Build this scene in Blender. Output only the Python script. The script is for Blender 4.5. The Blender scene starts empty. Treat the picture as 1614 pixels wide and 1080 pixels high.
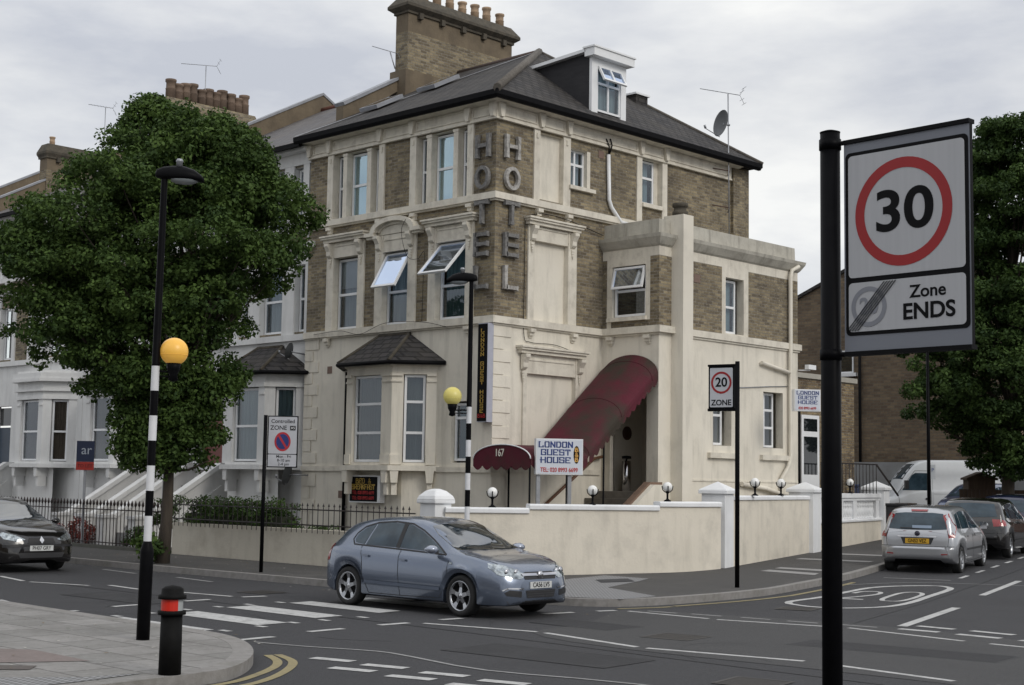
import bpy, bmesh, math, random
import numpy as np
from mathutils import Vector, Matrix
from mathutils.bvhtree import BVHTree
from mathutils.geometry import tessellate_polygon
random.seed(7); rng = np.random.default_rng(11)
R = math.radians
SC = bpy.context.scene
# ---------------------------------------------------------------- camera
FPX = 2318.1; PITCH = 9.48276557e-02; ROLL = 1.60817724e-02; YAW = -7.70572210e-01
cam_d = bpy.data.cameras.new('camera'); cam = bpy.data.objects.new('camera', cam_d); SC.collection.objects.link(cam)
_f = Vector((math.sin(YAW)*math.cos(PITCH), math.cos(YAW)*math.cos(PITCH), math.sin(PITCH)))
_r = Vector((math.cos(YAW), -math.sin(YAW), 0)); _u = _r.cross(_f)
_r2 = _r*math.cos(ROLL) + _u*math.sin(ROLL); _u2 = -_r*math.sin(ROLL) + _u*math.cos(ROLL)
CAMP = Vector((23.21019, -23.29213, 1.95))
cam.matrix_world = Matrix((( _r2.x, _u2.x, -_f.x, CAMP.x), (_r2.y, _u2.y, -_f.y, CAMP.y), (_r2.z, _u2.z, -_f.z, CAMP.z), (0,0,0,1)))
cam_d.sensor_width = 36; cam_d.lens = 36*FPX/1614; cam_d.clip_start = .1; cam_d.clip_end = 3000
SC.camera = cam
# ---------------------------------------------------------------- world, sun, exposure
SUN_EL, SUN_AZ = 34, 92     # azimuth of the sun measured from +Y towards +X
w = bpy.data.worlds.new('World'); SC.world = w; w.use_nodes = True
nt = w.node_tree; nt.nodes.clear(); N = nt.nodes.new; LK = nt.links.new
out = N('ShaderNodeOutputWorld'); bg = N('ShaderNodeBackground'); sky = N('ShaderNodeTexSky')
sky.sky_type = 'NISHITA'; sky.sun_disc = False; sky.sun_elevation = R(SUN_EL); sky.sun_rotation = R(SUN_AZ)
tc = N('ShaderNodeTexCoord'); mp = N('ShaderNodeMapping'); mp.inputs['Scale'].default_value = (1, 1, 3.2); mp.inputs['Location'].default_value = (3.1, .4, 0)
nz = N('ShaderNodeTexNoise'); nz.inputs['Scale'].default_value = 3.0; nz.inputs['Detail'].default_value = 8; nz.inputs['Roughness'].default_value = .56
rp = N('ShaderNodeValToRGB'); rp.color_ramp.elements[0].position = .38; rp.color_ramp.elements[0].color = (4.75, 4.95, 5.45, 1)
rp.color_ramp.elements[1].position = .64; rp.color_ramp.elements[1].color = (7.9, 7.9, 7.75, 1)
sx = N('ShaderNodeSeparateXYZ'); el = N('ShaderNodeMapRange'); el.inputs['From Min'].default_value = 0; el.inputs['From Max'].default_value = .9
el.inputs['To Min'].default_value = .98; el.inputs['To Max'].default_value = 1.85
vm = N('ShaderNodeVectorMath'); vm.operation = 'SCALE'
mx = N('ShaderNodeMixRGB'); mx.inputs[0].default_value = .93
LK(tc.outputs['Generated'], mp.inputs['Vector']); LK(mp.outputs[0], nz.inputs['Vector']); LK(nz.outputs['Fac'], rp.inputs[0])
LK(tc.outputs['Generated'], sx.inputs[0]); LK(sx.outputs['Z'], el.inputs['Value'])
hz = N('ShaderNodeMapRange'); hz.inputs['From Min'].default_value = .0; hz.inputs['From Max'].default_value = .26; hz.inputs['To Min'].default_value = 1.30; hz.inputs['To Max'].default_value = 1.0; LK(sx.outputs['Z'], hz.inputs['Value'])
ml = N('ShaderNodeMath'); ml.operation = 'MULTIPLY'; LK(el.outputs[0], ml.inputs[0]); LK(hz.outputs[0], ml.inputs[1])
LK(rp.outputs[0], vm.inputs[0]); LK(ml.outputs[0], vm.inputs['Scale'])
LK(sky.outputs[0], mx.inputs[1]); LK(vm.outputs[0], mx.inputs[2]); LK(mx.outputs[0], bg.inputs['Color'])
bg.inputs['Strength'].default_value = .082; LK(bg.outputs[0], out.inputs[0])
sd = bpy.data.lights.new('sun', 'SUN'); sun = bpy.data.objects.new('sun', sd); SC.collection.objects.link(sun)
sd.energy = .95; sd.angle = R(22); sd.color = (1, .95, .87)
_sv = Vector((math.sin(R(SUN_AZ))*math.cos(R(SUN_EL)), math.cos(R(SUN_AZ))*math.cos(R(SUN_EL)), math.sin(R(SUN_EL))))
sun.rotation_euler = _sv.to_track_quat('Z', 'Y').to_euler()
SC.view_settings.view_transform = 'Standard'; SC.view_settings.look = 'None'; SC.view_settings.exposure = 0.28; SC.view_settings.gamma = 1
SC.cycles.max_bounces = 6
# ---------------------------------------------------------------- helpers
def tag(o, label=None, cat=None, group=None, kind=None):
    if label: o['label'] = label
    if cat: o['category'] = cat
    if group: o['group'] = group
    if kind: o['kind'] = kind
    return o
def thing(name, label, cat, loc=(0,0,0), rz=0, group=None):
    o = bpy.data.objects.new(name, None); SC.collection.objects.link(o); o.location = loc; o.rotation_euler = (0,0,rz); o.empty_display_size = .2
    return tag(o, label, cat, group)
class MB:
    def __init__(s, M=None): s.v = []; s.f = []; s.m = []; s.M = M; s.k = 0; s.sm = []
    def add(s, vs, fs, smooth=False):
        b = len(s.v)
        for p in vs:
            p = Vector(p)
            if s.M is not None: p = s.M @ p
            s.v.append(p)
        for f in fs: s.f.append([b+i for i in f]); s.m.append(s.k); s.sm.append(smooth)
        return s
    def box(s, x0, x1, y0, y1, z0, z1, top=None):
        if x0 > x1: x0, x1 = x1, x0
        if y0 > y1: y0, y1 = y1, y0
        t = top or (0,0)
        vs = [(x0,y0,z0),(x1,y0,z0),(x1,y1,z0),(x0,y1,z0),(x0+t[0],y0+t[1],z1),(x1-t[0],y0+t[1],z1),(x1-t[0],y1-t[1],z1),(x0+t[0],y1-t[1],z1)]
        return s.add(vs, [(0,3,2,1),(4,5,6,7),(0,1,5,4),(1,2,6,5),(2,3,7,6),(3,0,4,7)])
    def wire(s, pts, r):
        P = [Vector(p) for p in pts]; out = []
        for i in range(len(P)-1):
            p0 = P[max(i-1,0)]; p1 = P[i]; p2 = P[i+1]; p3 = P[min(i+2,len(P)-1)]
            for k in range(8): t = k/8; out.append(.5*((2*p1)+(p2-p0)*t+(2*p0-5*p1+4*p2-p3)*t*t+(3*p1-p0-3*p2+p3)*t**3))
        return s.tube(out+[P[-1]], r, 5)
    def tube(s, pts, r, n=8, smooth=True, cap=True):
        pts = [Vector(p) for p in pts]; rings = []; rr = r if isinstance(r, (list,tuple)) else [r]*len(pts)
        ref = None
        for i, p in enumerate(pts):
            d = (pts[min(i+1,len(pts)-1)] - pts[max(i-1,0)]).normalized()
            if ref is None: ref = Vector((0,0,1)) if abs(d.z) < .9 else Vector((1,0,0))
            a = d.cross(ref).normalized(); b = a.cross(d).normalized(); ref = b
            rings.append([p + (a*math.cos(2*math.pi*k/n) + b*math.sin(2*math.pi*k/n))*rr[i] for k in range(n)])
        vs = [q for g in rings for q in g]; fs = []
        for i in range(len(pts)-1):
            for k in range(n): fs.append((i*n+k, i*n+(k+1)%n, (i+1)*n+(k+1)%n, (i+1)*n+k))
        s.add(vs, fs, smooth)
        if cap:
            s.add(rings[0], [tuple(range(n))]); s.add(rings[-1], [tuple(range(n))][::-1])
        return s
    def lathe(s, prof, c=(0,0,0), n=20, axis='z', smooth=True, cap=True):
        vs = []; fs = []; c = Vector(c)
        for (r, h) in prof:
            for k in range(n):
                a = 2*math.pi*k/n; x, y = r*math.cos(a), r*math.sin(a)
                vs.append(c + (Vector((x,y,h)) if axis == 'z' else Vector((x,h,y)) if axis == 'y' else Vector((h,x,y))))
        for i in range(len(prof)-1):
            for k in range(n): fs.append((i*n+k, i*n+(k+1)%n, (i+1)*n+(k+1)%n, (i+1)*n+k))
        s.add(vs, fs, smooth)
        for i in ((0, len(prof)-1) if cap else ()):
            if prof[i][0] > 1e-4: s.add([vs[i*n+k] for k in range(n)], [tuple(range(n))])
        return s
    def prism(s, poly, P, d0, d1):
        """poly 2D list, P(u,v,d)->3D"""
        n = len(poly); a = [P(u,v,d0) for u,v in poly]; b = [P(u,v,d1) for u,v in poly]
        fs = [(i,(i+1)%n,n+(i+1)%n,n+i) for i in range(n)]
        s.add(a+b, fs)
        tri = tessellate_polygon([[Vector((u,v,0)) for u,v in poly]])
        s.add(a, [tuple(t) for t in tri]); s.add(b, [tuple(t) for t in tri]); return s
    def build(s, name, mats, parent=None, bevel=0, fixn=True):
        me = bpy.data.meshes.new(name)
        me.from_pydata([tuple(p) for p in s.v], [], s.f)
        mats = mats if isinstance(mats, (list,tuple)) else [mats]
        for m in mats: me.materials.append(m)
        me.polygons.foreach_set('material_index', [min(i,len(mats)-1) for i in s.m]); me.polygons.foreach_set('use_smooth', s.sm)
        if fixn:
            bm = bmesh.new(); bm.from_mesh(me); bmesh.ops.remove_doubles(bm, verts=bm.verts, dist=1e-5) if any(s.sm) else None
            bmesh.ops.recalc_face_normals(bm, faces=bm.faces); bm.to_mesh(me); bm.free()
        me.update(); o = bpy.data.objects.new(name, me); SC.collection.objects.link(o)
        if parent: o.parent = parent
        if bevel:
            b = o.modifiers.new('bevel', 'BEVEL'); b.width = bevel; b.segments = 2; b.limit_method = 'ANGLE'
        return o
def dup(root, loc=None, rz=None, **kw):
    def cp(o, par):
        c = o.copy(); SC.collection.objects.link(c); c.parent = par
        for ch in list(o.children): cp(ch, c)
        return c
    r = cp(root, None)
    if loc is not None: r.location = loc
    if rz is not None: r.rotation_euler = (0,0,rz)
    return tag(r, **kw)
# ---- materials
def mat(name, c1, c2=None, rough=.8, scale=3, detail=4, bump=0, bscale=None, metal=0, spec=.5, coat=0, stretch=(1,1,1), streak=None, dirt=None, emit=None):
    m = bpy.data.materials.new(name); m.use_nodes = True; nt = m.node_tree; N = nt.nodes.new; L = nt.links.new
    p = nt.nodes['Principled BSDF']; p.inputs['Roughness'].default_value = rough; p.inputs['Metallic'].default_value = metal
    p.inputs['Specular IOR Level'].default_value = spec; p.inputs['Coat Weight'].default_value = coat; p.inputs['Coat Roughness'].default_value = .05
    c2 = c2 or tuple(x*.82 for x in c1)
    tc = N('ShaderNodeTexCoord'); mp = N('ShaderNodeMapping'); mp.inputs['Scale'].default_value = stretch
    geo = N('ShaderNodeNewGeometry'); L(geo.outputs['Position'], mp.inputs['Vector'])
    n = N('ShaderNodeTexNoise'); n.inputs['Scale'].default_value = scale; n.inputs['Detail'].default_value = detail; n.inputs['Roughness'].default_value = .6
    L(mp.outputs[0], n.inputs['Vector'])
    r = N('ShaderNodeValToRGB'); r.color_ramp.elements[0].position = .3; r.color_ramp.elements[1].position = .7
    r.color_ramp.elements[0].color = (*c2,1); r.color_ramp.elements[1].color = (*c1,1); L(n.outputs['Fac'], r.inputs[0]); col = r.outputs[0]
    def overlay(col, color, sc, st, lo, hi, amt):
        mp2 = N('ShaderNodeMapping'); mp2.inputs['Scale'].default_value = st; L(geo.outputs['Position'], mp2.inputs['Vector'])
        n2 = N('ShaderNodeTexNoise'); n2.inputs['Scale'].default_value = sc; n2.inputs['Detail'].default_value = 6; n2.inputs['Roughness'].default_value = .65; L(mp2.outputs[0], n2.inputs['Vector'])
        mr = N('ShaderNodeMapRange'); mr.inputs['From Min'].default_value = lo; mr.inputs['From Max'].default_value = hi; mr.inputs['To Max'].default_value = amt; L(n2.outputs['Fac'], mr.inputs['Value'])
        mx = N('ShaderNodeMixRGB'); L(mr.outputs[0], mx.inputs[0]); L(col, mx.inputs[1]); mx.inputs[2].default_value = (*color,1); return mx.outputs[0]
    if streak: col = overlay(col, streak[0], 2.2, (1.6,1.6,.22), .5, .78, streak[1])
    if dirt: col = overlay(col, dirt[0], dirt[2] if len(dirt) > 2 else 1.1, (1,1,1), dirt[3] if len(dirt) > 3 else .5, dirt[4] if len(dirt) > 4 else .75, dirt[1])
    L(col, p.inputs['Base Color'])
    if emit: p.inputs['Emission Color'].default_value = (*emit[0],1); p.inputs['Emission Strength'].default_value = emit[1]
    if bump:
        b = N('ShaderNodeBump'); b.inputs['Strength'].default_value = bump; b.inputs['Distance'].default_value = .02
        n3 = N('ShaderNodeTexNoise'); n3.inputs['Scale'].default_value = bscale or scale*8; n3.inputs['Detail'].default_value = 4; L(geo.outputs['Position'], n3.inputs['Vector'])
        L(n3.outputs['Fac'], b.inputs['Height']); L(b.outputs[0], p.inputs['Normal'])
    return m
def brickmat(name, c1, c2, mortar, bw=.225, bh=.075, ms=.012, rough=.9, soot=None, zs=1, bump=.5, light=None, off=.5, flat=False):
    m = bpy.data.materials.new(name); m.use_nodes = True; nt = m.node_tree; N = nt.nodes.new; L = nt.links.new; p = nt.nodes['Principled BSDF']; p.inputs['Roughness'].default_value = rough
    geo = N('ShaderNodeNewGeometry'); sp = N('ShaderNodeSeparateXYZ'); L(geo.outputs['Position'], sp.inputs[0])
    sn = N('ShaderNodeSeparateXYZ'); L(geo.outputs['True Normal'], sn.inputs[0])
    def mth(op, a, b=None):
        q = N('ShaderNodeMath'); q.operation = op
        for i, v in enumerate((a,b)):
            if v is None: continue
            if isinstance(v, (int,float)): q.inputs[i].default_value = v
            else: L(v, q.inputs[i])
        return q.outputs[0]
    cmb = N('ShaderNodeCombineXYZ')
    if flat: L(sp.outputs['X'], cmb.inputs[0]); L(sp.outputs['Y'], cmb.inputs[1])
    else:
        g = mth('GREATER_THAN', mth('ABSOLUTE', sn.outputs['X']), mth('ABSOLUTE', sn.outputs['Y']))
        uu = mth('ADD', mth('MULTIPLY', sp.outputs['Y'], g), mth('MULTIPLY', sp.outputs['X'], mth('SUBTRACT', 1, g)))
        L(uu, cmb.inputs[0]); L(mth('MULTIPLY', sp.outputs['Z'], zs), cmb.inputs[1])
    b = N('ShaderNodeTexBrick'); L(cmb.outputs[0], b.inputs['Vector']); b.inputs['Scale'].default_value = 1; b.inputs['Brick Width'].default_value = bw; b.inputs['Row Height'].default_value = bh
    b.inputs['Mortar Size'].default_value = ms; b.inputs['Mortar Smooth'].default_value = .2; b.inputs['Bias'].default_value = 0; b.offset = off
    b.inputs['Color1'].default_value = (*c1,1); b.inputs['Color2'].default_value = (*c2,1); b.inputs['Mortar'].default_value = (*mortar,1)
    col = b.outputs['Color']
    def ov(col, color, sc, lo, hi, amt, st=(1,1,1)):
        mp = N('ShaderNodeMapping'); mp.inputs['Scale'].default_value = st; L(geo.outputs['Position'], mp.inputs['Vector'])
        n2 = N('ShaderNodeTexNoise'); n2.inputs['Scale'].default_value = sc; n2.inputs['Detail'].default_value = 6; n2.inputs['Roughness'].default_value = .65; L(mp.outputs[0], n2.inputs['Vector'])
        mr = N('ShaderNodeMapRange'); mr.inputs['From Min'].default_value = lo; mr.inputs['From Max'].default_value = hi; mr.inputs['To Max'].default_value = amt; L(n2.outputs['Fac'], mr.inputs['Value'])
        mx = N('ShaderNodeMixRGB'); L(mr.outputs[0], mx.inputs[0]); L(col, mx.inputs[1]); mx.inputs[2].default_value = (*color,1); return mx.outputs[0]
    if soot: col = ov(col, soot[0], .9, .42, .7, soot[1]); col = ov(col, soot[0], 9, .5, .7, soot[1]*.8)
    if light: col = ov(col, light[0], 14, .58, .68, light[1], (1,1,2.5))
    L(col, p.inputs['Base Color'])
    bp = N('ShaderNodeBump'); bp.inputs['Strength'].default_value = bump; bp.inputs['Distance'].default_value = .012; inv = mth('SUBTRACT', 1, b.outputs['Fac']); L(inv, bp.inputs['Height']); L(bp.outputs[0], p.inputs['Normal'])
    return m
def glassmat(name, tint=(.85,.9,.92), refl=(1,1,1), lo=.12, hi=1.0):
    m = bpy.data.materials.new(name); m.use_nodes = True; nt = m.node_tree; nt.nodes.clear(); N = nt.nodes.new; L = nt.links.new
    o = N('ShaderNodeOutputMaterial'); t = N('ShaderNodeBsdfTransparent'); t.inputs[0].default_value = (*tint,1); g = N('ShaderNodeBsdfGlossy'); g.inputs['Roughness'].default_value = .02; g.inputs[0].default_value = (*refl,1)
    fr = N('ShaderNodeFresnel'); fr.inputs[0].default_value = 1.5; mr = N('ShaderNodeMapRange'); mr.inputs['To Min'].default_value = lo; mr.inputs['To Max'].default_value = hi; mr.inputs['From Min'].default_value = .04
    nz = N('ShaderNodeTexNoise'); nz.inputs['Scale'].default_value = .7; bp = N('ShaderNodeBump'); bp.inputs['Strength'].default_value = .12; bp.inputs['Distance'].default_value = .05
    geo = N('ShaderNodeNewGeometry'); L(geo.outputs['Position'], nz.inputs['Vector']); L(nz.outputs[0], bp.inputs['Height']); L(bp.outputs[0], g.inputs['Normal'])
    mx = N('ShaderNodeMixShader'); L(fr.outputs[0], mr.inputs['Value']); L(mr.outputs[0], mx.inputs[0]); L(t.outputs[0], mx.inputs[1]); L(g.outputs[0], mx.inputs[2]); L(mx.outputs[0], o.inputs[0]); return m
def leafmat(name, a, b):
    m = bpy.data.materials.new(name); m.use_nodes = True; nt = m.node_tree; N = nt.nodes.new; L = nt.links.new; p = nt.nodes['Principled BSDF']; p.inputs['Roughness'].default_value = .7; p.inputs['Specular IOR Level'].default_value = .25
    at = N('ShaderNodeAttribute'); at.attribute_name = 'tint'; r = N('ShaderNodeValToRGB'); r.color_ramp.elements[0].color = (*a,1); r.color_ramp.elements[1].color = (*b,1)
    L(at.outputs['Fac'], r.inputs[0]); L(r.outputs[0], p.inputs['Base Color']); o = nt.nodes['Material Output']
    tr = N('ShaderNodeBsdfTranslucent'); L(r.outputs[0], tr.inputs[0]); mx = N('ShaderNodeMixShader'); mx.inputs[0].default_value = .25
    L(p.outputs[0], mx.inputs[1]); L(tr.outputs[0], mx.inputs[2]); L(mx.outputs[0], o.inputs[0]); return m
DIRT = (.16,.145,.115)
CREAM = mat('cream_paint', (.75,.705,.61), (.69,.645,.555), .75, .8, streak=((.33,.31,.26),.55), dirt=((.42,.40,.34),.4), bump=.15, bscale=18)
TRIM = mat('stone_trim', (.73,.685,.59), (.63,.59,.505), .75, 3, streak=((.33,.29,.24),.5), dirt=((.30,.27,.22),.45,4), bump=.2, bscale=14)
PARA = mat('weathered_parapet', (.50,.48,.42), (.40,.38,.33), .85, 2, streak=((.13,.12,.10),.75), dirt=((.22,.20,.17),.5,3), bump=.2)
WHITE = mat('white_masonry', (.78,.79,.80), (.70,.71,.72), .7, 2, streak=((.45,.44,.42),.3), bump=.15)
STUCCO = mat('white_stucco', (.72,.72,.71), (.64,.64,.63), .75, 1, streak=((.35,.35,.35),.4), dirt=((.40,.40,.40),.3), bump=.15)
GARDENW = mat('cream_render', (.73,.675,.575), (.67,.62,.525), .8, .9, streak=((.40,.37,.31),.45), dirt=((.46,.43,.37),.55,1.7,.47,.7), bump=.2, bscale=20)
UPVC = mat('white_frame', (.80,.81,.82), (.76,.77,.78), .35, 5)
BRICK = brickmat('stock_brick', (.33,.27,.165), (.13,.103,.068), (.26,.235,.19), ms=.009, soot=((.06,.05,.04),.6), light=((.48,.42,.31),.7), bump=1)
BRICK2 = brickmat('yellow_brick', (.36,.27,.14), (.13,.085,.05), (.24,.21,.165), soot=((.05,.038,.028),.7), light=((.55,.48,.34),.75), bump=1)
BRICK3 = brickmat('brown_brick', (.22,.16,.10), (.12,.085,.058), (.15,.13,.10), bw=.3, bh=.11, ms=.014, soot=((.075,.056,.04),.5), light=((.32,.25,.17),.5), bump=1)
CHREND = mat('chimney_render', (.19,.15,.10), (.13,.102,.07), .9, 2, streak=((.09,.07,.05),.6), dirt=((.08,.065,.045),.5), bump=.4)
DARKST = mat('mossy_stone', (.105,.09,.068), (.05,.045,.036), .95, 5, bump=.6)
SLATE = brickmat('slate', (.055,.050,.050), (.020,.019,.021), (.004,.004,.005), bw=.30, bh=.21, ms=.026, zs=1.7, rough=.85, soot=((.06,.052,.042),.5), bump=1.2)
SLATE2 = brickmat('old_slate', (.115,.11,.115), (.075,.07,.075), (.04,.04,.04), bw=.28, bh=.16, ms=.012, zs=1.7, rough=.7, soot=((.12,.10,.08),.5))
LEAD = mat('lead', (.30,.31,.34), (.22,.23,.25), .5, 4)
BLACK = mat('black_paint', (.008,.008,.009), (.005,.005,.006), .6, 8, spec=.08)
IRON = mat('black_iron', (.02,.018,.018), (.028,.02,.018), .6, 12)
GREYM = mat('grey_metal', (.35,.36,.38), (.28,.29,.31), .45, 8, metal=.6)
GLASS = glassmat('window_glass', lo=.10, refl=(.85,.92,1)); SASHG = glassmat('sash_glass', tint=(.5,.62,.8), refl=(.55,.64,.80), lo=.45); SKYG = glassmat('sky_glass', refl=(.72,.92,1.0), lo=.50)
DARKGL = mat('dark_glass', (.012,.015,.018), (.010,.012,.015), .03, 2, spec=1.0)
CURT = mat('net_curtain', (.30,.37,.39), (.19,.25,.27), .9, 9, stretch=(1,1,.06))
CURT3 = mat('green_grey_curtain', (.13,.165,.155), (.065,.09,.085), .9, 9, stretch=(1,1,.06))
CURT2 = mat('teal_curtain', (.10,.16,.16), (.055,.095,.10), .9, 14, stretch=(1,1,.05))
CURTB = mat('pale_blue_curtain', (.50,.72,.80), (.42,.62,.70), .9, 12, stretch=(1,1,.05))
BLIND = mat('brown_blind', (.16,.12,.09), (.12,.09,.07), .9, 9)
ROOM = mat('dark_room', (.03,.03,.03), (.02,.02,.02), .9, 2)
ASPH = mat('asphalt', (.053,.053,.058), (.028,.028,.031), .85, 26, 8, dirt=((.026,.026,.029),.75,.45), bump=.8, bscale=90)
ASPH2 = mat('worn_asphalt', (.068,.067,.068), (.042,.042,.044), .85, 28, 8, dirt=((.04,.04,.042),.6,.6), bump=.8, bscale=90)
PAVEA = mat('pavement_tarmac', (.072,.069,.066), (.050,.048,.047), .9, 30, 6, dirt=((.13,.12,.11),.4,.7), bump=.4, bscale=100)
SLAB = brickmat('paving_slabs', (.27,.26,.25), (.205,.20,.19), (.10,.095,.09), bw=.75, bh=.6, ms=.014, soot=((.12,.115,.105),.65), light=((.36,.35,.33),.4), bump=.3, flat=True)
TACT = brickmat('tactile_paving', (.33,.33,.335), (.28,.28,.29), (.15,.15,.15), bw=.08, bh=.08, ms=.02, off=0, bump=.6, flat=True)
KERB = mat('kerb_stone', (.26,.25,.24), (.19,.18,.17), .85, 9, bump=.3, dirt=((.10,.10,.07),.5,2))
PAINTW = mat('road_paint_white', (.52,.52,.51), (.36,.36,.355), .8, 22, 6, dirt=((.13,.13,.13),.75,5))
PAINTF = mat('road_paint_faded', (.30,.30,.295), (.20,.20,.20), .8, 22, 6, dirt=((.10,.10,.10),.7,5))
PAINTY = mat('road_paint_yellow', (.31,.26,.13), (.21,.18,.10), .8, 20, 6, dirt=((.14,.12,.09),.6,5))
TRUNK = mat('bark', (.075,.06,.045), (.04,.032,.025), .95, 9, bump=.8, stretch=(1,1,.2))
LEAF1 = leafmat('lime_leaves', (.018,.042,.011), (.095,.155,.033))
LEAF2 = leafmat('dark_leaves', (.015,.036,.011), (.075,.128,.028))
# ---------------------------------------------------------------- terrain
U = Vector((-.27,.963,0)); RT = Vector((.963,.27,0)); S0 = Vector((6.5,-1,0))
def gz(x, y):
    d = Vector((x,y,0)) - S0; s = d.dot(U); l = d.dot(RT)
    return .02*max(0,s)*min(1,max(0,(l+6)/4)) if s < 120 else 2.4*min(1,max(0,(l+6)/4))
def sl(s, l, z=0):                         # street coordinates of the rising side road
    p = S0 + U*s + RT*l; return Vector((p.x, p.y, gz(p.x,p.y)+z))
def axis(a, b, near0, near1, st):
    v = list(np.arange(near0, near1+.01, st)); x = near0; d = st
    while x > a: d *= 1.35; x -= d; v.insert(0, x)
    x = near1; d = st
    while x < b: d *= 1.35; x += d; v.append(x)
    return v
gx = axis(-900, 900, -14, 26, 1.0); gy = axis(-900, 900, -26, 34, 1.0)
m = MB(); vs = [(x,y,gz(x,y)) for y in gy for x in gx]; nx = len(gx)
m.add(vs, [(j*nx+i, j*nx+i+1, (j+1)*nx+i+1, (j+1)*nx+i) for j in range(len(gy)-1) for i in range(nx-1)], True)
tag(m.build('road', ASPH, fixn=False), kind='structure')
def sheet(name, poly, mt, dz, step=1.0, kind='structure', wall=None):
    """flat polygon draped on the terrain dz above it; optional kerb wall"""
    bm = bmesh.new(); vs = [bm.verts.new((x,y,0)) for x,y in poly]; bm.faces.new(vs)
    xs = [p[0] for p in poly]; ys = [p[1] for p in poly]
    for ax, lo, hi in ((0,min(xs),max(xs)),(1,min(ys),max(ys))):
        lo = max(lo,-30); hi = min(hi,40)
        k = math.floor(lo/step)*step
        while k < hi:
            co = (k,0,0) if ax == 0 else (0,k,0); no = (1,0,0) if ax == 0 else (0,1,0)
            bmesh.ops.bisect_plane(bm, geom=bm.verts[:]+bm.edges[:]+bm.faces[:], plane_co=co, plane_no=no); k += step
    bmesh.ops.bisect_plane(bm, geom=bm.verts[:]+bm.edges[:]+bm.faces[:], plane_co=S0, plane_no=U)
    bmesh.ops.recalc_face_normals(bm, faces=bm.faces)
    for f in bm.faces:
        if f.normal.z < 0: f.normal_flip()
    for v in bm.verts: v.co.z = gz(v.co.x, v.co.y) + dz
    if wall:
        be = [e for e in bm.edges if e.is_boundary]; r = bmesh.ops.extrude_edge_only(bm, edges=be)
        for v in [g for g in r['geom'] if isinstance(g, bmesh.types.BMVert)]: v.co.z -= wall
    me = bpy.data.meshes.new(name); bm.to_mesh(me); bm.free(); me.materials.append(mt); o = bpy.data.objects.new(name, me); SC.collection.objects.link(o)
    return tag(o, kind=kind)
def smooth_line(pts, n=6):
    out = []; P = [Vector((*p,0)) if len(p) == 2 else Vector(p) for p in pts]
    for i in range(len(P)-1):
        p0 = P[max(i-1,0)]; p1 = P[i]; p2 = P[i+1]; p3 = P[min(i+2,len(P)-1)]
        for k in range(n):
            t = k/n; out.append(.5*((2*p1)+(p2-p0)*t+(2*p0-5*p1+4*p2-p3)*t*t+(3*p1-p0-3*p2+p3)*t**3))
    out.append(P[-1]); return [(q.x,q.y) for q in out]
def offset_line(L, d):
    o = []
    for i, p in enumerate(L):
        a = Vector((*L[max(i-1,0)],0)); b = Vector((*L[min(i+1,len(L)-1)],0)); t = (b-a).normalized(); o.append((p[0]-t.y*d, p[1]+t.x*d))
    return o
# kerb line of the far pavement (corner of the two streets)
FK = [(-80,-6.4),(-40,-6.4),(-24,-6.4),(-16,-6.4),(-12,-6.4),(-6.8,-6.35),(-2.5,-6.3),(1.2,-6.15),(4.5,-6.0),(6.6,-5.75),(7.7,-5.3),(8.1,-4.4),(8.15,-2.9),(8.0,-1.2),(7.55,1.2),(7.2,2.8),(6.75,4.4)] + [tuple(sl(s,1.6)[:2]) for s in (8,12,20,30,60,110)]
FK = smooth_line(FK, 5)
fk2 = offset_line(FK, .15)
far_in = [(-44,120),(-80,120)]
sheet('far_kerb', FK+fk2[::-1], KERB, .12, wall=.2)
sheet('far_pavement', fk2+far_in, PAVEA, .118, 1.0)
NK = smooth_line([(-80,-12.85),(-20,-12.85),(-8,-12.85),(-3,-12.85),(.5,-12.85),(2.74,-12.86),(4.69,-12.91),(6.61,-12.93),(7.61,-12.93),(8.57,-13.01),(9.34,-13.26),(10.11,-13.7),(10.73,-14.21),(11.15,-14.71),(11.31,-15.13),(11.45,-16.2),(11.6,-19),(11.7,-23),(11.8,-28),(12,-40),(12,-60)], 5)
nk2 = offset_line(NK, -.22)
sheet('near_kerb', NK+nk2[::-1], KERB, .12, wall=.2)
sheet('near_pavement', nk2+[(-80,-60)], SLAB, .118, 2.0)
EK = smooth_line([tuple(sl(s,8.0)[:2]) for s in (110,60,30,12,4,0)]+[(15.6,-4.2),(17.5,-5.6),(21,-6.2),(40,-6.2),(90,-6.2)],5); ek2 = offset_line(EK,.15)
sheet('east_kerb', EK+ek2[::-1], KERB, .12, wall=.2)
sheet('east_pavement', ek2+[(90,120)], PAVEA, .118, 4.0)
def strip(name, pts, wd, mt, dz=.006, n=1, closed=False):
    P = smooth_line(pts, n) if n > 1 else [tuple(p[:2]) for p in pts]
    # subdivide
    Q = []
    for a, b in zip(P[:-1], P[1:]):
        k = max(1, int(math.dist(a,b)/.5)); Q += [(a[0]+(b[0]-a[0])*i/k, a[1]+(b[1]-a[1])*i/k) for i in range(k)]
    Q.append(P[-1]); a = offset_line(Q, wd/2); b = offset_line(Q, -wd/2); m = MB()
    vs = [(x,y,gz(x,y)+dz) for x,y in a] + [(x,y,gz(x,y)+dz) for x,y in b]; k = len(a)
    m.add(vs, [(i+k,i+1+k,i+1,i) for i in range(k-1)]); return tag(m.build(name, mt), kind='structure')
def quad(name, ps, mt, dz=.006):
    m = MB(); m.add([(x,y,gz(x,y)+dz) for x,y in ps], [tuple(range(len(ps)))]); return tag(m.build(name, mt), kind='structure')
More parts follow.
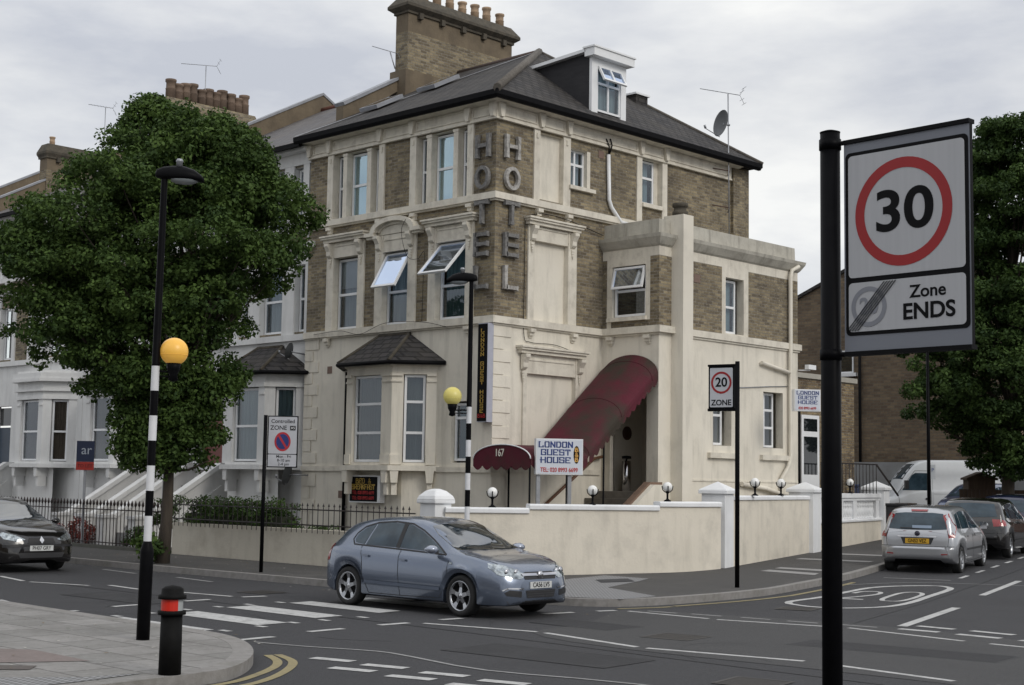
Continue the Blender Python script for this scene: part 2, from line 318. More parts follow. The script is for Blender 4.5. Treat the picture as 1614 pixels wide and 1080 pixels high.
# worn carriageway area inside the side road mouth
sheet('worn_carriageway', smooth_line([(8.3,-5.3),(12,-4.4),(17,-4.9),(24,-4.6),(24,-9.6),(15.8,-9.4),(11.8,-9.6),(9.9,-9.1),(9.5,-7.6),(8.6,-6.0),(8.3,-5.3)],3)[:-1], ASPH2, .004, 1.0)
# zebra crossing, give-way dots, dashes
for k in range(4):
    y = [-12.45,-11.1,-9.85,-8.62][k]; x0 = [5.05,4.85,4.5,4.4][k]; h = [.29,.27,.27,.24][k]
    quad('zebra_stripe', [(x0,y-h),(x0+2.15,y-h),(x0+2.1,y+h),(x0-.05,y+h)], PAINTW)
quad('zebra_stripe', [(4.3,-7.6),(6.5,-7.6),(6.5,-7.15),(4.3,-7.15)], PAINTW)
for x, y in [(4.9,-12.79),(4.81,-12.16),(4.65,-11.52),(4.49,-10.81),(4.36,-10.16),(4.28,-9.54),(4.24,-8.91),(7.34,-12.12),(7.17,-11.43),(7.0,-10.77),(6.97,-10.21),(6.95,-9.5)]:
    quad('crossing_stud', [(x-.11,y-.05),(x+.1,y-.05),(x+.1,y+.05),(x-.11,y+.05)], PAINTW)
for a, b in [((3.78,-12.7),(3.74,-12.16)),((3.44,-11.41),(3.36,-10.9)),((3.2,-9.99),(3.15,-9.49)),((3.05,-8.79),(3.1,-8.35)),((8.35,-12.68),(8.28,-12.07)),((8.07,-11.35),(8.03,-10.75)),((7.95,-10.06),(7.95,-9.53)),((7.88,-8.86),(7.9,-8.46)),((8.11,-6.98),(8.2,-6.4)),((8.28,-5.94),(8.36,-5.6))]:
    strip('give_way_dash', [a,b], .13, PAINTW)
strip('zigzag_line', [(-3.65,-9.62),(-2.21,-9.89)], .1, PAINTW); strip('zigzag_line', [(-1.95,-9.9),(-.55,-9.5)], .1, PAINTW); strip('zigzag_line', [(-.45,-9.16),(.7,-9.26)], .1, PAINTW)
strip('zigzag_line', [(1.5,-9.05),(2.85,-8.85)], .1, PAINTW); strip('zigzag_line', [(1.4,-12.18),(3.6,-12.63)], .1, PAINTW)
strip('zigzag_line', [(-9,-9.3),(-7,-9.6),(-5,-9.35)], .1, PAINTW); strip('zigzag_line', [(-4.5,-6.9),(-3,-7.05)], .1, PAINTF); strip('zigzag_line', [(-1.6,-7.0),(-.2,-7.15)], .1, PAINTF)
for a, b in [((8.11,-9.4),(9.86,-8.98)),((10.02,-8.99),(11.83,-9.33)),((11.98,-9.33),(13.92,-8.93)),((14.33,-8.96),(15.86,-9.17)),((16.3,-9.15),(18.2,-9.0)),((18.6,-9),(20.4,-9.1))]: strip('centre_line', [a,b], .1, PAINTW)
for a, b in [((8.56,-5.53),(10.09,-5.54)),((10.25,-5.55),(11.97,-5.1)),((12.13,-5.05),(14.03,-5.37)),((14.4,-5.4),(16.4,-5.5))]: strip('edge_line', [a,b], .09, PAINTW)
for a, b in [((8.72,-5.25),(9.24,-5.2)),((9.45,-5.11),(9.96,-5.04)),((10.25,-4.95),(10.73,-4.89)),((11.01,-4.87),(11.48,-4.8)),((11.78,-4.72),(12.35,-4.65))]: strip('edge_dash', [a,b], .08, PAINTF)
for a, b in [((12.65,-4.57),(13.24,-4.55)),((12.6,-3.96),(13.18,-3.99)),((13.53,-4.59),(14.17,-4.63)),((13.43,-3.99),(14.08,-4.04)),((14.45,-4.65),(15.05,-4.7)),((14.35,-4.05),(14.95,-4.1))]: strip('give_way_line', [a,b], .16, PAINTW)
strip('side_centre_line', [sl(-4.7,4.9),sl(-.8,4.85)], .15, PAINTW); strip('side_centre_line', [sl(1.9,4.75),sl(5.6,4.78)], .13, PAINTW); strip('side_centre_line', [sl(9,4.75),sl(12.5,4.78)], .13, PAINTW)
strip('surface_seam', [(8.65,-12.6),(9.35,-12.42),(10.25,-12.08),(10.9,-12.12),(12.25,-12.3),(13.9,-11.9),(17,-11.7)], .06, PAINTF, n=3)
strip('surface_seam', [sl(2.3,1.75),sl(4,3),sl(4.4,4.8),sl(4.6,8)], .05, PAINTF, n=3)
for x, y in [(10.55,-12.98),(11.33,-13.35),(11.34,-12.92),(12.17,-13.3),(12.2,-12.87),(13.0,-12.82),(13.0,-13.25),(13.8,-12.8),(13.8,-13.2)]: strip('give_way_line', [(x-.26,y-.06),(x+.26,y+.08)], .17, PAINTW)
for off in (0, .26):
    strip('double_yellow_line', [(9.79+off*.1,-13.27+off*.45),(10.27+off*.5,-13.5+off*.4),(10.68+off*.9,-13.85),(11.12+off,-14.44),(11.4+off*.9,-15.0),(11.62+off*.8,-16.2),(11.75+off*.8,-19)], .1, PAINTY, n=4)
strip('yellow_line', [(8.42,-4.2),(8.45,-2.7),(8.32,-1.1),(7.9,1.2),(7.5,2.8)], .1, PAINTY, n=4); strip('yellow_line', [(8.2,-5.35),(8.42,-4.6),(8.44,-4.3)], .1, PAINTY, n=3)
# painted 20 roundel
def ell(cs, cl, a, b, n=36, rot=0): return [sl(cs+a*math.cos(t)*math.cos(rot)-b*math.sin(t)*math.sin(rot), cl+a*math.cos(t)*math.sin(rot)+b*math.sin(t)*math.cos(rot)) for t in [2*math.pi*i/n for i in range(n+1)]]
strip('speed_roundel', [(9.25,-2.15),(9.75,-2.35),(10.21,-2.22),(10.52,-1.6),(10.5,-.7),(10.0,1.2),(9.6,2.7),(9.32,3.2),(8.98,3.3),(8.55,2.75),(8.36,2.0),(8.5,1.0),(8.8,-.6),(8.98,-1.7),(9.25,-2.15)], .13, PAINTW, n=4)
strip('speed_roundel', [sl(a,b) for a,b in ((-.1,3.45),(-.1,3.66),(.25,3.77),(.9,3.80),(1.5,3.77),(1.82,3.64),(1.82,3.46),(1.5,3.36),(.9,3.34),(.25,3.36),(-.1,3.45))], .09, PAINTW, n=3)
strip('speed_roundel', [sl(a,b) for a,b in ((1.05,2.62),(1.4,2.66),(1.6,2.82),(1.5,3.0),(1.1,3.06),(.55,2.92),(-.12,2.62))], .09, PAINTW, n=3); strip('speed_roundel', [sl(-.14,2.58),sl(-.06,3.1)], .15, PAINTW)
strip('parking_bay_line', [sl(4.9,2.2),sl(4.95,3.55)], .09, PAINTF)
for k in range(9): strip('parking_bay_line', [sl(5.6+k*1.75,3.6),sl(6.4+k*1.75,3.6)], .09, PAINTW)
# pavement details
sheet('tactile_paving', [(7.97,-5.0),(7.9,-4.0),(6.1,-3.13),(5.08,-.7),(3.98,-.75),(4.1,-1.8),(4.6,-3.2),(5.1,-5.72),(6.6,-5.58),(7.5,-5.2)], TACT, .123, .5)
quad('inspection_cover', [(4.66,-1.79),(4.84,-1.05),(5.39,-1.5),(5.24,-2.3)], ASPH, .13)
for ps in ([(5.43,2.55),(6.79,2.48),(6.6,2.95),(5.35,3.0)],[(5.21,3.4),(6.4,3.5),(6.2,3.9),(5.1,3.8)],[(3.9,6.2),(5.6,6.6),(5.5,7.0),(3.8,6.6)],[(3.5,8.4),(5.0,8.8),(4.9,9.2),(3.4,8.8)]): quad('pavement_patch', ps, mat('light_patch', (.30,.295,.285), (.25,.245,.24), .9, 20), .124)
quad('paving_repair', [(8.0,-16.0),(8.74,-15.5),(9.93,-15.54),(9.5,-16.3),(8.6,-16.5)], mat('paving_repair', (.20,.165,.155), (.16,.13,.12), .9, 20, dirt=((.10,.09,.08),.5,2)), .123)
sheet('tactile_paving', [(10.2,-17.2),(10.95,-16.2),(11.05,-15.6),(11.2,-16.4),(11.3,-18.4),(9.2,-18.4)], TACT, .124, .5)
quad('inspection_cover', [(9.3,-16.75),(9.95,-16.12),(10.18,-16.32),(9.6,-17.0)], mat('cover_iron', (.10,.085,.075), (.07,.06,.055), .8, 30), .124)
TAR = mat('tar_seam', (.018,.018,.02), (.026,.026,.028), .7, 20); PATCH = mat('road_patch', (.040,.040,.043), (.026,.026,.029), .9, 34, 7, dirt=((.07,.07,.072),.5,1.2), bump=.9, bscale=110)
for ps in ([(1.0,-10.9),(3.4,-10.8),(3.3,-9.9),(.9,-10.0)],[(10.6,-11.4),(12.9,-11.2),(12.8,-10.2),(10.5,-10.4)],[(12.8,-7.6),(15.4,-7.3),(15.3,-6.5),(12.7,-6.8)],[(-6,-11.8),(-2.6,-11.8),(-2.6,-11.0),(-6,-11.0)],[(8.9,-8.1),(10.3,-8.1),(10.3,-7.3),(8.9,-7.3)]):
    quad('road_patch', ps, PATCH, .0052); strip('tar_seam', ps+[ps[0]], .03, TAR, .0058)
for k in range(26):
    x, y = random.uniform(-4,19), random.uniform(-12.4,-6.6); a = random.uniform(0,3.14); P_ = [(x,y)]
    for j in range(random.randint(3,7)): a += random.uniform(-.6,.6); x += .35*math.cos(a); y += .35*math.sin(a); P_.append((x,y))
    if y < -12.6 or y > -5.8: continue
    strip('road_crack', P_, random.uniform(.008,.02), TAR, .0054)
strip('long_tar_seam', [(-20,-9.75),(-8,-9.8),(2,-9.7),(8.6,-9.75),(14,-9.95),(22,-10.1)], .035, TAR, .0050, n=4)
strip('long_tar_seam', [sl(-5.5,4.2),sl(0,4.15),sl(7,4.25),sl(20,4.2)], .03, TAR, .0050)
def manhole(x, y, w_, h_, rot, dz=.007):
    c_, s_ = math.cos(rot), math.sin(rot); P_ = [(x+a*c_-b*s_, y+a*s_+b*c_) for a,b in ((-w_,-h_),(w_,-h_),(w_,h_),(-w_,h_))]; quad('manhole_cover', P_, mat('cover_cast_iron', (.045,.04,.036), (.03,.028,.026), .6, 40, metal=.4, bump=.8, bscale=60), dz); strip('manhole_frame', P_+[P_[0]], .05, mat('cover_frame', (.075,.07,.065), None, .8), dz+.002)
manhole(11.4,-8.0,.33,.33,.15); manhole(2.4,-7.9,.3,.3,.05); manhole(14.6,-10.9,.3,.3,.2); manhole(9.9,-2.9,.28,.28,.3); manhole(6.6,-6.28,.22,.16,.08)
m = MB()
for k in range(520):
    r_ = random.random()
    if r_ < .45: x, y, z = random.uniform(-8,4), random.uniform(-6.1,-3.6), .126
    elif r_ < .75: x, y, z = random.uniform(-8,9), random.choice([random.uniform(-6.75,-6.45), random.uniform(-12.75,-12.3)]), .008
    else: x, y, z = random.uniform(3,11), random.uniform(-19,-13.6), .128
    if r_ >= .75 and x > 10.2: continue
    a = random.uniform(0,6.28); q_ = random.uniform(.012,.035); m.k = random.randint(0,2); m.add([(x+q_*math.cos(a+t)*(1 if i_%2 else .55), y+q_*math.sin(a+t)*(1 if i_%2 else .55), gz(x,y)+z+random.uniform(0,.006)) for i_,t in enumerate((0,1.57,3.14,4.71))], [(0,1,2,3)])
tag(m.build('leaf_litter', [mat('dry_leaf', (.20,.14,.06), (.12,.08,.04), .9, 9), mat('pale_litter', (.5,.48,.42), (.35,.34,.3), .8, 9), mat('green_leaf', (.06,.10,.03), (.04,.07,.02), .8, 9)], fixn=False), kind='stuff')
# ---------------------------------------------------------------- building toolkit
class Wall:
    """wall frame: o + u*U + z + d*N (d outwards)"""
    def __init__(s, o, U, N): s.o = Vector(o); s.U = Vector(U).normalized(); s.N = Vector(N).normalized()
    def P(s, u, z, d=0): return s.o + s.U*u + s.N*d + Vector((0,0,z))
    def box(s, mb, u0, u1, z0, z1, d0, d1, tz=0, tu=0, td=0):
        """td: the top front edge is pushed out by td (a cove), tu/tz unused tapers"""
        vs = [s.P(u0,z0,d0),s.P(u1,z0,d0),s.P(u1,z0,d1),s.P(u0,z0,d1),s.P(u0-tu,z1,d0),s.P(u1+tu,z1,d0),s.P(u1+tu,z1,d1+td),s.P(u0-tu,z1,d1+td)]
        return mb.add(vs, [(0,3,2,1),(4,5,6,7),(0,1,5,4),(1,2,6,5),(2,3,7,6),(3,0,4,7)])
    def prism(s, mb, poly, d0, d1): return mb.prism(poly, lambda u,v,d: s.P(u,v,d), d0, d1)
def make_wall(W, u0, u1, z0, z1, holes, mats, zone, parent, name='wall', reveal=.2, extra_u=(), extra_z=(), rk=None):
    us = sorted(set([u0,u1]+[h[0] for h in holes]+[h[1] for h in holes]+list(extra_u))); zs = sorted(set([z0,z1]+[h[2] for h in holes]+[h[3] for h in holes]+list(extra_z)))
    us = [u for u in us if u0 <= u <= u1]; zs = [z for z in zs if z0 <= z <= z1]
    m = MB()
    for i in range(len(us)-1):
        for j in range(len(zs)-1):
            cu, cz = (us[i]+us[i+1])/2, (zs[j]+zs[j+1])/2
            if any(h[0] < cu < h[1] and h[2] < cz < h[3] for h in holes): continue
            m.k = zone(cu, cz); m.add([W.P(us[i],zs[j]),W.P(us[i+1],zs[j]),W.P(us[i+1],zs[j+1]),W.P(us[i],zs[j+1])], [(0,1,2,3)])
    for h in holes:
        m.k = rk if rk is not None else 0
        a, b, c, d = h[:4]; r = -reveal
        for q in ([(a,c,0),(a,d,0),(a,d,r),(a,c,r)],[(b,c,0),(b,d,0),(b,d,r),(b,c,r)],[(a,d,0),(b,d,0),(b,d,r),(a,d,r)],[(a,c,0),(b,c,0),(b,c,r),(a,c,r)]): m.add([W.P(*p) for p in q], [(0,1,2,3)])
    return m.build(name, mats, parent, fixn=False)
def window(W, parent, u0, u1, z0, z1, d=-.16, bars=(), vbars=(), curtain=CURT, fw=.055, open_top=None, blind=None, dark=False, glass=None, name='window', cgap=None):
    """frame mesh > pane, curtain, opening_sash; bars are z heights, vbars u positions"""
    m = MB(); W.box(m, u0, u0+fw, z0, z1, d-.06, d); W.box(m, u1-fw, u1, z0, z1, d-.06, d)
    W.box(m, u0+fw, u1-fw, z0, z0+fw, d-.06, d-.002); W.box(m, u0+fw, u1-fw, z1-fw, z1, d-.06, d-.002)
    for z in bars: W.box(m, u0+fw, u1-fw, z-.03, z+.03, d-.055, d+.006)
    for u in vbars: W.box(m, u-.028, u+.028, z0+fw, z1-fw, d-.056, d+.003)
    f = m.build(name, UPVC, parent)
    zt = z1-fw; zb = z0+fw
    top = open_top[0] if open_top else None
    g = MB(); g.add([W.P(u0+fw,zb,d-.03),W.P(u1-fw,zb,d-.03),W.P(u1-fw,top or zt,d-.03),W.P(u0+fw,top or zt,d-.03)], [(0,1,2,3)]); g.build('pane', glass or GLASS, f, fixn=False)
    if top:
        ang = R(open_top[1]); L = z1-.02-top; s = MB()
        def Q(u, t, e): return W.P(u, z1-.02 - t*math.cos(ang) + e*math.sin(ang), d+.01 + t*math.sin(ang) + e*math.cos(ang))
        def bx(ua,ub,ta,tb):
            vs = [Q(ua,ta,0),Q(ub,ta,0),Q(ub,tb,0),Q(ua,tb,0),Q(ua,ta,.05),Q(ub,ta,.05),Q(ub,tb,.05),Q(ua,tb,.05)]; s.add(vs, [(0,3,2,1),(4,5,6,7),(0,1,5,4),(1,2,6,5),(2,3,7,6),(3,0,4,7)])
        vb = list(vbars); ed = [u0+.01]+vb+[u1-.01]
        bx(u0+.01,u1-.01,0,.05); bx(u0+.01,u1-.01,L-.055,L); bx(u0+.01,u0+.06,.05,L-.055); bx(u1-.06,u1-.01,.05,L-.055)
        for v in vb: bx(v-.03,v+.03,.05,L-.055)
        s.k = 1; s.add([Q(u0+.06,.05,.025),Q(u1-.06,.05,.025),Q(u1-.06,L-.055,.025),Q(u0+.06,L-.055,.025)], [(0,1,2,3)]); s.build('opening_sash', [UPVC, SASHG], f, fixn=False)
    if curtain and not dark:
        cm = MB(); n = max(8, int((u1-u0)/.02)); a = []; b = []
        for i in range(n+1):
            u = u0+fw*.5+(u1-u0-fw)*i/n; dd = d-.16+.022*math.sin(u*58)+.012*math.sin(u*131+1)
            a.append(W.P(u,z0+.02,dd)); b.append(W.P(u,z1-.02,dd))
        ks = [i for i in range(n) if not cgap or not (cgap[0] < (i+.5)/n < cgap[1])]
        cm.add(a+b, [(i,i+1,n+2+i,n+1+i) for i in ks], True); cm.build('curtain', curtain, f, fixn=False)
    if blind:
        bm_ = MB(); W.box(bm_, u0+.03, u1-.03, blind, z1-.03, d-.1, d-.09); bm_.build('blind', mat('roller_blind', (.55,.57,.57), (.5,.52,.52), .9), f)
    return f
def corbel(W, mb, u, z1, h=.16, w_=.17, dd=.13):
    W.box(mb, u-w_/2, u+w_/2, z1-h*.5, z1, .001, dd); W.box(mb, u-w_*.42, u+w_*.42, z1-h, z1-h*.5, .001, dd*.6); W.box(mb, u-w_*.32, u+w_*.32, z1-h*1.3, z1-h, .001, dd*.3)
def console(W, mb, u, z1, w_=.15, h=.42):
    """scroll bracket with a drop of leaves"""
    poly = [(0,0),(.17,0),(.17,-.07),(.13,-.13),(.09,-.2),(.085,-.3),(.05,-.34),(0,-.36)]
    n = len(poly); a = [W.P(u-w_/2,z1+q[1],.04+q[0]) for q in poly]; b = [W.P(u+w_/2,z1+q[1],.04+q[0]) for q in poly]
    mb.add(a+b, [(i,(i+1)%n,n+(i+1)%n,n+i) for i in range(n)]+[tuple(range(n)),tuple(range(n,2*n))])
    for k, (hh, ww) in enumerate(((.05,.1),(.05,.08),(.05,.06),(.04,.035))):
        z = z1-.39-k*.06; W.box(mb, u-ww/2, u+ww/2, z-hh, z, .04, .075)
def hood(W, mb, u0, u1, z, t=.17, dd=.22):
    W.box(mb, u0+.07, u1-.07, z-t, z-t*.55, .001, dd*.6); W.box(mb, u0+.03, u1-.03, z-t*.55, z-t*.25, .001, dd*.85); W.box(mb, u0, u1, z-t*.25, z, .001, dd, tu=-.0)
def textmesh(body, W, u, z, d, size, mt, parent, name='lettering', sx=1, align='CENTER', bold=.0, ext=.004, spacing=1):
    cu = bpy.data.curves.new('t', 'FONT'); cu.body = body; cu.size = size; cu.align_x = align; cu.align_y = 'CENTER'; cu.offset = bold*size; cu.extrude = ext; cu.resolution_u = 8; cu.space_character = spacing
    o = bpy.data.objects.new('t', cu); SC.collection.objects.link(o); bpy.context.view_layer.update()
    me = bpy.data.meshes.new_from_object(o.evaluated_get(bpy.context.evaluated_depsgraph_get())); SC.collection.objects.unlink(o); bpy.data.objects.remove(o)
    me.name = name; me.materials.clear(); me.materials.append(mt)
    for v in me.vertices: v.co = W.P(u + v.co.x*sx, z + v.co.y, d + v.co.z)
    r = bpy.data.objects.new(name, me); SC.collection.objects.link(r)
    if parent: r.parent = parent
    return r
LFT = Wall((0,0,0), (1,0,0), (0,-1,0)); RGT = Wall((0,0,0), (0,1,0), (1,0,0))
PF = Wall((0,3.76,0), (1,0,0), (0,-1,0)); PS = Wall((1.75,0,0), (0,1,0), (1,0,0))
SF = {'L':[[(0,1),(0,0),(1,0)],[(0,1),(.22,1)],[(1,0),(1,.22)]],'O':[[(.12,0),(0,.12),(0,.88),(.12,1),(.88,1),(1,.88),(1,.12),(.88,0),(.12,0)]],'N':[[(0,0),(0,1)],[(0,1),(1,0)],[(1,0),(1,1)],[(-.12,0),(.12,0)]],'D':[[(0,0),(0,1),(.75,1),(1,.78),(1,.22),(.75,0),(0,0)]],
 'G':[[(1,.78),(1,1),(0,1),(0,0),(1,0),(1,.5),(.55,.5)]],'U':[[(0,1),(0,0),(1,0),(1,1)],[(-.1,1),(.12,1)],[(.88,1),(1.1,1)]],'E':[[(1,1),(0,1),(0,0),(1,0)],[(0,.5),(.75,.5)],[(1,1),(1,.8)]],'S':[[(1,.8),(1,1),(0,1),(0,.52),(1,.52),(1,0),(0,0),(0,.2)]],
 'T':[[(0,1),(1,1)],[(.5,1),(.5,0)],[(0,1),(0,.82)],[(1,1),(1,.82)]],'H':[[(0,0),(0,1)],[(1,0),(1,1)],[(-.22,.5),(1,.5)]],'B':[[(0,0),(0,1),(.8,1),(.8,.55),(0,.55)],[(.8,.55),(1,.45),(1,0),(0,0)]],'&':[[(1,0),(.2,.75),(.4,1),(.7,.8),(0,.3),(.2,0),(.6,0),(1,.4)]],
 'R':[[(0,0),(0,1),(1,1),(1,.5),(0,.5)],[(.45,.5),(1,0)]],'A':[[(0,0),(0,.7),(.4,1),(1,1),(1,0)],[(0,.45),(1,.45)]],'K':[[(0,0),(0,1)],[(1,1),(0,.45)],[(.3,.6),(1,0)]],'F':[[(0,0),(0,1),(1,1)],[(0,.5),(.75,.5)]],'C':[[(1,.8),(1,1),(0,1),(0,0),(1,0),(1,.2)]],'I':[[(.5,0),(.5,1)]],'W':[[(0,1),(.2,0),(.5,.6),(.8,0),(1,1)]],'M':[[(0,0),(0,1),(.5,.4),(1,1),(1,0)]],
 'l':[[(.3,1),(.3,0),(.7,0)]],':':[[(.5,.15),(.5,.25)],[(.5,.65),(.5,.75)]],'0':[[(0,0),(0,1),(1,1),(1,0),(0,0)]],'2':[[(0,1),(1,1),(1,.5),(0,.5),(0,0),(1,0)]],'8':[[(0,0),(0,1),(1,1),(1,0),(0,0)],[(0,.5),(1,.5)]],'9':[[(0,0),(1,0),(1,1),(0,1),(0,.5),(1,.5)]],'3':[[(0,1),(1,1),(1,0),(0,0)],[(.2,.5),(1,.5)]],'6':[[(1,1),(0,1),(0,0),(1,0),(1,.5),(0,.5)]]}
def stroketext(body, W, u, z, d, h, mt, parent, cw=None, wt=.16, gap=.38, slant=0, name='lettering'):
    """squared display lettering, centred on u,z; cw = letter width, wt = stroke weight"""
    cw = cw or h*.72; pitch = cw+h*gap; tot = pitch*len(body)-h*gap; x0 = u-tot/2; m = MB(); t = h*wt/2
    for k, ch in enumerate(body):
        for i, pl in enumerate(SF.get(ch, [])):
            P = [(x0+k*pitch+a*cw, z-h/2+b*h) for a,b in pl]
            for (ax_,ay),(bx_,by_) in zip(P[:-1],P[1:]):
                v = Vector((bx_-ax_,by_-ay,0)); 
                if v.length < 1e-6: continue
                v.normalize(); n_ = Vector((-v.y,v.x,0)); tw = t*(1.35 if abs(v.y) > .7 else .9); e = t*.9
                q = [(ax_-v.x*e+n_.x*tw, ay-v.y*e+n_.y*tw),(ax_-v.x*e-n_.x*tw, ay-v.y*e-n_.y*tw),(bx_+v.x*e-n_.x*tw, by_+v.y*e-n_.y*tw),(bx_+v.x*e+n_.x*tw, by_+v.y*e+n_.y*tw)]
                m.add([W.P(a,b,d+.0002*(i+1)) for a,b in q], [(0,1,2,3)])
    o = m.build(name, mt, parent, fixn=False); return o
# ================================================================ the guest house
gh = thing('guest_house', 'three-storey Victorian corner hotel of stock brick and cream render with large HOTEL letters', 'building')
G1 = (-5.80,-4.02,8.50,10.16); G2 = (-2.66,-.90,8.50,10.16)
W1 = (-5.70,-4.74,5.69,7.52); W2 = (-3.80,-2.88,5.69,7.48); W3 = (-1.90,-.90,5.69,7.52)
zoneL = lambda u, z: 0 if (z > 5.6) else 1
make_wall(LFT, -6.78, 0, -.3, 10.65, [G1,G2,W1,W2,W3,(-1.30,-.74,2.38,3.78),(-4.4,-3.3,1.0,1.42)], [BRICK,CREAM,TRIM], zoneL, gh, 'front_wall', extra_z=(5.6,), rk=2)
R1 = (2.5,3.12,9.08,9.95); R2 = (5.2,6.02,9.03,10.18)
DOOR = (4.03,4.26,1.78,3.75)
make_wall(RGT, 0, 9.9, -.3, 10.65, [(1.42,2.24,8.56,10.14),(1.27,2.45,5.69,7.56),(1.08,2.76,2.3,4.45),R1,R2,DOOR], [BRICK,CREAM,TRIM], zoneL, gh, 'side_wall', extra_z=(5.6,), rk=2, reveal=.14)
m = MB(); m.add([(0,9.9,-.3),(-6.78,9.9,-.3),(-6.78,9.9,10.65),(0,9.9,10.65)],[(0,1,2,3)]); m.build('rear_wall', BRICK, gh, fixn=False)
for a, b, c, d, e in ((1.42,2.24,8.56,10.14,-.10),(1.27,2.45,5.69,7.56,-.10),(1.08,2.76,2.3,4.45,-.08)): m = MB(); m.add([RGT.P(a,c,e),RGT.P(b,c,e),RGT.P(b,d,e),RGT.P(a,d,e)],[(0,1,2,3)]); m.build('blind_panel', CREAM, gh, fixn=False)
# windows of the front
for (a,b,c,d), mu in ((G1,((-5.43,-5.28),(-4.50,-4.35))),(G2,((-2.31,-2.15),(-1.39,-1.24)))):
    m = MB()
    for q in mu: LFT.box(m, q[0], q[1], c, d, -.2, .02); LFT.box(m, q[0]-.015, q[1]+.015, d-.07, d-.001, -.19, .035)
    LFT.box(m, a-.22, a, 8.5, 10.2, -.001, .05); LFT.box(m, b, b+.2, 8.5, 10.2, -.001, .05)
    for q in (a-.11, b+.1): LFT.box(m, q-.03, q+.03, 9.98, 10.1, .05, .07)
    m.build('window_surround', TRIM, gh)
    window(LFT, gh, a+.02, mu[0][0]-.02, c+.02, d-.03, bars=(9.32,), curtain=ROOM and CURT2, fw=.045)
    window(LFT, gh, mu[0][1]+.02, mu[1][0]-.02, c+.02, d-.03, bars=(9.32,), curtain=CURTB, glass=SKYG)
    window(LFT, gh, mu[1][1]+.02, b-.02, c+.02, d-.03, bars=(9.32,), curtain=CURT2, fw=.045)
def surround(W, a, b, c, d, lw, rw, top=True):
    m = MB(); W.box(m, a-lw, a, c, 7.9, -.001, .045); W.box(m, b, b+rw, c, 7.9, -.001, .045); W.box(m, a, b, d, 7.9, -.001, .03)
    W.box(m, a+.03, b-.03, d+.28, d+.31, .03, .05)
    console(W, m, a-lw*.45, 7.88); console(W, m, b+rw*.45, 7.88)
    if top: hood(W, m, a-lw-.13, b+rw+.13, 8.08)
    return m
surround(LFT, *W1, .26, .24).build('window_surround', TRIM, gh); surround(LFT, *W3, .26, .26).build('window_surround', TRIM, gh)
m = surround(LFT, *W2, .28, .28, False)
uc = (W2[0]+W2[1])/2; n = 18
for a, b, t, dd in ((.80,.34,0,.2),(.72,.27,0,.1)):
    P0 = [(uc+a*math.cos(math.pi*k/n), 7.97+b*math.sin(math.pi*k/n)) for k in range(n+1)]; P1 = [(uc+(a-.17)*math.cos(math.pi*k/n), 7.97+(b-.11)*math.sin(math.pi*k/n)) for k in range(n+1)]
    for k in range(n): LFT.prism(m, [P0[k],P0[k+1],P1[k+1],P1[k]], .002, dd)
LFT.prism(m, [(uc+.66*math.cos(math.pi*k/n), 7.91+.27*math.sin(math.pi*k/n)) for k in range(n+1)], .001, .05)
for s in (-1,1): LFT.box(m, uc+s*.84-.17, uc+s*.84+.17, 7.88, 7.97, .001, .2); LFT.box(m, uc+s*.83-.14, uc+s*.83+.14, 7.82, 7.88, .001, .15)
m.build('window_surround', TRIM, gh)
window(LFT, gh, W1[0]+.02, W1[1]-.02, W1[2]+.02, W1[3]-.04, bars=(6.58,), curtain=CURT, blind=6.75, d=-.14)
window(LFT, gh, W2[0]+.02, W2[1]-.02, W2[2]+.02, W2[3]-.04, bars=(6.5,), curtain=CURT, open_top=(6.42, 30), d=-.12)
window(LFT, gh, W3[0]+.02, W3[1]-.02, W3[2]+.02, W3[3]-.04, bars=(6.5,), curtain=CURT2, open_top=(6.40, 43), d=-.12)
window(LFT, gh, -1.28,-.76,2.42,3.74, bars=(3.4,), curtain=CURT2, d=-.1)
window(LFT, gh, -4.38,-3.32,1.02,1.4, curtain=None, d=-.1)
# windows of the side
def rsur(W, a, b, c, d, lw, rw, zt, zb): 
    m = MB(); W.box(m, a-lw, a, zb, zt, -.001, .045); W.box(m, b, b+rw, zb, zt, -.001, .045); return m
m = rsur(RGT, 1.42, 2.24, 8.56, 10.14, .2, .25, 10.2, 8.5)
for q in (1.32, 2.36): RGT.box(m, q-.03, q+.03, 9.98, 10.1, .045, .07)
m.build('window_surround', TRIM, gh)
surround(RGT, 1.27, 2.45, 5.69, 7.56, .2, .3).build('window_surround', TRIM, gh)
m = rsur(RGT, 1.08, 2.76, 2.3, 4.45, .12, .14, 4.9, 2.3); RGT.box(m, 1.08, 2.76, 4.45, 4.9, -.001, .03); RGT.box(m, 1.15, 2.7, 4.75, 4.78, .03, .05); hood(RGT, m, .74, 3.1, 5.07); console(RGT, m, .95, 4.88); console(RGT, m, 2.88, 4.88)
m.build('window_surround', TRIM, gh)
m = MB(); RGT.box(m, 2.44, 3.36, 8.96, 9.05, -.1, .1); RGT.box(m, 3.12, 3.24, 9.06, 9.97, -.002, .01); m.build('window_sill', TRIM, gh)
window(RGT, gh, *R1[:2], R1[2]-.02, R1[3], bars=(9.6,), vbars=(2.78,), curtain=CURT, d=-.1, fw=.045)
m = MB(); 
s_ = Wall((0,0,0),(0,1,0),(1,0,0)); 
m = rsur(RGT, 5.2, 6.02, 9, 10.18, .2, .2, 10.2, 8.25); RGT.box(m, 5.2, 6.02, 8.93, 9.03, -.1, .09); m.build('window_surround', TRIM, gh)
window(RGT, gh, 5.22, 5.86, 9.05, 10.16, bars=(9.72,), curtain=CURT, d=-.13)
m = MB(); RGT.box(m, 5.86, 6.02, 9.03, 10.18, -.139, -.12); m.build('window_reveal', TRIM, gh)
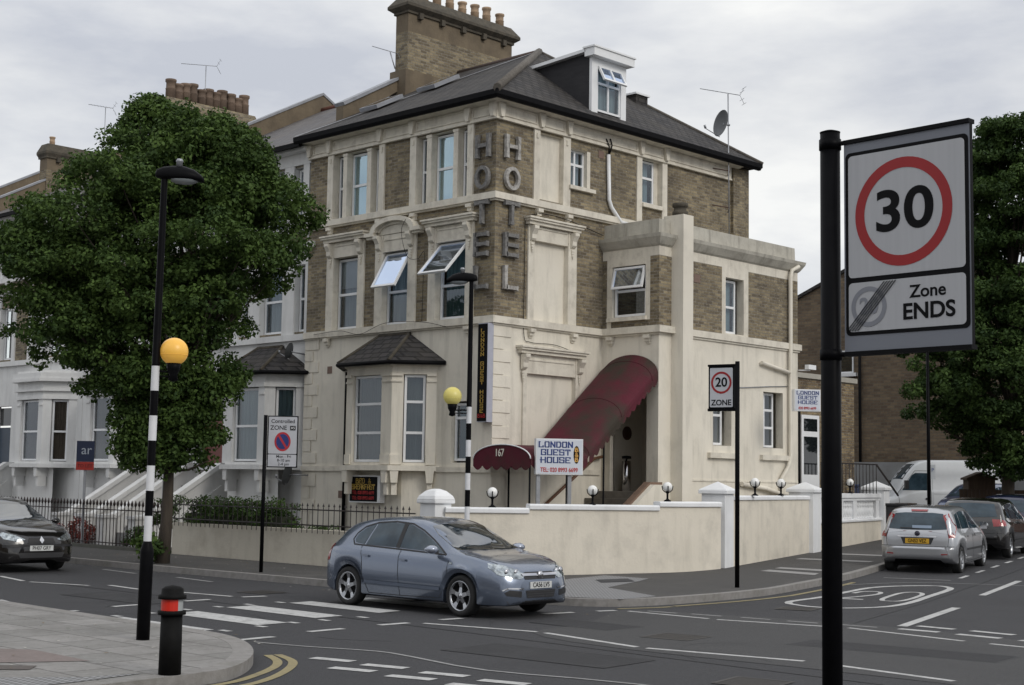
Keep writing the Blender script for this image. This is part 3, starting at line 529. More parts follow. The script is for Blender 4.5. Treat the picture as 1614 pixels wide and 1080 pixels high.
# horizontal mouldings
m = MB()
LFT.box(m, -6.78, .12, 8.35, 8.5, .001, .12); RGT.box(m, .0, 4.9, 8.351, 8.499, .001, .119); LFT.box(m, -6.78, .07, 8.31, 8.35, .001, .07); RGT.box(m, 0, 4.9, 8.311, 8.349, .001, .069)
LFT.box(m, -6.78, .1, 5.52, 5.68, .001, .1); RGT.box(m, 0, 3.76, 5.521, 5.679, .001, .099); LFT.box(m, -6.78, .05, 5.48, 5.52, .001, .05); RGT.box(m, 0, 3.76, 5.481, 5.519, .001, .049)
LFT.box(m, -6.78, .05, 2.16, 2.28, .001, .05); RGT.box(m, 0, 3.7, 2.161, 2.279, .001, .049)
for u in (-5.86,-3.95,-2.7,-.77): corbel(LFT, m, u, 8.31)
for u in (1.34,2.38,-.0+.02): corbel(RGT, m, u+.05, 8.31) if u > .1 else None
for u in (-5.86,-.77): corbel(LFT, m, u, 5.48)
for u in (1.2,2.66): corbel(RGT, m, u, 5.48)
m.build('string_course', TRIM, gh)
m = MB()
LFT.box(m, -6.8, .06, 10.24, 10.56, .001, .06); RGT.box(m, 0, 9.0, 10.241, 10.559, .001, .059)
LFT.box(m, -6.8, .09, 10.19, 10.24, .001, .09); RGT.box(m, 0, 9.0, 10.191, 10.239, .001, .089)
BR = (-6.72,-5.92,-3.95,-2.77,-.84,-.02); RB = (1.40,2.37,5.1,6.12)
def panel(W, u0, u1):
    for q in ((u0,u1,10.50,10.52),(u0,u1,10.29,10.31),(u0,u0+.025,10.31,10.5),(u1-.025,u1,10.31,10.5)): W.box(m, *q, .06, .085)
for a, b in zip(BR[:-1],BR[1:]): panel(LFT, a+.13, b-.13)
for a, b in zip((.02,)+RB, RB+(8.95,)): panel(RGT, a+.13, b-.13)
for u in BR:
    LFT.prism(m, [(u-.05,10.24),(u+.05,10.24),(u+.1,10.56),(u-.1,10.56)], .06, .15)
for u in (.06,)+RB: RGT.prism(m, [(u-.05,10.24),(u+.05,10.24),(u+.1,10.56),(u-.1,10.56)], .06, .15)
m.build('frieze', TRIM, gh)
m = MB()
prof = [(.06,10.55),(.10,10.555),(.2,10.585),(.34,10.60),(.35,10.63),(.06,10.65)]
def cornice(mb, prof, xa, ya, yb, x0=0, closed=True):
    """coved moulding swept round the corner: from (xa,-d) to (d,-d) to (d,yb)"""
    A = [Vector((xa,-d,z)) for d,z in prof]; B = [Vector((d,-d,z)) for d,z in prof]; Cc = [Vector((d,yb,z)) for d,z in prof]; n = len(prof)
    mb.add(A+B+Cc, [(i,(i+1)%n,n+(i+1)%n,n+i) for i in range(n)]+[(n+i,n+(i+1)%n,2*n+(i+1)%n,2*n+i) for i in range(n)]+[tuple(range(n)),tuple(range(2*n,3*n))])
cornice(m, prof, -6.85, 0, 9.3); m.build('cornice', TRIM, gh)
m = MB(); cornice(m, [(.352,10.56),(.42,10.56),(.47,10.62),(.475,10.735),(.352,10.735)], -6.95, 0, 9.85); m.build('gutter', BLACK, gh)
# quoins
for side in ('left edge','corner'):
    for z0, n_, st_, hh in ((2.36,11,.287,.262),(.5,5,.32,.295)):
        m = MB()
        for k in range(n_):
            z = z0+k*st_; a = .32 if k % 2 else .55
            if side == 'left edge': LFT.box(m, -6.77, -6.77+a, z, z+hh, .001, .022)
            else: RGT.box(m, .0, a+.02, z, z+hh, .001, .022)
        m.build('quoins', CREAM, gh)
m = MB()
LFT.box(m, -5.86, -5.68, 4.6, 4.78, .001, .01); LFT.box(m, -5.3,-5.1,1.5,1.68,.001,.01); RGT.box(m, 3.55,3.75,9.9,10.08,.001,.01); PS.box(m, 5.1,5.35,6.85,7.05,.001,.01)
m.build('air_vent', mat('terracotta_vent', (.22,.15,.12), (.16,.11,.09), .9, 30), gh)
# brick pier at the rear of the side wall and cast pipe
m = MB(); RGT.box(m, 9.05, 9.62, 8.0, 10.55, .001, .09); m.build('brick_pier', BRICK, gh)
m = MB(); m.tube([(.06,3.86,10.02),(.06,3.9,8.9),(.07,3.98,8.72),(.1,4.3,8.4),(.1,4.55,8.38)], .05); m.build('waste_pipe', UPVC, gh)
m = MB(); m.tube([(.06,3.86,10.0),(.1,3.84,10.2),(.07,3.76,10.4)], .018); m.tube([(.06,3.88,10.0),(.12,3.92,10.25),(.08,3.9,10.42)], .018)
m.wire([(.03,.96,7.9),(.03,.96,6.6),(.03,.97,5.35),(.03,1.2,5.17),(.04,2.0,5.17),(.04,2.7,5.05)], .008); m.wire([(.03,.97,8.08),(.08,1.5,8.2),(.08,2.4,8.17),(.06,3.7,7.98)], .010); m.build('cable', BLACK, gh)
m = MB(); m.wire([(-6.3,-.13,5.6),(-5.2,-.17,5.63),(-4.4,-.2,5.5),(-3.5,-.16,5.72),(-2.2,-.16,5.66),(-1.4,-.14,5.5)], .006); m.wire([(-2.75,-.15,8.3),(-2.9,-.25,7.9),(-2.85,-.1,7.3),(-2.5,-.07,7.2),(-2.3,-.05,7.35),(-2.33,-.03,6.8),(-2.35,-.03,5.7)], .006); m.build('cable', BLACK, gh)
# letters HOTEL on both faces of the corner
LETL = mat('flaking_letter_paint', (.24,.235,.23), (.12,.117,.112), .9, 14, dirt=((.07,.06,.055),.5,9))
LETR = mat('pale_letter_paint', (.50,.485,.46), (.25,.24,.225), .9, 12, dirt=((.09,.075,.065),.75,7))
def bar(W, mb, p, q, w_):
    a = Vector((*p,0)); b = Vector((*q,0)); t = (b-a).normalized(); nn = Vector((-t.y,t.x,0))*w_/2
    fl = 1.35; W.prism(mb, [tuple((a+nn*fl)[:2]),tuple((a-nn*fl)[:2]),tuple((a+(b-a)*.18-nn)[:2]),tuple((a+(b-a)*.82-nn)[:2]),tuple((b-nn*fl)[:2]),tuple((b+nn*fl)[:2]),tuple((a+(b-a)*.82+nn)[:2]),tuple((a+(b-a)*.18+nn)[:2])], .03, .12)
LZ = [9.33, 8.60, 7.80, 7.06, 6.31]
for W, u0, u1, mt in ((LFT,-.58,-.12,LETL),(RGT,.22,.70,LETR)):
    w_ = .085
    for ch, z0 in zip('HOTEL', LZ):
        m = MB(); h = .54; z1 = z0+h; um = (u0+u1)/2
        if ch == 'H': bar(W,m,(u0+.05,z0),(u0+.05,z1),w_); bar(W,m,(u1-.05,z0),(u1-.05,z1),w_); bar(W,m,(u0+.08,z0+h*.52),(u1-.08,z0+h*.52),w_)
        if ch == 'O':
            n = 24; a = (u1-u0)/2; b = h/2
            P0 = [(um+a*math.cos(2*math.pi*k/n), z0+b+b*math.sin(2*math.pi*k/n)) for k in range(n+1)]; P1 = [(um+(a-.085)*math.cos(2*math.pi*k/n), z0+b+(b-.085)*math.sin(2*math.pi*k/n)) for k in range(n+1)]
            for k in range(n): W.prism(m, [P0[k],P0[k+1],P1[k+1],P1[k]], .03, .12)
        if ch == 'T': bar(W,m,(u0,z1-.05),(u1,z1-.05),w_); bar(W,m,(um,z0),(um,z1-.08),w_)
        if ch == 'E':
            bar(W,m,(u0+.05,z0),(u0+.05,z1),w_)
            for zz in (z0+.045,z0+h/2,z1-.045): bar(W,m,(u0+.07,zz),(u1-.02,zz),w_)
        if ch == 'L': bar(W,m,(u0+.06,z0),(u0+.06,z1),w_); bar(W,m,(u0+.08,z0+.045),(u1-.02,z0+.045),w_)
        m.build('sign_letter', mt if not (W is RGT and ch in 'TE') else LETL, gh)
# bay window
bay = MB(); by = -.73; bx = [(-4.93,0),(-4.2,by),(-2.56,by),(-1.82,0)]
FB = Wall((0,by,0), (1,0,0), (0,-1,0)); cu = Vector((-1.82+2.56, -by, 0)); CB = Wall((-2.56,by,0), cu, Vector((cu.y,-cu.x,0))); CL = Wall((-4.93,0,0), Vector((.73,by,0)), Vector((by,-.73,0)))
Lc = cu.length
make_wall(FB, -4.2, -2.56, 2.3, 4.62, [(-3.98,-2.92,2.37,4.42)], [CREAM], lambda u,z: 0, gh, 'bay_wall', reveal=.12)
make_wall(CB, 0, Lc, 2.3, 4.62, [(.27,.80,2.37,4.42)], [CREAM], lambda u,z: 0, gh, 'bay_wall', reveal=.12)
make_wall(CL, 0, Lc, 2.3, 4.62, [(.24,.77,2.37,4.42)], [CREAM], lambda u,z: 0, gh, 'bay_wall', reveal=.12)
window(FB, gh, -3.96,-2.94,2.38,4.41, bars=(3.06,3.74), curtain=CURT3, d=-.08)
window(CB, gh, .29,.78,2.38,4.41, bars=(3.06,3.78), curtain=CURT3, d=-.08); window(CL, gh, .26,.75,2.38,4.41, bars=(3.06,3.74), curtain=CURT3, d=-.08)
m = MB()
for W, us in ((FB,((-4.2,-4.0),(-2.9,-2.56))),(CB,((.0,.25),(.82,Lc)))):
    for a, b in us:
        W.box(m, a, b, 4.24, 4.28, .001, .03); W.box(m, a, b, 4.38, 4.44, .001, .045); W.box(m, a, b, 2.32, 2.55, .001, .035)
m.build('pilaster_mould', CREAM, gh)
def slab(mb, pts, off, z0, z1):
    P = [Vector((*p,0)) for p in pts]; o = []
    n = len(P); 
    for i in range(n):
        if i in (0,n-1): t = (P[min(i+1,n-1)]-P[max(i-1,0)]).normalized(); q = P[i] + Vector((-1 if i == 0 else 1,0,0))*off*1.1
        else:
            t1 = (P[i]-P[i-1]).normalized(); t2 = (P[i+1]-P[i]).normalized(); n1 = Vector((t1.y,-t1.x,0)); n2 = Vector((t2.y,-t2.x,0)); b = (n1+n2); q = P[i]+b*off/(1+n1.dot(n2))
        o.append(q)
    vs = [(q.x,q.y,z0) for q in o]+[(q.x,q.y,z1) for q in o]; fs = [(i,(i+1)%n,n+(i+1)%n,n+i) for i in range(n)]+[tuple(range(n)),tuple(range(n,2*n))]
    mb.add(vs, fs)
m = MB(); slab(m, bx, .12, 2.18, 2.30); slab(m, bx, .06, 4.62, 4.68)
for W, us in ((FB,(-4.1,-2.68)),(CB,(.1,.92))):
    for u in us:
        W.prism(m, [(u-.07,1.9),(u+.07,1.9),(u+.1,2.18),(u-.1,2.18)], -.3, .1); W.box(m, u-.06, u+.06, 1.62, 1.9, -.25, .03)
m.build('bay_sill', CREAM, gh)
make_wall(Wall((0,-.42,0),(1,0,0),(0,-1,0)), -4.3, -2.5, -.3, 2.18, [], [CREAM], lambda u,z: 0, gh, 'bay_base', reveal=.1)
for q_ in ([(-2.5,-.42,-.3),(-2.0,0,-.3),(-2.0,0,2.18),(-2.5,-.42,2.18)],[(-4.3,-.42,-.3),(-4.75,0,-.3),(-4.75,0,2.18),(-4.3,-.42,2.18)]): m = MB(); m.add(q_,[(0,1,2,3)]); m.build('bay_base', CREAM, gh, fixn=False)
def bayroof(parent, x0, x1, ex, yf, ze, rx0, rx1, zr, mt, yb=0):
    m = MB(); c0 = x0+ex; c1 = x1-ex
    V = [(x0-.3,yb-.0,ze),(c0-.1,yf,ze),(c1+.1,yf,ze),(x1+.3,yb-.0,ze),(rx0,yb-.02,zr),(rx1,yb-.02,zr)]
    V += [(a,b,c-.07) for a,b,c in V[:4]]
    m.add(V, [(0,1,4),(1,2,5,4),(2,3,5),(0,6,7,1),(1,7,8,2),(2,8,9,3),(6,7,8,9)]); o = m.build('bay_roof', mt, parent)
    h = MB()
    for a, b in ((1,4),(2,5)): h.tube([V[a],V[b]], .045, 6)
    h.tube([V[4],V[5]], .05, 6); h.build('hip_tiles', DARKST, o); g = MB(); g.tube([V[i][:2]+(ze-.04,) for i in range(4)], .05, 8); g.build('bay_gutter', BLACK, o)
    return o
bayroof(gh, -4.93, -1.82, .73, -.95, 4.72, -3.86, -2.77, 5.44, SLATE)
m = MB(); m.tube([(-5.02,-.06,4.6),(-5.02,-.06,.1)], .045); m.build('downpipe', BLACK, gh)
# main roof
E1 = Vector((-6.9,-.46,10.73)); E2 = Vector((.46,-.46,10.73)); E3 = Vector((.46,9.9,10.73)); E4 = Vector((-6.9,9.9,10.73)); AP = Vector((-3.36,4.95,13.53)); RD = Vector((-6.9,4.95,13.53))
m = MB(); m.add([E1,E2,AP,RD,E3,E4], [(0,1,2,3),(1,4,2),(4,5,3,2),(0,3,5)]); m.add([E1-Vector((0,0,.1)),E2-Vector((0,0,.1)),E3-Vector((0,0,.1)),E4-Vector((0,0,.1)),E1,E2,E3,E4],[(0,1,2,3),(0,1,5,4),(1,2,6,5),(2,3,7,6),(3,0,4,7)]); roof = m.build('roof', SLATE, gh)
m = MB(); m.tube([E2+Vector((0,0,.02)),AP], .1, 8); m.tube([E3+Vector((0,0,.02)),AP], .05, 8); m.build('hip_tiles', mat('mortar_hip', (.16,.145,.125), (.09,.08,.07), .95, 12, bump=.8), roof)
m = MB(); m.tube([AP,RD], .07, 8); m.build('ridge_tiles', mat('ridge_tile', (.10,.07,.06), (.07,.055,.05), .9, 8), roof)
nrm = Vector((0,-(AP.z-E1.z),(AP.y-E1.y))).normalized()
m = MB()
a = E1+nrm*.03+Vector((.02,.0,0)); b = AP+nrm*.03+Vector((-.15,-.15,-.08)); sd_ = (b-a).cross(nrm).normalized()*.06
m.add([a-sd_,b-sd_,b+sd_,a+sd_],[(0,1,2,3)]); m.build('lead_flashing', LEAD, roof, fixn=False)
# two skylights on the front slope
for t, L_ in ((.36,.09),(.60,.10)):
    c = a+(b-a)*t+nrm*.02; ux = Vector((1,0,0)); uy = nrm.cross(ux); m = MB()
    for (p0,p1,q0,q1,h0,h1) in ((-.35,.35,-.5,.5,0,.1),): 
        V = [c+ux*x_+uy*y_+nrm*h_ for h_ in (h0,h1) for x_,y_ in ((p0,q0),(p1,q0),(p1,q1),(p0,q1))]; m.add(V, [(0,3,2,1),(4,5,6,7),(0,1,5,4),(1,2,6,5),(2,3,7,6),(3,0,4,7)])
    m.k = 1; m.add([c+ux*x_+uy*y_+nrm*.103 for x_,y_ in ((-.27,-.42),(.27,-.42),(.27,.42),(-.27,.42))],[(0,1,2,3)]); m.build('skylight', [LEAD, DARKGL], roof, fixn=False)
# chimney stack on the party wall
def stack(parent, x0, x1, y0, y1, zb, zt, npots, body=CHREND, band=BRICK, potc=(.42,.30,.20), ph=.55, low=True, cap=.22, pr=.13, capm=None):
    m = MB(); h = zt-zb
    z1 = zb+h*.30; z2 = zb+h*.78
    m.k = 0; m.box(x0-.08, x1+.08, y0-.12, y1+.05, zb-2.2, z1, (.0,.0)); m.k = 1; m.box(x0, x1, y0, y1, z1, z2); m.k = 0; m.box(x0-.001,x1+.001,y0-.001,y1+.001,z2,zt); s = m.build('chimney', [body,band], parent)
    m = MB(); m.box(x0-.05,x1+.05,y0-.05,y1+.05,zt,zt+.06)
    m.add([(x0-.05,y0-.05,zt+.06),(x1+.05,y0-.05,zt+.06),(x1+.05,y1+.05,zt+.06),(x0-.05,y1+.05,zt+.06)]+[(x0-cap,y0-cap,zt+.16),(x1+cap,y0-cap,zt+.16),(x1+cap,y1+cap,zt+.16),(x0-cap,y1+cap,zt+.16)]+[(x0-cap,y0-cap,zt+.24),(x1+cap,y0-cap,zt+.24),(x1+cap,y1+cap,zt+.24),(x0-cap,y1+cap,zt+.24)]+[(x0+.02,y0+.02,zt+.52),(x1-.02,y0+.02,zt+.52),(x1-.02,y1-.02,zt+.52),(x0+.02,y1-.02,zt+.52)],
      [(i+4*k,(i+1)%4+4*k,(i+1)%4+4*k+4,i+4*k+4) for k in range(3) for i in range(4)]+[(12,13,14,15)])
    for k in range(5):
        yy = y0+.4+k*(y1-y0-.8)/4; m.box(x0-.12,x1+.12,yy-.07,yy+.07,zt-.12,zt+.05)
    m.build('chimney_cap', capm or DARKST, s); cs = []; ph0 = ph
    for k in range(npots):
        yy = y0+.3+k*(y1-y0-.6)/max(1,npots-1)+random.uniform(-.03,.03); ph = ph0*random.uniform(.82,1.1); fq_ = random.uniform(.75,1.2); c = tuple(v*fq_ for v in potc)
        m = MB(); m.lathe([(pr,0),(pr*.95,ph*.55),(pr*1.03,ph*.58),(pr*.9,ph*.62),(pr*.88,ph*.85),(pr*1.08,ph*.9),(pr*1.08,ph),(pr*.85,ph),(pr*.8,ph*.6)], ((x0+x1)/2, yy, zt+.42), 14)
        m.build('chimney_pot', mat('pot_clay', c, tuple(v*.65 for v in c), .9, 4, dirt=((.08,.06,.05),.5,3)), s)
    return s
stack(gh, -7.0, -6.5, 3.0, 7.1, 12.5, 14.82, 8, cap=.18)
# parapet upstand of the party wall
m = MB(); pw = Wall((-7.0,0,0),(0,1,0),(-1,0,0)); pw.prism(m, [(1.0,11.4),(3.1,12.75),(3.1,13.05),(1.0,11.85)], -.25, .05); m.k = 1; pw.prism(m, [(1.0,11.85),(3.1,13.05),(3.1,13.13),(.95,11.93)], -.3, .1); m.build('party_parapet', [CHREND, LEAD], gh)
# dormer
dx = .15; dy0, dy1 = 3.10, 4.36; DW = Wall((dx,0,0),(0,1,0),(1,0,0))
xb = -2.55; zt = 12.42; zbk = 12.42
zroof = lambda x: 10.73+(.46-x)*(13.53-10.73)/(.46+3.36)
CHK = mat('dormer_cheek', (.035,.034,.037), (.022,.022,.025), .9, 3, stretch=(1,1,4))
for y in (dy0, dy1):
    m = MB(); m.add([(dx-.02,y,zroof(dx)-.1),(dx-.02,y,12.43),(-2.0,y,12.31),(-2.0,y,zroof(-2.0)-.1)],[(0,1,2,3)])
    if y == dy0: dm = m.build('dormer', CHK, gh, fixn=False)
    else: m.build('dormer_cheek', CHK, dm, fixn=False)
m = MB(); DW.box(m, dy0-.02, dy0+.2, 10.85, 12.3, -.06, .02); DW.box(m, dy1-.18, dy1+.02, 10.85, 12.3, -.06, .02); DW.box(m, dy0+.2, dy1-.18, 12.12, 12.3, -.06, .015)
m.box(dx-.12, dx+.2, dy0-.14, dy1+.13, 12.30, 12.50); m.box(dx-.16, dx+.23, dy0-.17, dy1+.16, 12.50, 12.54); m.add([(dx-.1,y,z) for y in (dy0-.14,dy1+.13) for z in (12.42,12.5)]+[(-2.05,y,z) for y in (dy0-.14,dy1+.13) for z in (12.30,12.38)], [(0,1,3,2),(4,6,7,5),(0,4,5,1),(2,3,7,6),(1,5,7,3),(0,2,6,4)]); m.build('dormer_fascia', UPVC, dm)
window(DW, dm, dy0+.2, dy1-.18, 11.0, 12.12, bars=(11.7,), vbars=((dy0+dy1)/2,), curtain=CURT, open_top=(11.68,28), d=-.01, fw=.05)
m = MB(); m.add([(dx-.05,dy0,10.85),(dx-.05,dy1,10.85),(dx-.05,dy1,11.02),(dx-.05,dy0,11.02)],[(0,1,2,3)]); m.build('dormer_apron', LEAD, dm, fixn=False)
m = MB(); m.box(-1.9,-1.5,6.8,7.3,12.0,12.42); m.k = 1; m.box(-1.95,-1.45,6.75,7.35,12.42,12.47); m.build('roof_vent_box', [SLATE, UPVC], gh)
# side wing with the porch
B_ = 7.36
PW = (.30,1.34,5.93,7.18)
PARCH = (.28,1.40,1.78,4.4)
zoneP = lambda u, z: 1 if z < 5.6 else (2 if (z > B_ or (.14 < u < 1.48)) else 0)
make_wall(PF, 0, 1.75, -.3, 7.6, [PW,PARCH], [BRICK,CREAM,TRIM], zoneP, gh, 'porch_wall', extra_z=(5.6,B_), extra_u=(.14,1.48), rk=2, reveal=.12)
window(PF, gh, PW[0]+.03, PW[1]-.03, PW[2]+.03, PW[3]-.02, bars=(6.58,), curtain=CURT2, open_top=(6.6,14), d=-.08, cgap=(.0,.9))
zoneS = lambda u, z: 1 if z < 5.6 else (2 if (z > B_ or (6.25 < u < 7.38)) else 0)
make_wall(PS, 3.76, 9.62, -.3, 7.6, [(6.41,7.18,5.72,7.12),(5.9,6.66,2.93,3.95),(8.04,8.92,2.93,4.36)], [BRICK,CREAM,TRIM], zoneS, gh, 'wing_wall', extra_z=(5.6,B_), extra_u=(6.25,7.38), rk=2, reveal=.22)
m = MB(); m.add([(1.75,9.62,-.3),(0,9.62,-.3),(0,9.62,7.6),(1.75,9.62,7.6)],[(0,1,2,3)]); m.build('wing_rear_wall', CREAM, gh, fixn=False)
window(PS, gh, 6.43, 7.02, 5.74, 7.08, bars=(6.4,), curtain=CURT, d=-.15); window(PS, gh, 5.92, 6.5, 2.95, 3.92, bars=(3.68,), curtain=CURT2, d=-.18, cgap=(.3,1)); 
window(PS, gh, 8.06, 8.74, 2.95, 4.34, bars=(3.45,3.9), vbars=(8.32,), curtain=ROOM and CURT2, d=-.18, cgap=(.2,1))
m = MB()
PF.box(m, .2, 1.4, 5.84, 5.93, .001, .09); m.build('window_sill', TRIM, gh); m = MB(); PF.box(m, .28, 1.48, 5.69, 5.84, -.02, .002); m.build('brick_apron', BRICK, gh)
for a_, b_ in ((5.67,6.87),(7.88,9.1)): m = MB(); PS.box(m, a_, b_, 2.62, 2.75, -.2, .1); m.build('window_sill', TRIM, gh)
m = MB()
PF.box(m, -.0, 1.75+.12, 5.52, 5.68, .001, .12); PS.box(m, 3.76, 4.23, 5.521, 5.679, .001, .119); PS.box(m, 4.6, 9.7, 5.521, 5.679, .001, .08); PF.box(m, 0, 1.8, 5.47, 5.52, .001, .05); PS.box(m, 4.6, 9.66, 5.471, 5.519, .001, .04)
PS.box(m, 4.6, 9.6, 2.05, 2.09, .001, .02); corbel(PF, m, .3, 5.47); corbel(PF, m, 1.45, 5.47)
m.build('string_course', TRIM, gh)
m = MB()
pr2 = [(-.15,7.58),(.0,7.58),(.05,7.62),(.16,7.78),(.18,7.86),(-.15,7.88)]
def sweep3(mb, prof, x1, y0, y1, x0=-.0):
    A = [Vector((x0-.0,y0-d,z)) for d,z in prof]; B = [Vector((x1+d,y0-d,z)) for d,z in prof]; Cc = [Vector((x1+d,y1+d*.8,z)) for d,z in prof]; n = len(prof)
    mb.add(A+B+Cc, [(i,(i+1)%n,n+(i+1)%n,n+i) for i in range(n)]+[(n+i,n+(i+1)%n,2*n+(i+1)%n,2*n+i) for i in range(n)]+[tuple(range(n)),tuple(range(2*n,3*n))])
sweep3(m, pr2, 1.75, 3.76, 9.62); sweep3(m, [(-.2,7.87),(-.04,7.87),(-.05,8.24),(-.2,8.26)], 1.75, 3.76, 9.6)
m.add([(0,3.9,8.0),(1.65,3.9,8.0),(1.65,9.55,8.0),(0,9.55,8.0)],[(0,1,2,3)]); m.build('parapet', PARA, gh)
m = MB(); m.box(1.5,2.1,4.23,4.62,-.2,8.36); m.build('flue_stack', CREAM, gh)
m = MB(); m.lathe([(.19,0),(.19,.1),(.15,.13),(.15,.2),(.19,.22),(.19,.3),(.14,.3),(.13,0)], (1.85,4.42,8.36), 16); m.build('flue_cowl', DARKST, gh)
m = MB(); m.tube([(1.9,9.45,7.72),(1.85,9.2,7.6),(1.84,9.15,7.4),(1.84,9.15,2.75),(1.86,9.0,2.45),(1.84,8.75,2.2),(1.84,8.72,.6)], .055); m.tube([(1.83,7.85,5.08),(1.83,9.15,4.9)], .05); m.tube([(1.83,7.0,2.0),(1.84,8.0,1.9),(1.84,9.0,1.7)], .06); m.build('rainwater_pipe', CREAM, gh)
m = MB(); m.tube([(1.77,6.2,4.35),(1.78,7.3,4.42),(1.77,8.3,4.5),(1.77,9.1,4.55)], .012); m.build('cable', GREYM, gh)
# porch interior, door, steps
m = MB(); m.add([(.02,3.9,1.78),(1.6,3.9,1.78),(1.6,5.3,1.78),(.02,5.3,1.78),(1.6,3.9,4.6),(1.6,5.3,4.6),(.02,5.3,4.6),(.02,3.9,4.6)],[(0,1,2,3),(1,4,5,2),(3,2,5,6),(7,4,5,6)]); m.build('porch_interior', mat('porch_plaster', (.70,.64,.54), (.62,.56,.47), .8, 2), gh, fixn=False)
m = MB(); RGT.box(m, 4.03, 4.26, 1.8, 3.74, -.1, -.05); dr = m.build('entrance_door', mat('brown_door', (.11,.05,.025), (.07,.03,.015), .5, 3, stretch=(6,6,.5)), gh)
m = MB(); m.tube([(-.04,4.08,2.7),(-.0,4.08,2.7),(0,4.08,2.9)], .015); m.build('handle', GREYM, dr)
m = MB(); m.lathe([(.001,0),(.17,0),(.17,.02),(.001,.02)], (.005,4.72,3.2), 20, 'x'); m.build('wall_plaque', mat('plaque', (.08,.03,.02), (.05,.02,.015), .6, 6), gh)
m = MB()
for k in range(9):
    y1 = 3.76-.0-k*.30; z1 = 1.78-k*.17; m.box(.02, 1.72, y1-.30, y1 if k else 3.9, max(-.2,z1-.9), z1-.0)
m.build('steps', mat('step_stone', (.22,.20,.17), (.13,.12,.105), .9, 6), gh)
m = MB(); SW = Wall((1.73,0,0),(0,1,0),(1,0,0)); SW.prism(m, [(3.75,1.95),(3.3,1.95),(.85,.30),(.85,-.3),(3.75,-.3)], 0, .3); m.k = 1; SW.prism(m, [(3.75,1.95),(3.3,1.95),(.85,.30),(.85,.36),(3.3,2.01),(3.75,2.01)], -.02, .16); m.build('stair_wall', [CREAM, mat('brown_coping', (.20,.13,.09), (.14,.09,.065), .8, 5)], gh)
m = MB(); m.tube([(.1,3.7,2.6),(.1,3.4,2.55),(.1,1.0,1.0)], .035); m.build('handrail', mat('brown_rail', (.16,.07,.035), (.11,.05,.025), .5, 3), gh)
# balusters grille at basement and plinth details
m = MB()
for k in range(5): m.box(1.98, 2.0, 5.3+k*.15, 5.33+k*.15, 1.2, 1.62)
m.box(1.97, 2.01, 5.25, 5.95, 1.6, 1.63); m.build('basement_grille', IRON, gh)
# ---- awning
MAROON = mat('maroon_canvas', (.095,.012,.024), (.075,.010,.019), .8, 2.5, dirt=((.030,.030,.020),.9,.55,.44,.60), bump=.15, spec=.3)
aw = thing('entrance_awning', 'maroon barrel awning marked 167 stepping up over the entrance stairs of the hotel', 'awning')
def arc(y, zs, rise, x0=.03, x1=1.77, n=18): return [(x0+(x1-x0)*(1-math.cos(math.pi*k/n))/2, y, zs+rise*math.sin(math.pi*k/n)) for k in range(n+1)]
st = [(3.72,4.52,.50),(3.5,4.36,.49),(2.4,3.46,.46),(1.3,2.57,.36),(1.25,2.50,.31),(.3,2.47,.30),(-.57,2.45,.31)]
rows = [arc(*q) for q in st]; n = 19; m = MB()
m.add([p for r_ in rows for p in r_], [(j*n+i, j*n+i+1, (j+1)*n+i+1, (j+1)*n+i) for j in range(len(rows)-1) for i in range(n-1)], False); m.build('canopy', MAROON, aw, fixn=False)
m = MB()
for q_ in (1,2,3): m.tube([(x_,y_,z_-.001) for x_,y_,z_ in rows[q_]], .008, 5)
m.build('canopy_seams', mat('dark_seam', (.06,.010,.018), None, .9, spec=.1), aw)
m = MB()
def scallop(A, B, n, h, drop=.09):
    A = Vector(A); B = Vector(B)
    for k in range(n):
        a = A+(B-A)*k/n; b = A+(B-A)*(k+1)/n; pts = [a,b,b-Vector((0,0,h))]+[a+(b-a)*(1-t/6)-Vector((0,0,h+drop*math.sin(math.pi*t/6))) for t in range(1,6)]+[a-Vector((0,0,h))]
        m.add(pts, [tuple(range(len(pts)))])
for x in (.03, 1.77):
    for (y0,z0,_),(y1,z1,_) in zip(st[:-1], st[1:]):
        L_ = math.dist((y0,z0),(y1,z1))
        if L_ > .2: scallop((x,y0,z0),(x,y1,z1), max(1,round(L_/.25)), .12)
fr = arc(-.575, 2.45, .31); m.add(fr, [tuple(range(len(fr)))]); scallop((.03,-.58,2.45),(1.77,-.58,2.45), 6, .15)
m.build('valance', MAROON, aw, fixn=False)
m = MB(); m.tube([(p[0],-.585,p[2]+.005) for p in fr], .014, 6); m.build('piping', UPVC, aw)
textmesh('167', Wall((0,-.58,0),(1,0,0),(0,-1,0)), .84, 2.58, .004, .23, mat('cream_lettering', (.72,.68,.6), None, .7), aw, sx=.8, bold=.01)
m = MB()
for x, y in ((1.72,-.55),(.08,.5),(1.72,.62),(1.72,1.85)): m.tube([(x,y,.1),(x,y,{-.55:2.45,.5:2.45,.62:2.45,1.85:3.0}[y])], .022, 8)
m.build('awning_pole', BLACK, aw)
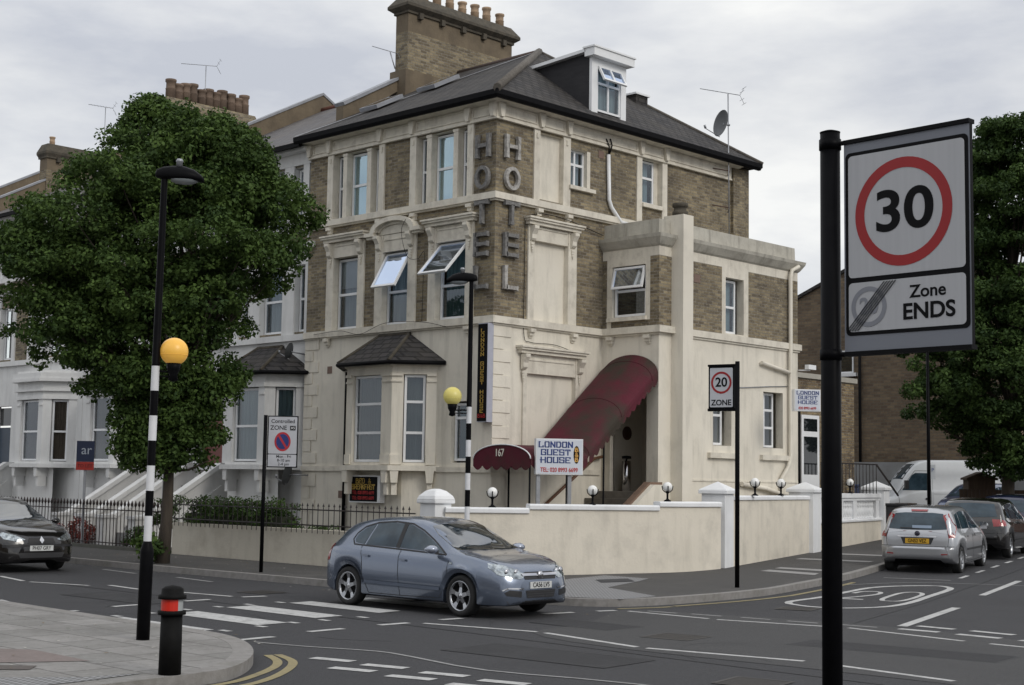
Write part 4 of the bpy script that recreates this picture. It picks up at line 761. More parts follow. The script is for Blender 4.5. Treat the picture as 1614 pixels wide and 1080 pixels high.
# ---- vertical light box sign
GOLD = mat('gold_lettering', (.55,.36,.06), (.42,.27,.04), .6, 8); REDL = mat('red_lettering', (.5,.02,.02), (.38,.015,.015), .6); BLUEL = mat('blue_lettering', (.02,.045,.19), (.015,.035,.15), .6)
vs_ = thing('projecting_sign', 'tall black vertical guest house sign with gold letters at the hotel corner', 'sign')
m = MB(); m.box(-.27,.04,-.2,-.02,3.28,5.5); m.build('case', mat('lilac_case', (.42,.43,.50), (.36,.37,.43), .5, 5), vs_)
VW = Wall((.185,-.2,0),(1,0,0),(0,-1,0)); m = MB(); VW.box(m, -.445,-.155,3.3,5.48,0,.012); m.build('face', BLACK, vs_)
for k, ch in enumerate('LONDON GUEST HOUSE'):
    if ch != ' ': stroketext(ch, VW, -.3, 5.33-k*.106, .014, .075, GOLD, vs_, cw=.085, wt=.2)
stroketext('B&B', VW, -.3, 3.42, .014, .075, REDL, vs_, cw=.055, wt=.2)
# ---- bed & breakfast board
bb = thing('bed_and_breakfast_sign', 'black illuminated bed and breakfast board with gold and red writing below the bay', 'sign')
BW = Wall((0,-.62,0),(1,0,0),(0,-1,0)); m = MB(); BW.box(m, -4.14,-3.02,1.42,2.06,-.15,0); m.build('case', UPVC, bb); m = MB(); BW.box(m, -4.11,-3.12,1.45,2.03,0,.01); m.build('face', BLACK, bb)
stroketext('BED &', BW, -3.615, 1.93, .012, .11, GOLD, bb, wt=.17, gap=.3); stroketext('BREAKFAST', BW, -3.615, 1.79, .012, .11, GOLD, bb, wt=.17, gap=.22, cw=.07)
textmesh('TEL: 020 8993 6699', BW, -3.615, 1.65, .012, .115, REDL, bb, sx=.85, bold=.006); textmesh('TEL: 020 8993 6699', BW, -3.615, 1.525, .012, .115, REDL, bb, sx=.85, bold=.006)

# ---- white free standing board and the small board on the rear
def gh_board(name, label, W, w_, h_, z0, parent=None, posts=True, thick=.2, group=None, tel='TEL: 020 8993 6699'):
    t = thing(name, label, 'sign'); m = MB(); W.box(m, -w_/2, w_/2, z0, z0+h_, -thick, 0); m.build('case', WHITE, t); m = MB(); W.box(m, -w_/2+.02, w_/2-.02, z0+.02, z0+h_-.02, 0, .006); m.build('face', mat('sign_white', (.60,.63,.69), (.56,.59,.65), .4), t)
    s = h_/.76
    for k, (tx, cw_) in enumerate((('LONDON',.083),('GUEST',.088),('HOUSE',.09))):
        stroketext(tx, W, -w_*(.085 if posts else 0), z0+h_*(.835-k*.215), .008, h_*.145, BLUEL, t, cw=cw_*(w_/1.02)*(1 if posts else 1.15), wt=.21, gap=.40 if posts else .46)
    textmesh(tel, W, -.01, z0+h_*.13, .009, h_*.165, REDL, t, sx=.80 if posts else .86, bold=.014)
    if posts:
        m = MB(); W.prism(m, [(w_*.36+.065*math.cos(a), z0+h_*.56+.19*math.sin(a)) for a in [2*math.pi*k/20 for k in range(20)]], .006, .01); m.build('oval_badge', BLACK, t)
        for k, ch in enumerate('B&B'): stroketext(ch, W, w_*.36, z0+h_*.56+.105-k*.105, .012, .075, mat('amber_lettering', (.75,.42,.10), None, .6), t, cw=.05, wt=.26)
        m = MB(); 
        for u in (-w_/2+.07, w_/2-.27): W.box(m, u-.04, u+.04, .1, z0, -.14, -.06)
        m.build('post', GREYM, t)
    return t
def unproj(px, py, depth):
    return CAMP + (_f + _r2*((px-807)/FPX) - _u2*((py-540)/FPX))*depth
c = unproj(882, 720, 31.2); n_ = Vector((math.sin(R(125)), math.cos(R(125)), 0)); 
gh_board('guest_house_board', 'white LONDON GUEST HOUSE board on two grey posts behind the garden wall', Wall((c.x,c.y,0), Vector((-n_.y,n_.x,0)), n_), 1.02, .76, c.z-.38)
c = unproj(1273, 631, 36.4); gh_board('guest_house_wall_sign', 'small white LONDON GUEST HOUSE sign fixed to the rear corner of the hotel wing', Wall((c.x,c.y,0), Vector((-n_.y,n_.x,0)), n_), .68, .54, c.z-.27, posts=False, tel='020 8993 6699')
# ================================================================ neighbouring terrace
def terrace(name, label, x0, x1, bay_c, door, wallm, hip=True, seed=0, curtain=CURT, chim=True, topbrick=True):
    """one terraced house on the main street; bay_c = bay centre, door=(u0,u1)"""
    t = thing(name, label, 'house', group='terraced houses along the main street'); W = Wall((0,.1,0),(1,0,0),(0,-1,0))
    bc = bay_c; big = [(bc-.5,bc+.5,5.75,7.5),(bc-1.45,bc-1.0,5.75,7.5),(bc+1.0,bc+1.45,5.75,7.5)]
    oc = (door[0]+door[1])/2
    top = [(bc-.45,bc+.45,8.5,10.1),(bc-1.25,bc-.85,8.5,10.1),(bc+.85,bc+1.25,8.5,10.1)]
    one = [(oc-.42,oc+.42,5.75,7.5),(oc-.42,oc+.42,8.5,10.1)]; D = (door[0],door[1],1.75,4.2)
    zf = lambda u, z: 0 if (z > 5.6 and topbrick) else 1
    make_wall(W, x0, x1, -.3, 10.5, big+top+one+[D], [BRICK,wallm,wallm], zf, t, 'front_wall', extra_z=(5.6,), rk=2)
    m = MB()
    for h in big+top+one: window(W, t, h[0]+.02, h[1]-.02, h[2]+.02, h[3]-.03, bars=((h[2]+h[3])/2,), curtain=BLIND if seed % 2 else curtain, d=-.13)
    for (a,b) in ((bc-1.7,bc-1.45),(bc-1.0,bc-.5),(bc+.5,bc+1.0),(bc+1.45,bc+1.7)):
        W.box(m, a, b, 5.68, 7.6, .001, .05)
    W.box(m, bc-1.8, bc+1.8, 7.5, 7.9, .001, .06); W.box(m, bc-1.9, bc+1.9, 7.9, 8.05, .001, .2)
    for (a,b) in ((bc-1.5,bc-1.25),(bc-.85,bc-.45),(bc+.45,bc+.85),(bc+1.25,bc+1.5)): W.box(m, a, b, 8.5, 10.2, .001, .05)
    for zz, zz2 in ((5.69,8.0),(8.5,10.2)):
        for s in (-1,1): W.box(m, oc+s*.42, oc+s*.62, zz, zz2 if zz > 8 else 7.9, .001, .05)
    hood(W, m, oc-.75, oc+.75, 8.06)
    W.box(m, x0, x1, 8.35, 8.5, .001, .12); W.box(m, x0, x1, 5.52, 5.68, .001, .1); W.box(m, x0, x1, 2.16, 2.28, .001, .05); W.box(m, x0, x1, 10.15, 10.46, .001, .06); W.box(m, x0, x1, 10.46, 10.55, .001, .33)
    for u in (bc-1.6,bc+1.6,oc): corbel(W, m, u, 8.33); W.prism(m, [(u-.05,10.2),(u+.05,10.2),(u+.1,10.46),(u-.1,10.46)], .06, .16)
    m.build('mouldings', wallm, t)
    # bay
    F = Wall((0,-.65,0),(1,0,0),(0,-1,0)); c_ = Vector((.74,.75,0)); Cr = Wall((bc+.82,-.65,0), c_, Vector((c_.y,-c_.x,0))); cl = Vector((.74,-.75,0)); Cl = Wall((bc-1.56,.1,0), cl, Vector((cl.y,-cl.x,0))); L_ = c_.length
    zt = 4.62 if hip else 5.0
    make_wall(F, bc-.82, bc+.82, 2.3, zt, [(bc-.55,bc+.55,2.37,4.3)], [wallm], lambda u,z: 0, t, 'bay_wall', reveal=.12)
    for Q in (Cr, Cl): make_wall(Q, 0, L_, 2.3, zt, [(.27,.80,2.37,4.3)], [wallm], lambda u,z: 0, t, 'bay_wall', reveal=.12); window(Q, t, .29, .78, 2.39, 4.28, bars=(3.3,), curtain=BLIND if seed % 2 else curtain, d=-.08)
    window(F, t, bc-.53, bc+.53, 2.39, 4.28, bars=(3.3,), curtain=BLIND if seed % 2 else curtain, d=-.08)
    m = MB(); bx = [(bc-1.56,.1),(bc-.82,-.65),(bc+.82,-.65),(bc+1.56,.1)]; slab(m, bx, .14, 2.18, 2.3); slab(m, bx, .05, 4.3, 4.4)
    for u in (bc-.7,bc+.7): F.prism(m, [(u-.07,1.9),(u+.07,1.9),(u+.1,2.18),(u-.1,2.18)], -.3, .1); F.box(m, u-.06, u+.06, 1.6, 1.9, -.25, .03)
    F.box(m, bc-.82, bc-.6, 4.1, 4.16, .001, .03); F.box(m, bc+.6, bc+.82, 4.1, 4.16, .001, .03)
    if not hip: slab(m, bx, .1, 4.55, 4.62); slab(m, bx, .2, 4.85, 4.95); slab(m, bx, .16, 4.95, 5.12); slab(m, bx, .02, 5.12, 5.2)
    m.build('bay_mould', wallm, t)
    make_wall(Wall((0,-.35,0),(1,0,0),(0,-1,0)), bc-1.1, bc+1.1, -.3, 2.18, [], [wallm], lambda u,z: 0, t, 'bay_base')
    if hip: bayroof(t, bc-1.56, bc+1.56, .74, -.88, 4.7, bc-.55, bc+.55, 5.4, SLATE, yb=.1)
    # door and stoop
    m = MB(); W.box(m, door[0]+.05, door[1]-.05, 1.78, 3.5, -.2, -.14); dd = m.build('door', mat('painted_door', random.choice([(.02,.02,.03),(.16,.03,.02),(.03,.05,.08)]), None, .35), t)
    m = MB(); W.box(m, door[0]+.08, door[1]-.08, 3.56, 4.15, -.17, -.15); m.build('fanlight', DARKGL, dd)
    m = MB()
    for k in range(8): m.box(door[0]-.1, door[1]+.1, -.1-.28*(k+1), (-.1-.28*k) if k else .1, -.3, 1.72-k*.18)
    m.build('steps', mat('grey_step', (.3,.3,.3), (.2,.2,.2), .9), t)
    m = MB()
    for s in (door[0]-.32, door[1]+.12):
        S_ = Wall((s,0,0),(0,1,0),(1,0,0)); S_.prism(m, [(.1,1.75),(-.1,1.75),(-2.3,.35),(-2.3,-.3),(.1,-.3)], 0, .2); S_.prism(m, [(.1,2.35),(-.15,2.35),(-2.4,.95),(-2.55,.95),(-2.55,.85),(-2.35,.85),(-.12,2.23),(.1,2.23)], -.03, .23)
        S_.prism(m, [(.1,2.23),(-.12,2.23),(-2.3,.87),(-2.3,.35),(-.1,1.75),(.1,1.75)], .05, .15); m.box(s-.08, s+.28, -2.75, -2.4, -.3, .85); m.box(s-.12, s+.32, -2.8, -2.35, .85, .93)
    m.build('stoop_wall', wallm, t)
    # roof
    m = MB(); m.add([(x0,-.4,10.62),(x1,-.4,10.62),(x1,4.95,13.45),(x0,4.95,13.45),(x1,10.3,10.62),(x0,10.3,10.62)],[(0,1,2,3),(3,2,4,5)]); rf = m.build('roof', SLATE2, t, fixn=False)
    m = MB(); m.tube([(x0,4.95,13.47),(x1,4.95,13.47)], .08, 8); m.build('ridge_tiles', mat('red_ridge', (.22,.075,.045), (.14,.06,.045), .9, 4), rf)
    m = MB(); m.box(x0, x1, -.42, -.32, 10.5, 10.62); m.build('gutter', BLACK, t)
    m = MB(); m.add([(x0,10,-.3),(x1,10,-.3),(x1,10,10.8),(x0,10,10.8)],[(0,1,2,3)]); m.build('rear_wall', BRICK, t, fixn=False)
    m = MB(); Q = Wall((x0,0,0),(0,1,0),(-1,0,0)); Q.prism(m, [(.1,10.85),(4.95,13.3),(9.8,10.85),(9.8,11.35),(4.95,13.95),(.1,11.35)], -.15, .15); m.k = 1; Q.prism(m, [(.1,11.35),(4.95,13.95),(9.8,11.35),(9.8,11.42),(4.95,14.03),(.1,11.42)], -.18, .18); m.build('party_parapet', [CHREND, LEAD], t)
    if chim: stack(t, x0-.3, x0+.25, 2.5, 6.05, 12.0, 13.8, chim, potc=(.19,.135,.10) if seed == 1 else (.3,.2,.14), ph=.75 if seed == 1 else .5, body=BRICK, band=BRICK, pr=.17 if seed == 1 else .12, cap=.08, capm=BRICK)
    return t
terrace('terraced_house', 'white stucco terraced house with slate-hipped bay adjoining the hotel', -12.8, -6.79, -8.40, (-11.55,-10.45), STUCCO, True, 0, chim=0)
terrace('terraced_house', 'white terraced house mostly hidden behind the big street tree, second from the hotel', -17.95, -12.81, -15.6, (-13.95,-13.05), STUCCO, True, 1, chim=11)
terrace('terraced_house', 'white terraced house with parapet-topped bay and brown blinds at the left end', -24.2, -17.96, -19.85, (-23.6,-22.5), STUCCO, False, 3, chim=0)
terrace('terraced_house', 'far white terraced house at the very left edge of the row', -30.3, -24.21, -26.5, (-29.9,-28.8), STUCCO, True, 2, chim=0)
terrace('terraced_house', 'farthest terraced house beyond the left edge of the view', -36.4, -30.31, -32.5, (-36,-35), STUCCO, True, 4, chim=0)
# far rear buildings up the side street
def block(name, label, poly, z0, z1, mt, roof=None, cat='building', group=None):
    t = thing(name, label, cat, group=group); m = MB(); n = len(poly)
    for i in range(n):
        a = poly[i]; b = poly[(i+1)%n]; m.add([(*a,z0),(*b,z0),(*b,z1),(*a,z1)],[(0,1,2,3)])
    m.build('wall', mt, t, fixn=False); m = MB(); m.add([(*p,z1) for p in poly],[tuple(range(n))]); m.build('flat_roof', roof or SLATE, t, fixn=False); return t
XA = .55; YB = Wall((XA,0,0),(0,1,0),(1,0,0))
yb = block('brick_annex', 'yellow stock brick annex with white door behind the hotel wing', [(-4,9.93),(XA,9.93),(XA,14.4),(-4,14.4)], -.2, 4.98, BRICK2)
m = MB(); YB.box(m, 9.93, 14.5, 4.98, 5.12, -.25, .06); m.build('coping', mat('annex_coping', (.42,.40,.35), None, .9), yb)
m = MB(); YB.box(m, 11.55, 12.45, 1.85, 3.95, .001, .06); d_ = m.build('door', UPVC, yb); m = MB(); YB.box(m, 11.66, 12.34, 2.3, 3.35, .06, .065); YB.box(m, 11.66, 12.34, 3.5, 3.85, .06, .065); m.build('door_glass', DARKGL, d_)
m = MB(); m.tube([(XA+.1,11.35,4.3),(XA+.1,11.35,.2)], .05); m.build('downpipe', BLACK, yb)
m = MB()
for k in range(17): m.tube([(XA+.9,11.2+k*.18,1.8),(XA+.9,11.2+k*.18,2.62)], .012, 5)
m.tube([(XA+.9,11.2,2.62),(XA+.9,14.1,2.62)], .02, 6); m.tube([(XA+.9,14.1,2.62),(XA+.95,15.2,1.75)], .03, 6); m.box(XA,XA+.95,11.1,12.7,1.5,1.66); m.build('railing', IRON, yb)
rb = block('brick_rear_house', 'dark brown brick house flank behind the hotel with gabled roofline', [(-16,28),(-.9,28),(-.9,40),(-16,40)], 0, 9.6, BRICK3)
RBW = Wall((0,28,0),(1,0,0),(0,-1,0)); m = MB(); RBW.prism(m, [(-12,8.9),(-5.5,11.6),(-.9,9.7),(-.9,8.9)], -10, .001); m.build('gable', BRICK3, rb)
m = MB(); RBW.prism(m, [(-12,8.9),(-5.5,11.6),(-.9,9.7),(-.9,9.8),(-5.5,11.72),(-12.1,9.0)], -10.1, .1); m.build('roof', SLATE, rb)
window(RBW, rb, -8.6, -7.6, 6.5, 7.4, curtain=None, d=.08); m = MB(); RBW.box(m, -8.75,-7.45,6.36,6.5,0,.14); m.k = 0; m.build('window_sill', UPVC, rb)
m = MB(); m.tube([(-7.3,27.9,9.5),(-7.3,27.9,.5)], .06); m.build('downpipe', BLACK, rb)
m = MB(); RBW.box(m, -9, 1.0, .3, 2.95, .6, .8); gw2 = m.build('rendered_yard_wall', mat('grey_render', (.30,.31,.32), (.22,.22,.22), .9, 1, dirt=((.16,.15,.13),.5)), None); tag(gw2, 'low grey rendered yard wall in front of the dark brick flank', 'wall')
rh = block('red_brick_house', 'distant red brick house glimpsed above the white van', [(.2,40),(4.6,40),(4.6,48),(.2,48)], 0, 5.2, mat('red_brick', (.17,.085,.06), (.12,.06,.045), .9, 6))
RHW = Wall((0,40,0),(1,0,0),(0,-1,0)); window(RHW, rh, .9, 1.8, 3.0, 4.4, d=.08); window(RHW, rh, 2.9, 3.8, 3.0, 4.4, d=.08)
# the opposite side, seen only in reflections: brick terrace across the main street
block('terrace_opposite', 'brick terrace across the main street, behind the photographer', [(-14,-60),(40,-60),(40,-50),(-14,-50)], 0, 9.5, BRICK3)
# ================================================================ garden walls and railings
def bal_path(name, label, pts, z0f, ztop, th, mt, cap=None, cat='wall'):
    """wall along a polyline; ztop: list of heights per point"""
    t = thing(name, label, cat); P = [Vector((*p,0)) for p in pts]; n = len(P)
    nrm = []
    for i in range(n):
        d = (P[min(i+1,n-1)]-P[max(i-1,0)]).normalized(); nrm.append(Vector((d.y,-d.x,0)))
    m = MB(); A = []
    for i in range(n):
        zb = z0f(P[i]); o = P[i]; q = P[i]-nrm[i]*th; A += [Vector((o.x,o.y,zb)),Vector((o.x,o.y,ztop[i])),Vector((q.x,q.y,ztop[i])),Vector((q.x,q.y,zb))]
    fs = [(4*i+k,4*i+(k+1)%4,4*i+4+(k+1)%4,4*i+4+k) for i in range(n-1) for k in range(4)]+[(0,1,2,3),(4*n-4,4*n-3,4*n-2,4*n-1)]
    m.add(A, fs, False); m.build('wall_body', mt, t)
    if cap:
        ch, ov, cm = cap; m = MB(); A = []
        for i in range(n):
            o = P[i]+nrm[i]*ov; q = P[i]-nrm[i]*(th+ov); z = ztop[i]
            for pt, zz in ((o,z-.0),(o,z+ch*.75),(o-nrm[i]*.03,z+ch),(q+nrm[i]*.03,z+ch),(q,z+ch*.75),(q,z)): A.append(Vector((pt.x,pt.y,zz)))
        fs = [(6*i+k,6*i+(k+1)%6,6*i+6+(k+1)%6,6*i+6+k) for i in range(n-1) for k in range(6)]+[tuple(range(6)),tuple(range(6*n-6,6*n))]
        m.add(A, fs); m.build('coping', cm, t, bevel=.012)
    return t
zp = lambda p: gz(p.x,p.y)-.1
DIRTW = mat('stained_cream_render', (.60,.56,.47), (.54,.50,.42), .85, .9, dirt=((.30,.26,.20),.5,1.6), streak=((.34,.31,.25),.4), bump=.25, bscale=20)
bal_path('low_garden_wall', 'low cream rendered garden wall under the railings and hedge', [(-7.35,-3.4),(-5,-3.4),(-2,-3.42),(1.55,-3.42)], zp, [.87]*4, .25, DIRTW)
wl = smooth_line([(2.0,-3.25),(2.6,-2.5),(3.35,-1.25),(3.8,-.3),(4.3,.6),(4.52,1.4),(4.5,2.45)], 4)
k1 = min(range(len(wl)), key=lambda i: math.dist(wl[i],(3.05,-1.75))); k2 = min(range(len(wl)), key=lambda i: math.dist(wl[i],(4.25,.5)))
for nm, seg, h in (('first', wl[:k1+1], 1.34), ('middle', wl[k1:k2+1], 1.42), ('last', wl[k2:], 1.50)):
    bal_path('garden_wall', {'first':'cream curved garden wall section with white coping right of the domed pillar','middle':'cream curved garden wall section with higher white coping below the big guest house board','last':'cream garden wall section with white coping left of the 20 zone sign pillar'}[nm], seg, zp, [h]*len(seg), .22, GARDENW, (.11,.04,WHITE))
def pillar(loc, label, wd, h, capz=.26, rz=0, dome=False):
    t = thing('gate_pillar', label, 'pillar', (loc[0],loc[1],gz(*loc[:2])-.05), rz, 'white gate pillars'); a = wd/2
    m = MB(); m.box(-a,a,-a,a,0,h); m.build('shaft', WHITE, t, bevel=.01)
    m = MB(); b = a+.055
    if dome:
        m.box(-b,b,-b,b,h,h+.08); pr = [(b-.0,.08),(b*.9,.15),(b*.55,.25),(b*.2,.29)]
    else: m.box(-b,b,-b,b,h,h+.07); pr = [(b,.07),(b*.93,.1),(.01,capz)]
    vs = [(sx_*q,sy*q,h+zz) for q,zz in pr for sx_,sy in ((-1,-1),(1,-1),(1,1),(-1,1))]; k = len(pr); m.add(vs, [(4*j+i,4*j+(i+1)%4,4*j+4+(i+1)%4,4*j+4+i) for j in range(k-1) for i in range(4)]+[tuple(range(4*k-4,4*k))])
    m.build('cap', WHITE, t, bevel=.02); return t
rzs = math.atan2(.27,.963)
p1 = (1.72,-3.25); pillar(p1, 'white pillar with a domed cap at the corner behind the silver car roof', .44, 1.56, dome=True)
p2 = sl(4.35,-1.25); pillar(p2, 'white pillar with a pointed cap beside the 20 zone sign pole', .54, 1.74, rz=rzs)
p3 = sl(10.45,-1.2); pillar(p3, 'white pillar with a pointed cap right of the two lamp globes', .64, 1.66, rz=rzs)
p4 = sl(17.45,-1.2); pillar(p4, 'white pillar with a pointed cap at the far end beside the balustrade', .62, 1.60, rz=rzs)
def lseg(s0, s1, l, n=5): return [tuple(sl(s0+(s1-s0)*i/n, l)[:2]) for i in range(n+1)]
bal_path('garden_wall', 'cream garden wall with two globe lamps between the middle pillars', lseg(4.62,10.15,-1.0), zp, [1.64]*6, .22, GARDENW, (.1,.04,WHITE))
bw = bal_path('balustrade_wall', 'white balustraded garden wall with bottle balusters at the far end', lseg(10.8,17.15,-1.0), zp, [1.02]*6, .22, GARDENW, (.08,.05,WHITE))
m = MB(); 
def sbx(mb, s0, s1, l0, l1, z0, z1):
    P = [S0+U*s+RT*l for s,l in ((s0,l0),(s1,l0),(s1,l1),(s0,l1))]; mb.add([(p.x,p.y,z) for z in (z0,z1) for p in P], [(0,3,2,1),(4,5,6,7),(0,1,5,4),(1,2,6,5),(2,3,7,6),(3,0,4,7)])
sbx(m, 10.8, 17.15, -1.24, -.98, 1.68, 1.80); sbx(m, 10.8, 17.15, -1.2, -1.02, 1.6, 1.68)
for s in (11.18, 13.0, 14.35, 16.75): sbx(m, s, s+.35, -1.19, -1.03, 1.1, 1.61)
m.build('top_rail', WHITE, bw)
prf = [(.05,0),(.05,.04),(.028,.07),(.05,.13),(.062,.19),(.05,.24),(.03,.29),(.035,.31),(.05,.34),(.035,.37),(.03,.40),(.05,.43),(.05,.46)]
b0 = None
for s in [11.7+.16*k for k in range(8)]+[13.5+.16*k for k in range(6)]+[14.85+.17*k for k in range(11)]:
    p = S0+U*s+RT*-1.11
    if b0 is None: m = MB(); m.lathe(prf, (0,0,0), 10); b0 = m.build('baluster', WHITE, bw); b = b0
    else: b = b0.copy(); SC.collection.objects.link(b); b.parent = bw
    b.location = (p.x,p.y,1.09); b.scale = (1,1,1.12)
# railings
def railing(name, label, pts, zb, zt, sp, finial=False, mt=IRON, rails=(.12,.45)):
    t = thing(name, label, 'railing'); m = MB(); bars = []
    for a, b in zip(pts[:-1], pts[1:]):
        L_ = math.dist(a,b); n = int(L_/sp); bars += [(a[0]+(b[0]-a[0])*i/n, a[1]+(b[1]-a[1])*i/n) for i in range(n)]
    P = [(x,y) for x,y in pts]
    for r_ in rails:
        for a, b in zip(P[:-1],P[1:]): m.tube([(*a,zt-r_),(*b,zt-r_)], .014, 4)
    o = m.build('rail', mt, t); 
    m = MB()
    for x, y in bars:
        m.tube([(x,y,zb),(x,y,zt-.03)], .0095 if not finial else .012, 5, cap=False); m.add([(x-.018,y-.018,zt-.05),(x+.018,y-.018,zt-.05),(x+.018,y+.018,zt-.05),(x-.018,y+.018,zt-.05),(x,y,zt+.03)],[(0,1,4),(1,2,4),(2,3,4),(3,0,4)])
        if finial: m.lathe([(.012,0),(.035,.05),(.03,.08),(.004,.16)], (x,y,zt-.08), 6)
    o = m.build('bars', mt, t); return t
railing('railing', 'plain black spiked railing on top of the low cream wall', [(-7.3,-3.5),(1.4,-3.5)], .8, 1.42, .178)
ROSTY = mat('rusty_black_iron', (.03,.012,.010), (.018,.014,.014), .6, 9)
railing('railing', 'black iron railing with red-brown spearhead finials on the pavement edge at left', [(-16.4,-3.45),(-7.45,-3.45)], .1, 1.27, .165, True, ROSTY, (.17,1.0))
m = MB(); m.box(-30,-7.45,-3.55,-3.35,-.1,.2); tag(m.build('railing_kerb', mat('dark_plinth', (.10,.10,.085), (.07,.07,.06), .9, 3), None), 'low stone plinth carrying the left railings', 'kerb')
railing('railing', 'black iron railing with finials beyond the gate pier at the far left', [(-24,-3.45),(-18.3,-3.45)], .1, 1.4, .165, True, ROSTY, (.17,1.0))
m = MB(); m.box(-18.1,-16.6,-3.6,-3.2,0,1.05); m.box(-18.15,-16.55,-3.65,-3.15,1.05,1.12); tag(m.build('gate_pier', STUCCO, None), 'grey stone gate pier between the left railings', 'pillar')
# ---- globe lamps on the walls
def globe_lamp(x, y, z, label, first=[None]):
    if first[0] is None:
        t = thing('globe_lamp', label, 'lamp', (x,y,z), group='white globe lamps on the garden wall')
        m = MB(); m.lathe([(.001,.0),(.075,0),(.075,.02),(.035,.04),(.022,.06),(.022,.16),(.04,.18),(.06,.2),(.03,.21),(.001,.21)], n=14)
        for k in range(4):
            a = math.pi/4+k*math.pi/2; m.tube([(.05*math.cos(a),.05*math.sin(a),.19),(.10*math.cos(a),.10*math.sin(a),.24),(.115*math.cos(a),.115*math.sin(a),.32)], .010, 6)
        m.build('stand', BLACK, t, fixn=False)
        m = MB(); m.lathe([(.0001+.1*math.sin(math.pi*k/12), .30-.1*math.cos(math.pi*k/12)) for k in range(13)], n=20); m.build('globe', mat('opal_globe', (.82,.82,.80), (.78,.78,.76), .25, 4), t)
        first[0] = t; return t
    return dup(first[0], (x,y,z), label=label)
def on(px, d, z, lab): p = unproj(px, 790, d); globe_lamp(p.x, p.y, z, lab)
on(776, 29.2, 1.45, 'white globe lamp on black stand left of the white guest house board')
on(934, 29.75, 1.52, 'white globe lamp in front of the porch steps')
on(1052, 30.3, 1.61, 'white globe lamp on the wall left of the pointed pillar')
on(1190, 33.0, 1.74, 'white globe lamp left of its neighbour between the two middle pillars')
on(1231, 34.9, 1.74, 'white globe lamp nearer the third pillar, right of its neighbour')
on(1340, 40.2, 1.80, 'white globe lamp above the far balustrade')
# ================================================================ street furniture
BLK2 = mat('black_gloss_post', (.006,.006,.007), (.004,.004,.005), .42, 8, spec=.05)
AMBER = mat('amber_globe', (.78,.45,.08), (.70,.38,.05), .35, 3, emit=((1,.5,.08),.14)); YELG = mat('yellow_globe', (.62,.56,.20), (.56,.48,.12), .35, 3, emit=((1,.85,.25),.05))
def belisha(label, loc, gdir, hdir, gmat, lean=0, gz_=3.45, arm=.38, lampdir=None):
    t = thing('belisha_beacon', label, 'beacon', loc, group='zebra crossing beacons'); t.rotation_euler = (0,lean,0)
    m = MB(); m.lathe([(.0001,0),(.075,0),(.075,1.0),(.072,1.03),(.05,1.1),(.045,1.12)], n=20); m.build('base_sleeve', BLK2, t)
    m = MB(); b = 1.12; 
    for k in range(7): m.k = 0 if k % 2 == 0 else 1; m.lathe([(.045,b+k*.285),(.045,b+(k+1)*.285)], n=20)
    m.build('banded_post', [mat('post_white', (.72,.73,.75), None, .4), BLK2], t, fixn=False)
    m = MB(); m.lathe([(.045,b+1.995),(.05,b+2.0),(.045,b+2.02),(.037,5.3)], n=20); m.build('upper_post', BLK2, t, fixn=False)
    g = Vector(gdir).normalized()*arm; m = MB(); m.tube([(0,0,3.06),(g.x*.9,g.y*.9,3.05)], .014, 6); m.tube([(0,0,3.0),(g.x*.9,g.y*.9,3.0)], .010, 6); m.lathe([(.001,-.02),(.06,0),(.045,.06),(.075,.12),(.085,.2),(.001,.2)], (g.x,g.y,2.96), 16); m.build('globe_bracket', BLK2, t)
    m = MB(); m.lathe([(.0001+.16*math.sin(math.pi*k/16), -.16*math.cos(math.pi*k/16)) for k in range(17)], (g.x,g.y,3.29), 28); m.k = 1; m.tube([(g.x+.155*math.cos(a),g.y+.155*math.sin(a),3.25) for a in [2*math.pi*k/24 for k in range(25)]], .004, 4); m.build('globe', [gmat, gmat], t)
    h = Vector(hdir).normalized()*.74; sd_ = Vector((-h.y,h.x,0)); m = MB(); n = 14; secs = []
    prof = [(-.14,.05,.06,.0),(-.12,.07,.10,-.02),(-.02,.09,.14,-.04),(.12,.12,.16,-.03),(.3,.14,.16,-.03),(.45,.13,.12,-.04),(.56,.085,.05,-.05),(.61,.03,-.0,-.06)]
    vs = []
    for (a,wd,zt,zb) in prof:
        for k in range(n):
            th = 2*math.pi*k/n; zz = (zt if math.sin(th) > 0 else zb)*abs(math.sin(th)); vs.append(h*a+sd_*wd*math.cos(th)+Vector((0,0,5.32+zz*.85)))
    m.add(vs, [(j*n+i,j*n+(i+1)%n,(j+1)*n+(i+1)%n,(j+1)*n+i) for j in range(len(prof)-1) for i in range(n)]+[tuple(range(n)),tuple(range(len(vs)-n,len(vs)))], True)
    lh = m.build('lamp_head', BLK2, t); m = MB(); vs = []
    for (a,wd) in ((.1,.05),(.18,.1),(.3,.12),(.42,.1),(.52,.04)):
        for k in range(9): th = math.pi*k/8; vs.append(h*a+sd_*wd*math.cos(th)+Vector((0,0,5.297-.06*math.sin(th)*(wd/.12))))
    m.add(vs, [(j*9+i,j*9+i+1,(j+1)*9+i+1,(j+1)*9+i) for j in range(4) for i in range(8)], True); m.build('lamp_bowl', mat('lamp_bowl', (.22,.24,.25), (.18,.2,.21), .15), lh, fixn=False)
    m = MB(); m.lathe([(.035,0),(.035,.06),(.045,.07),(.03,.1),(.001,.105)], (h.x*.22,h.y*.22,5.44), 12); m.build('photocell', GREYM, lh)
    return t
cr = Vector((_r.x,_r.y,0)); cf = Vector((_f.x,_f.y,0)).normalized()
bp = unproj(225, 1011, 13.0); d_ = (.1-CAMP.z)/(bp.z-CAMP.z); bp = CAMP+(bp-CAMP)*d_
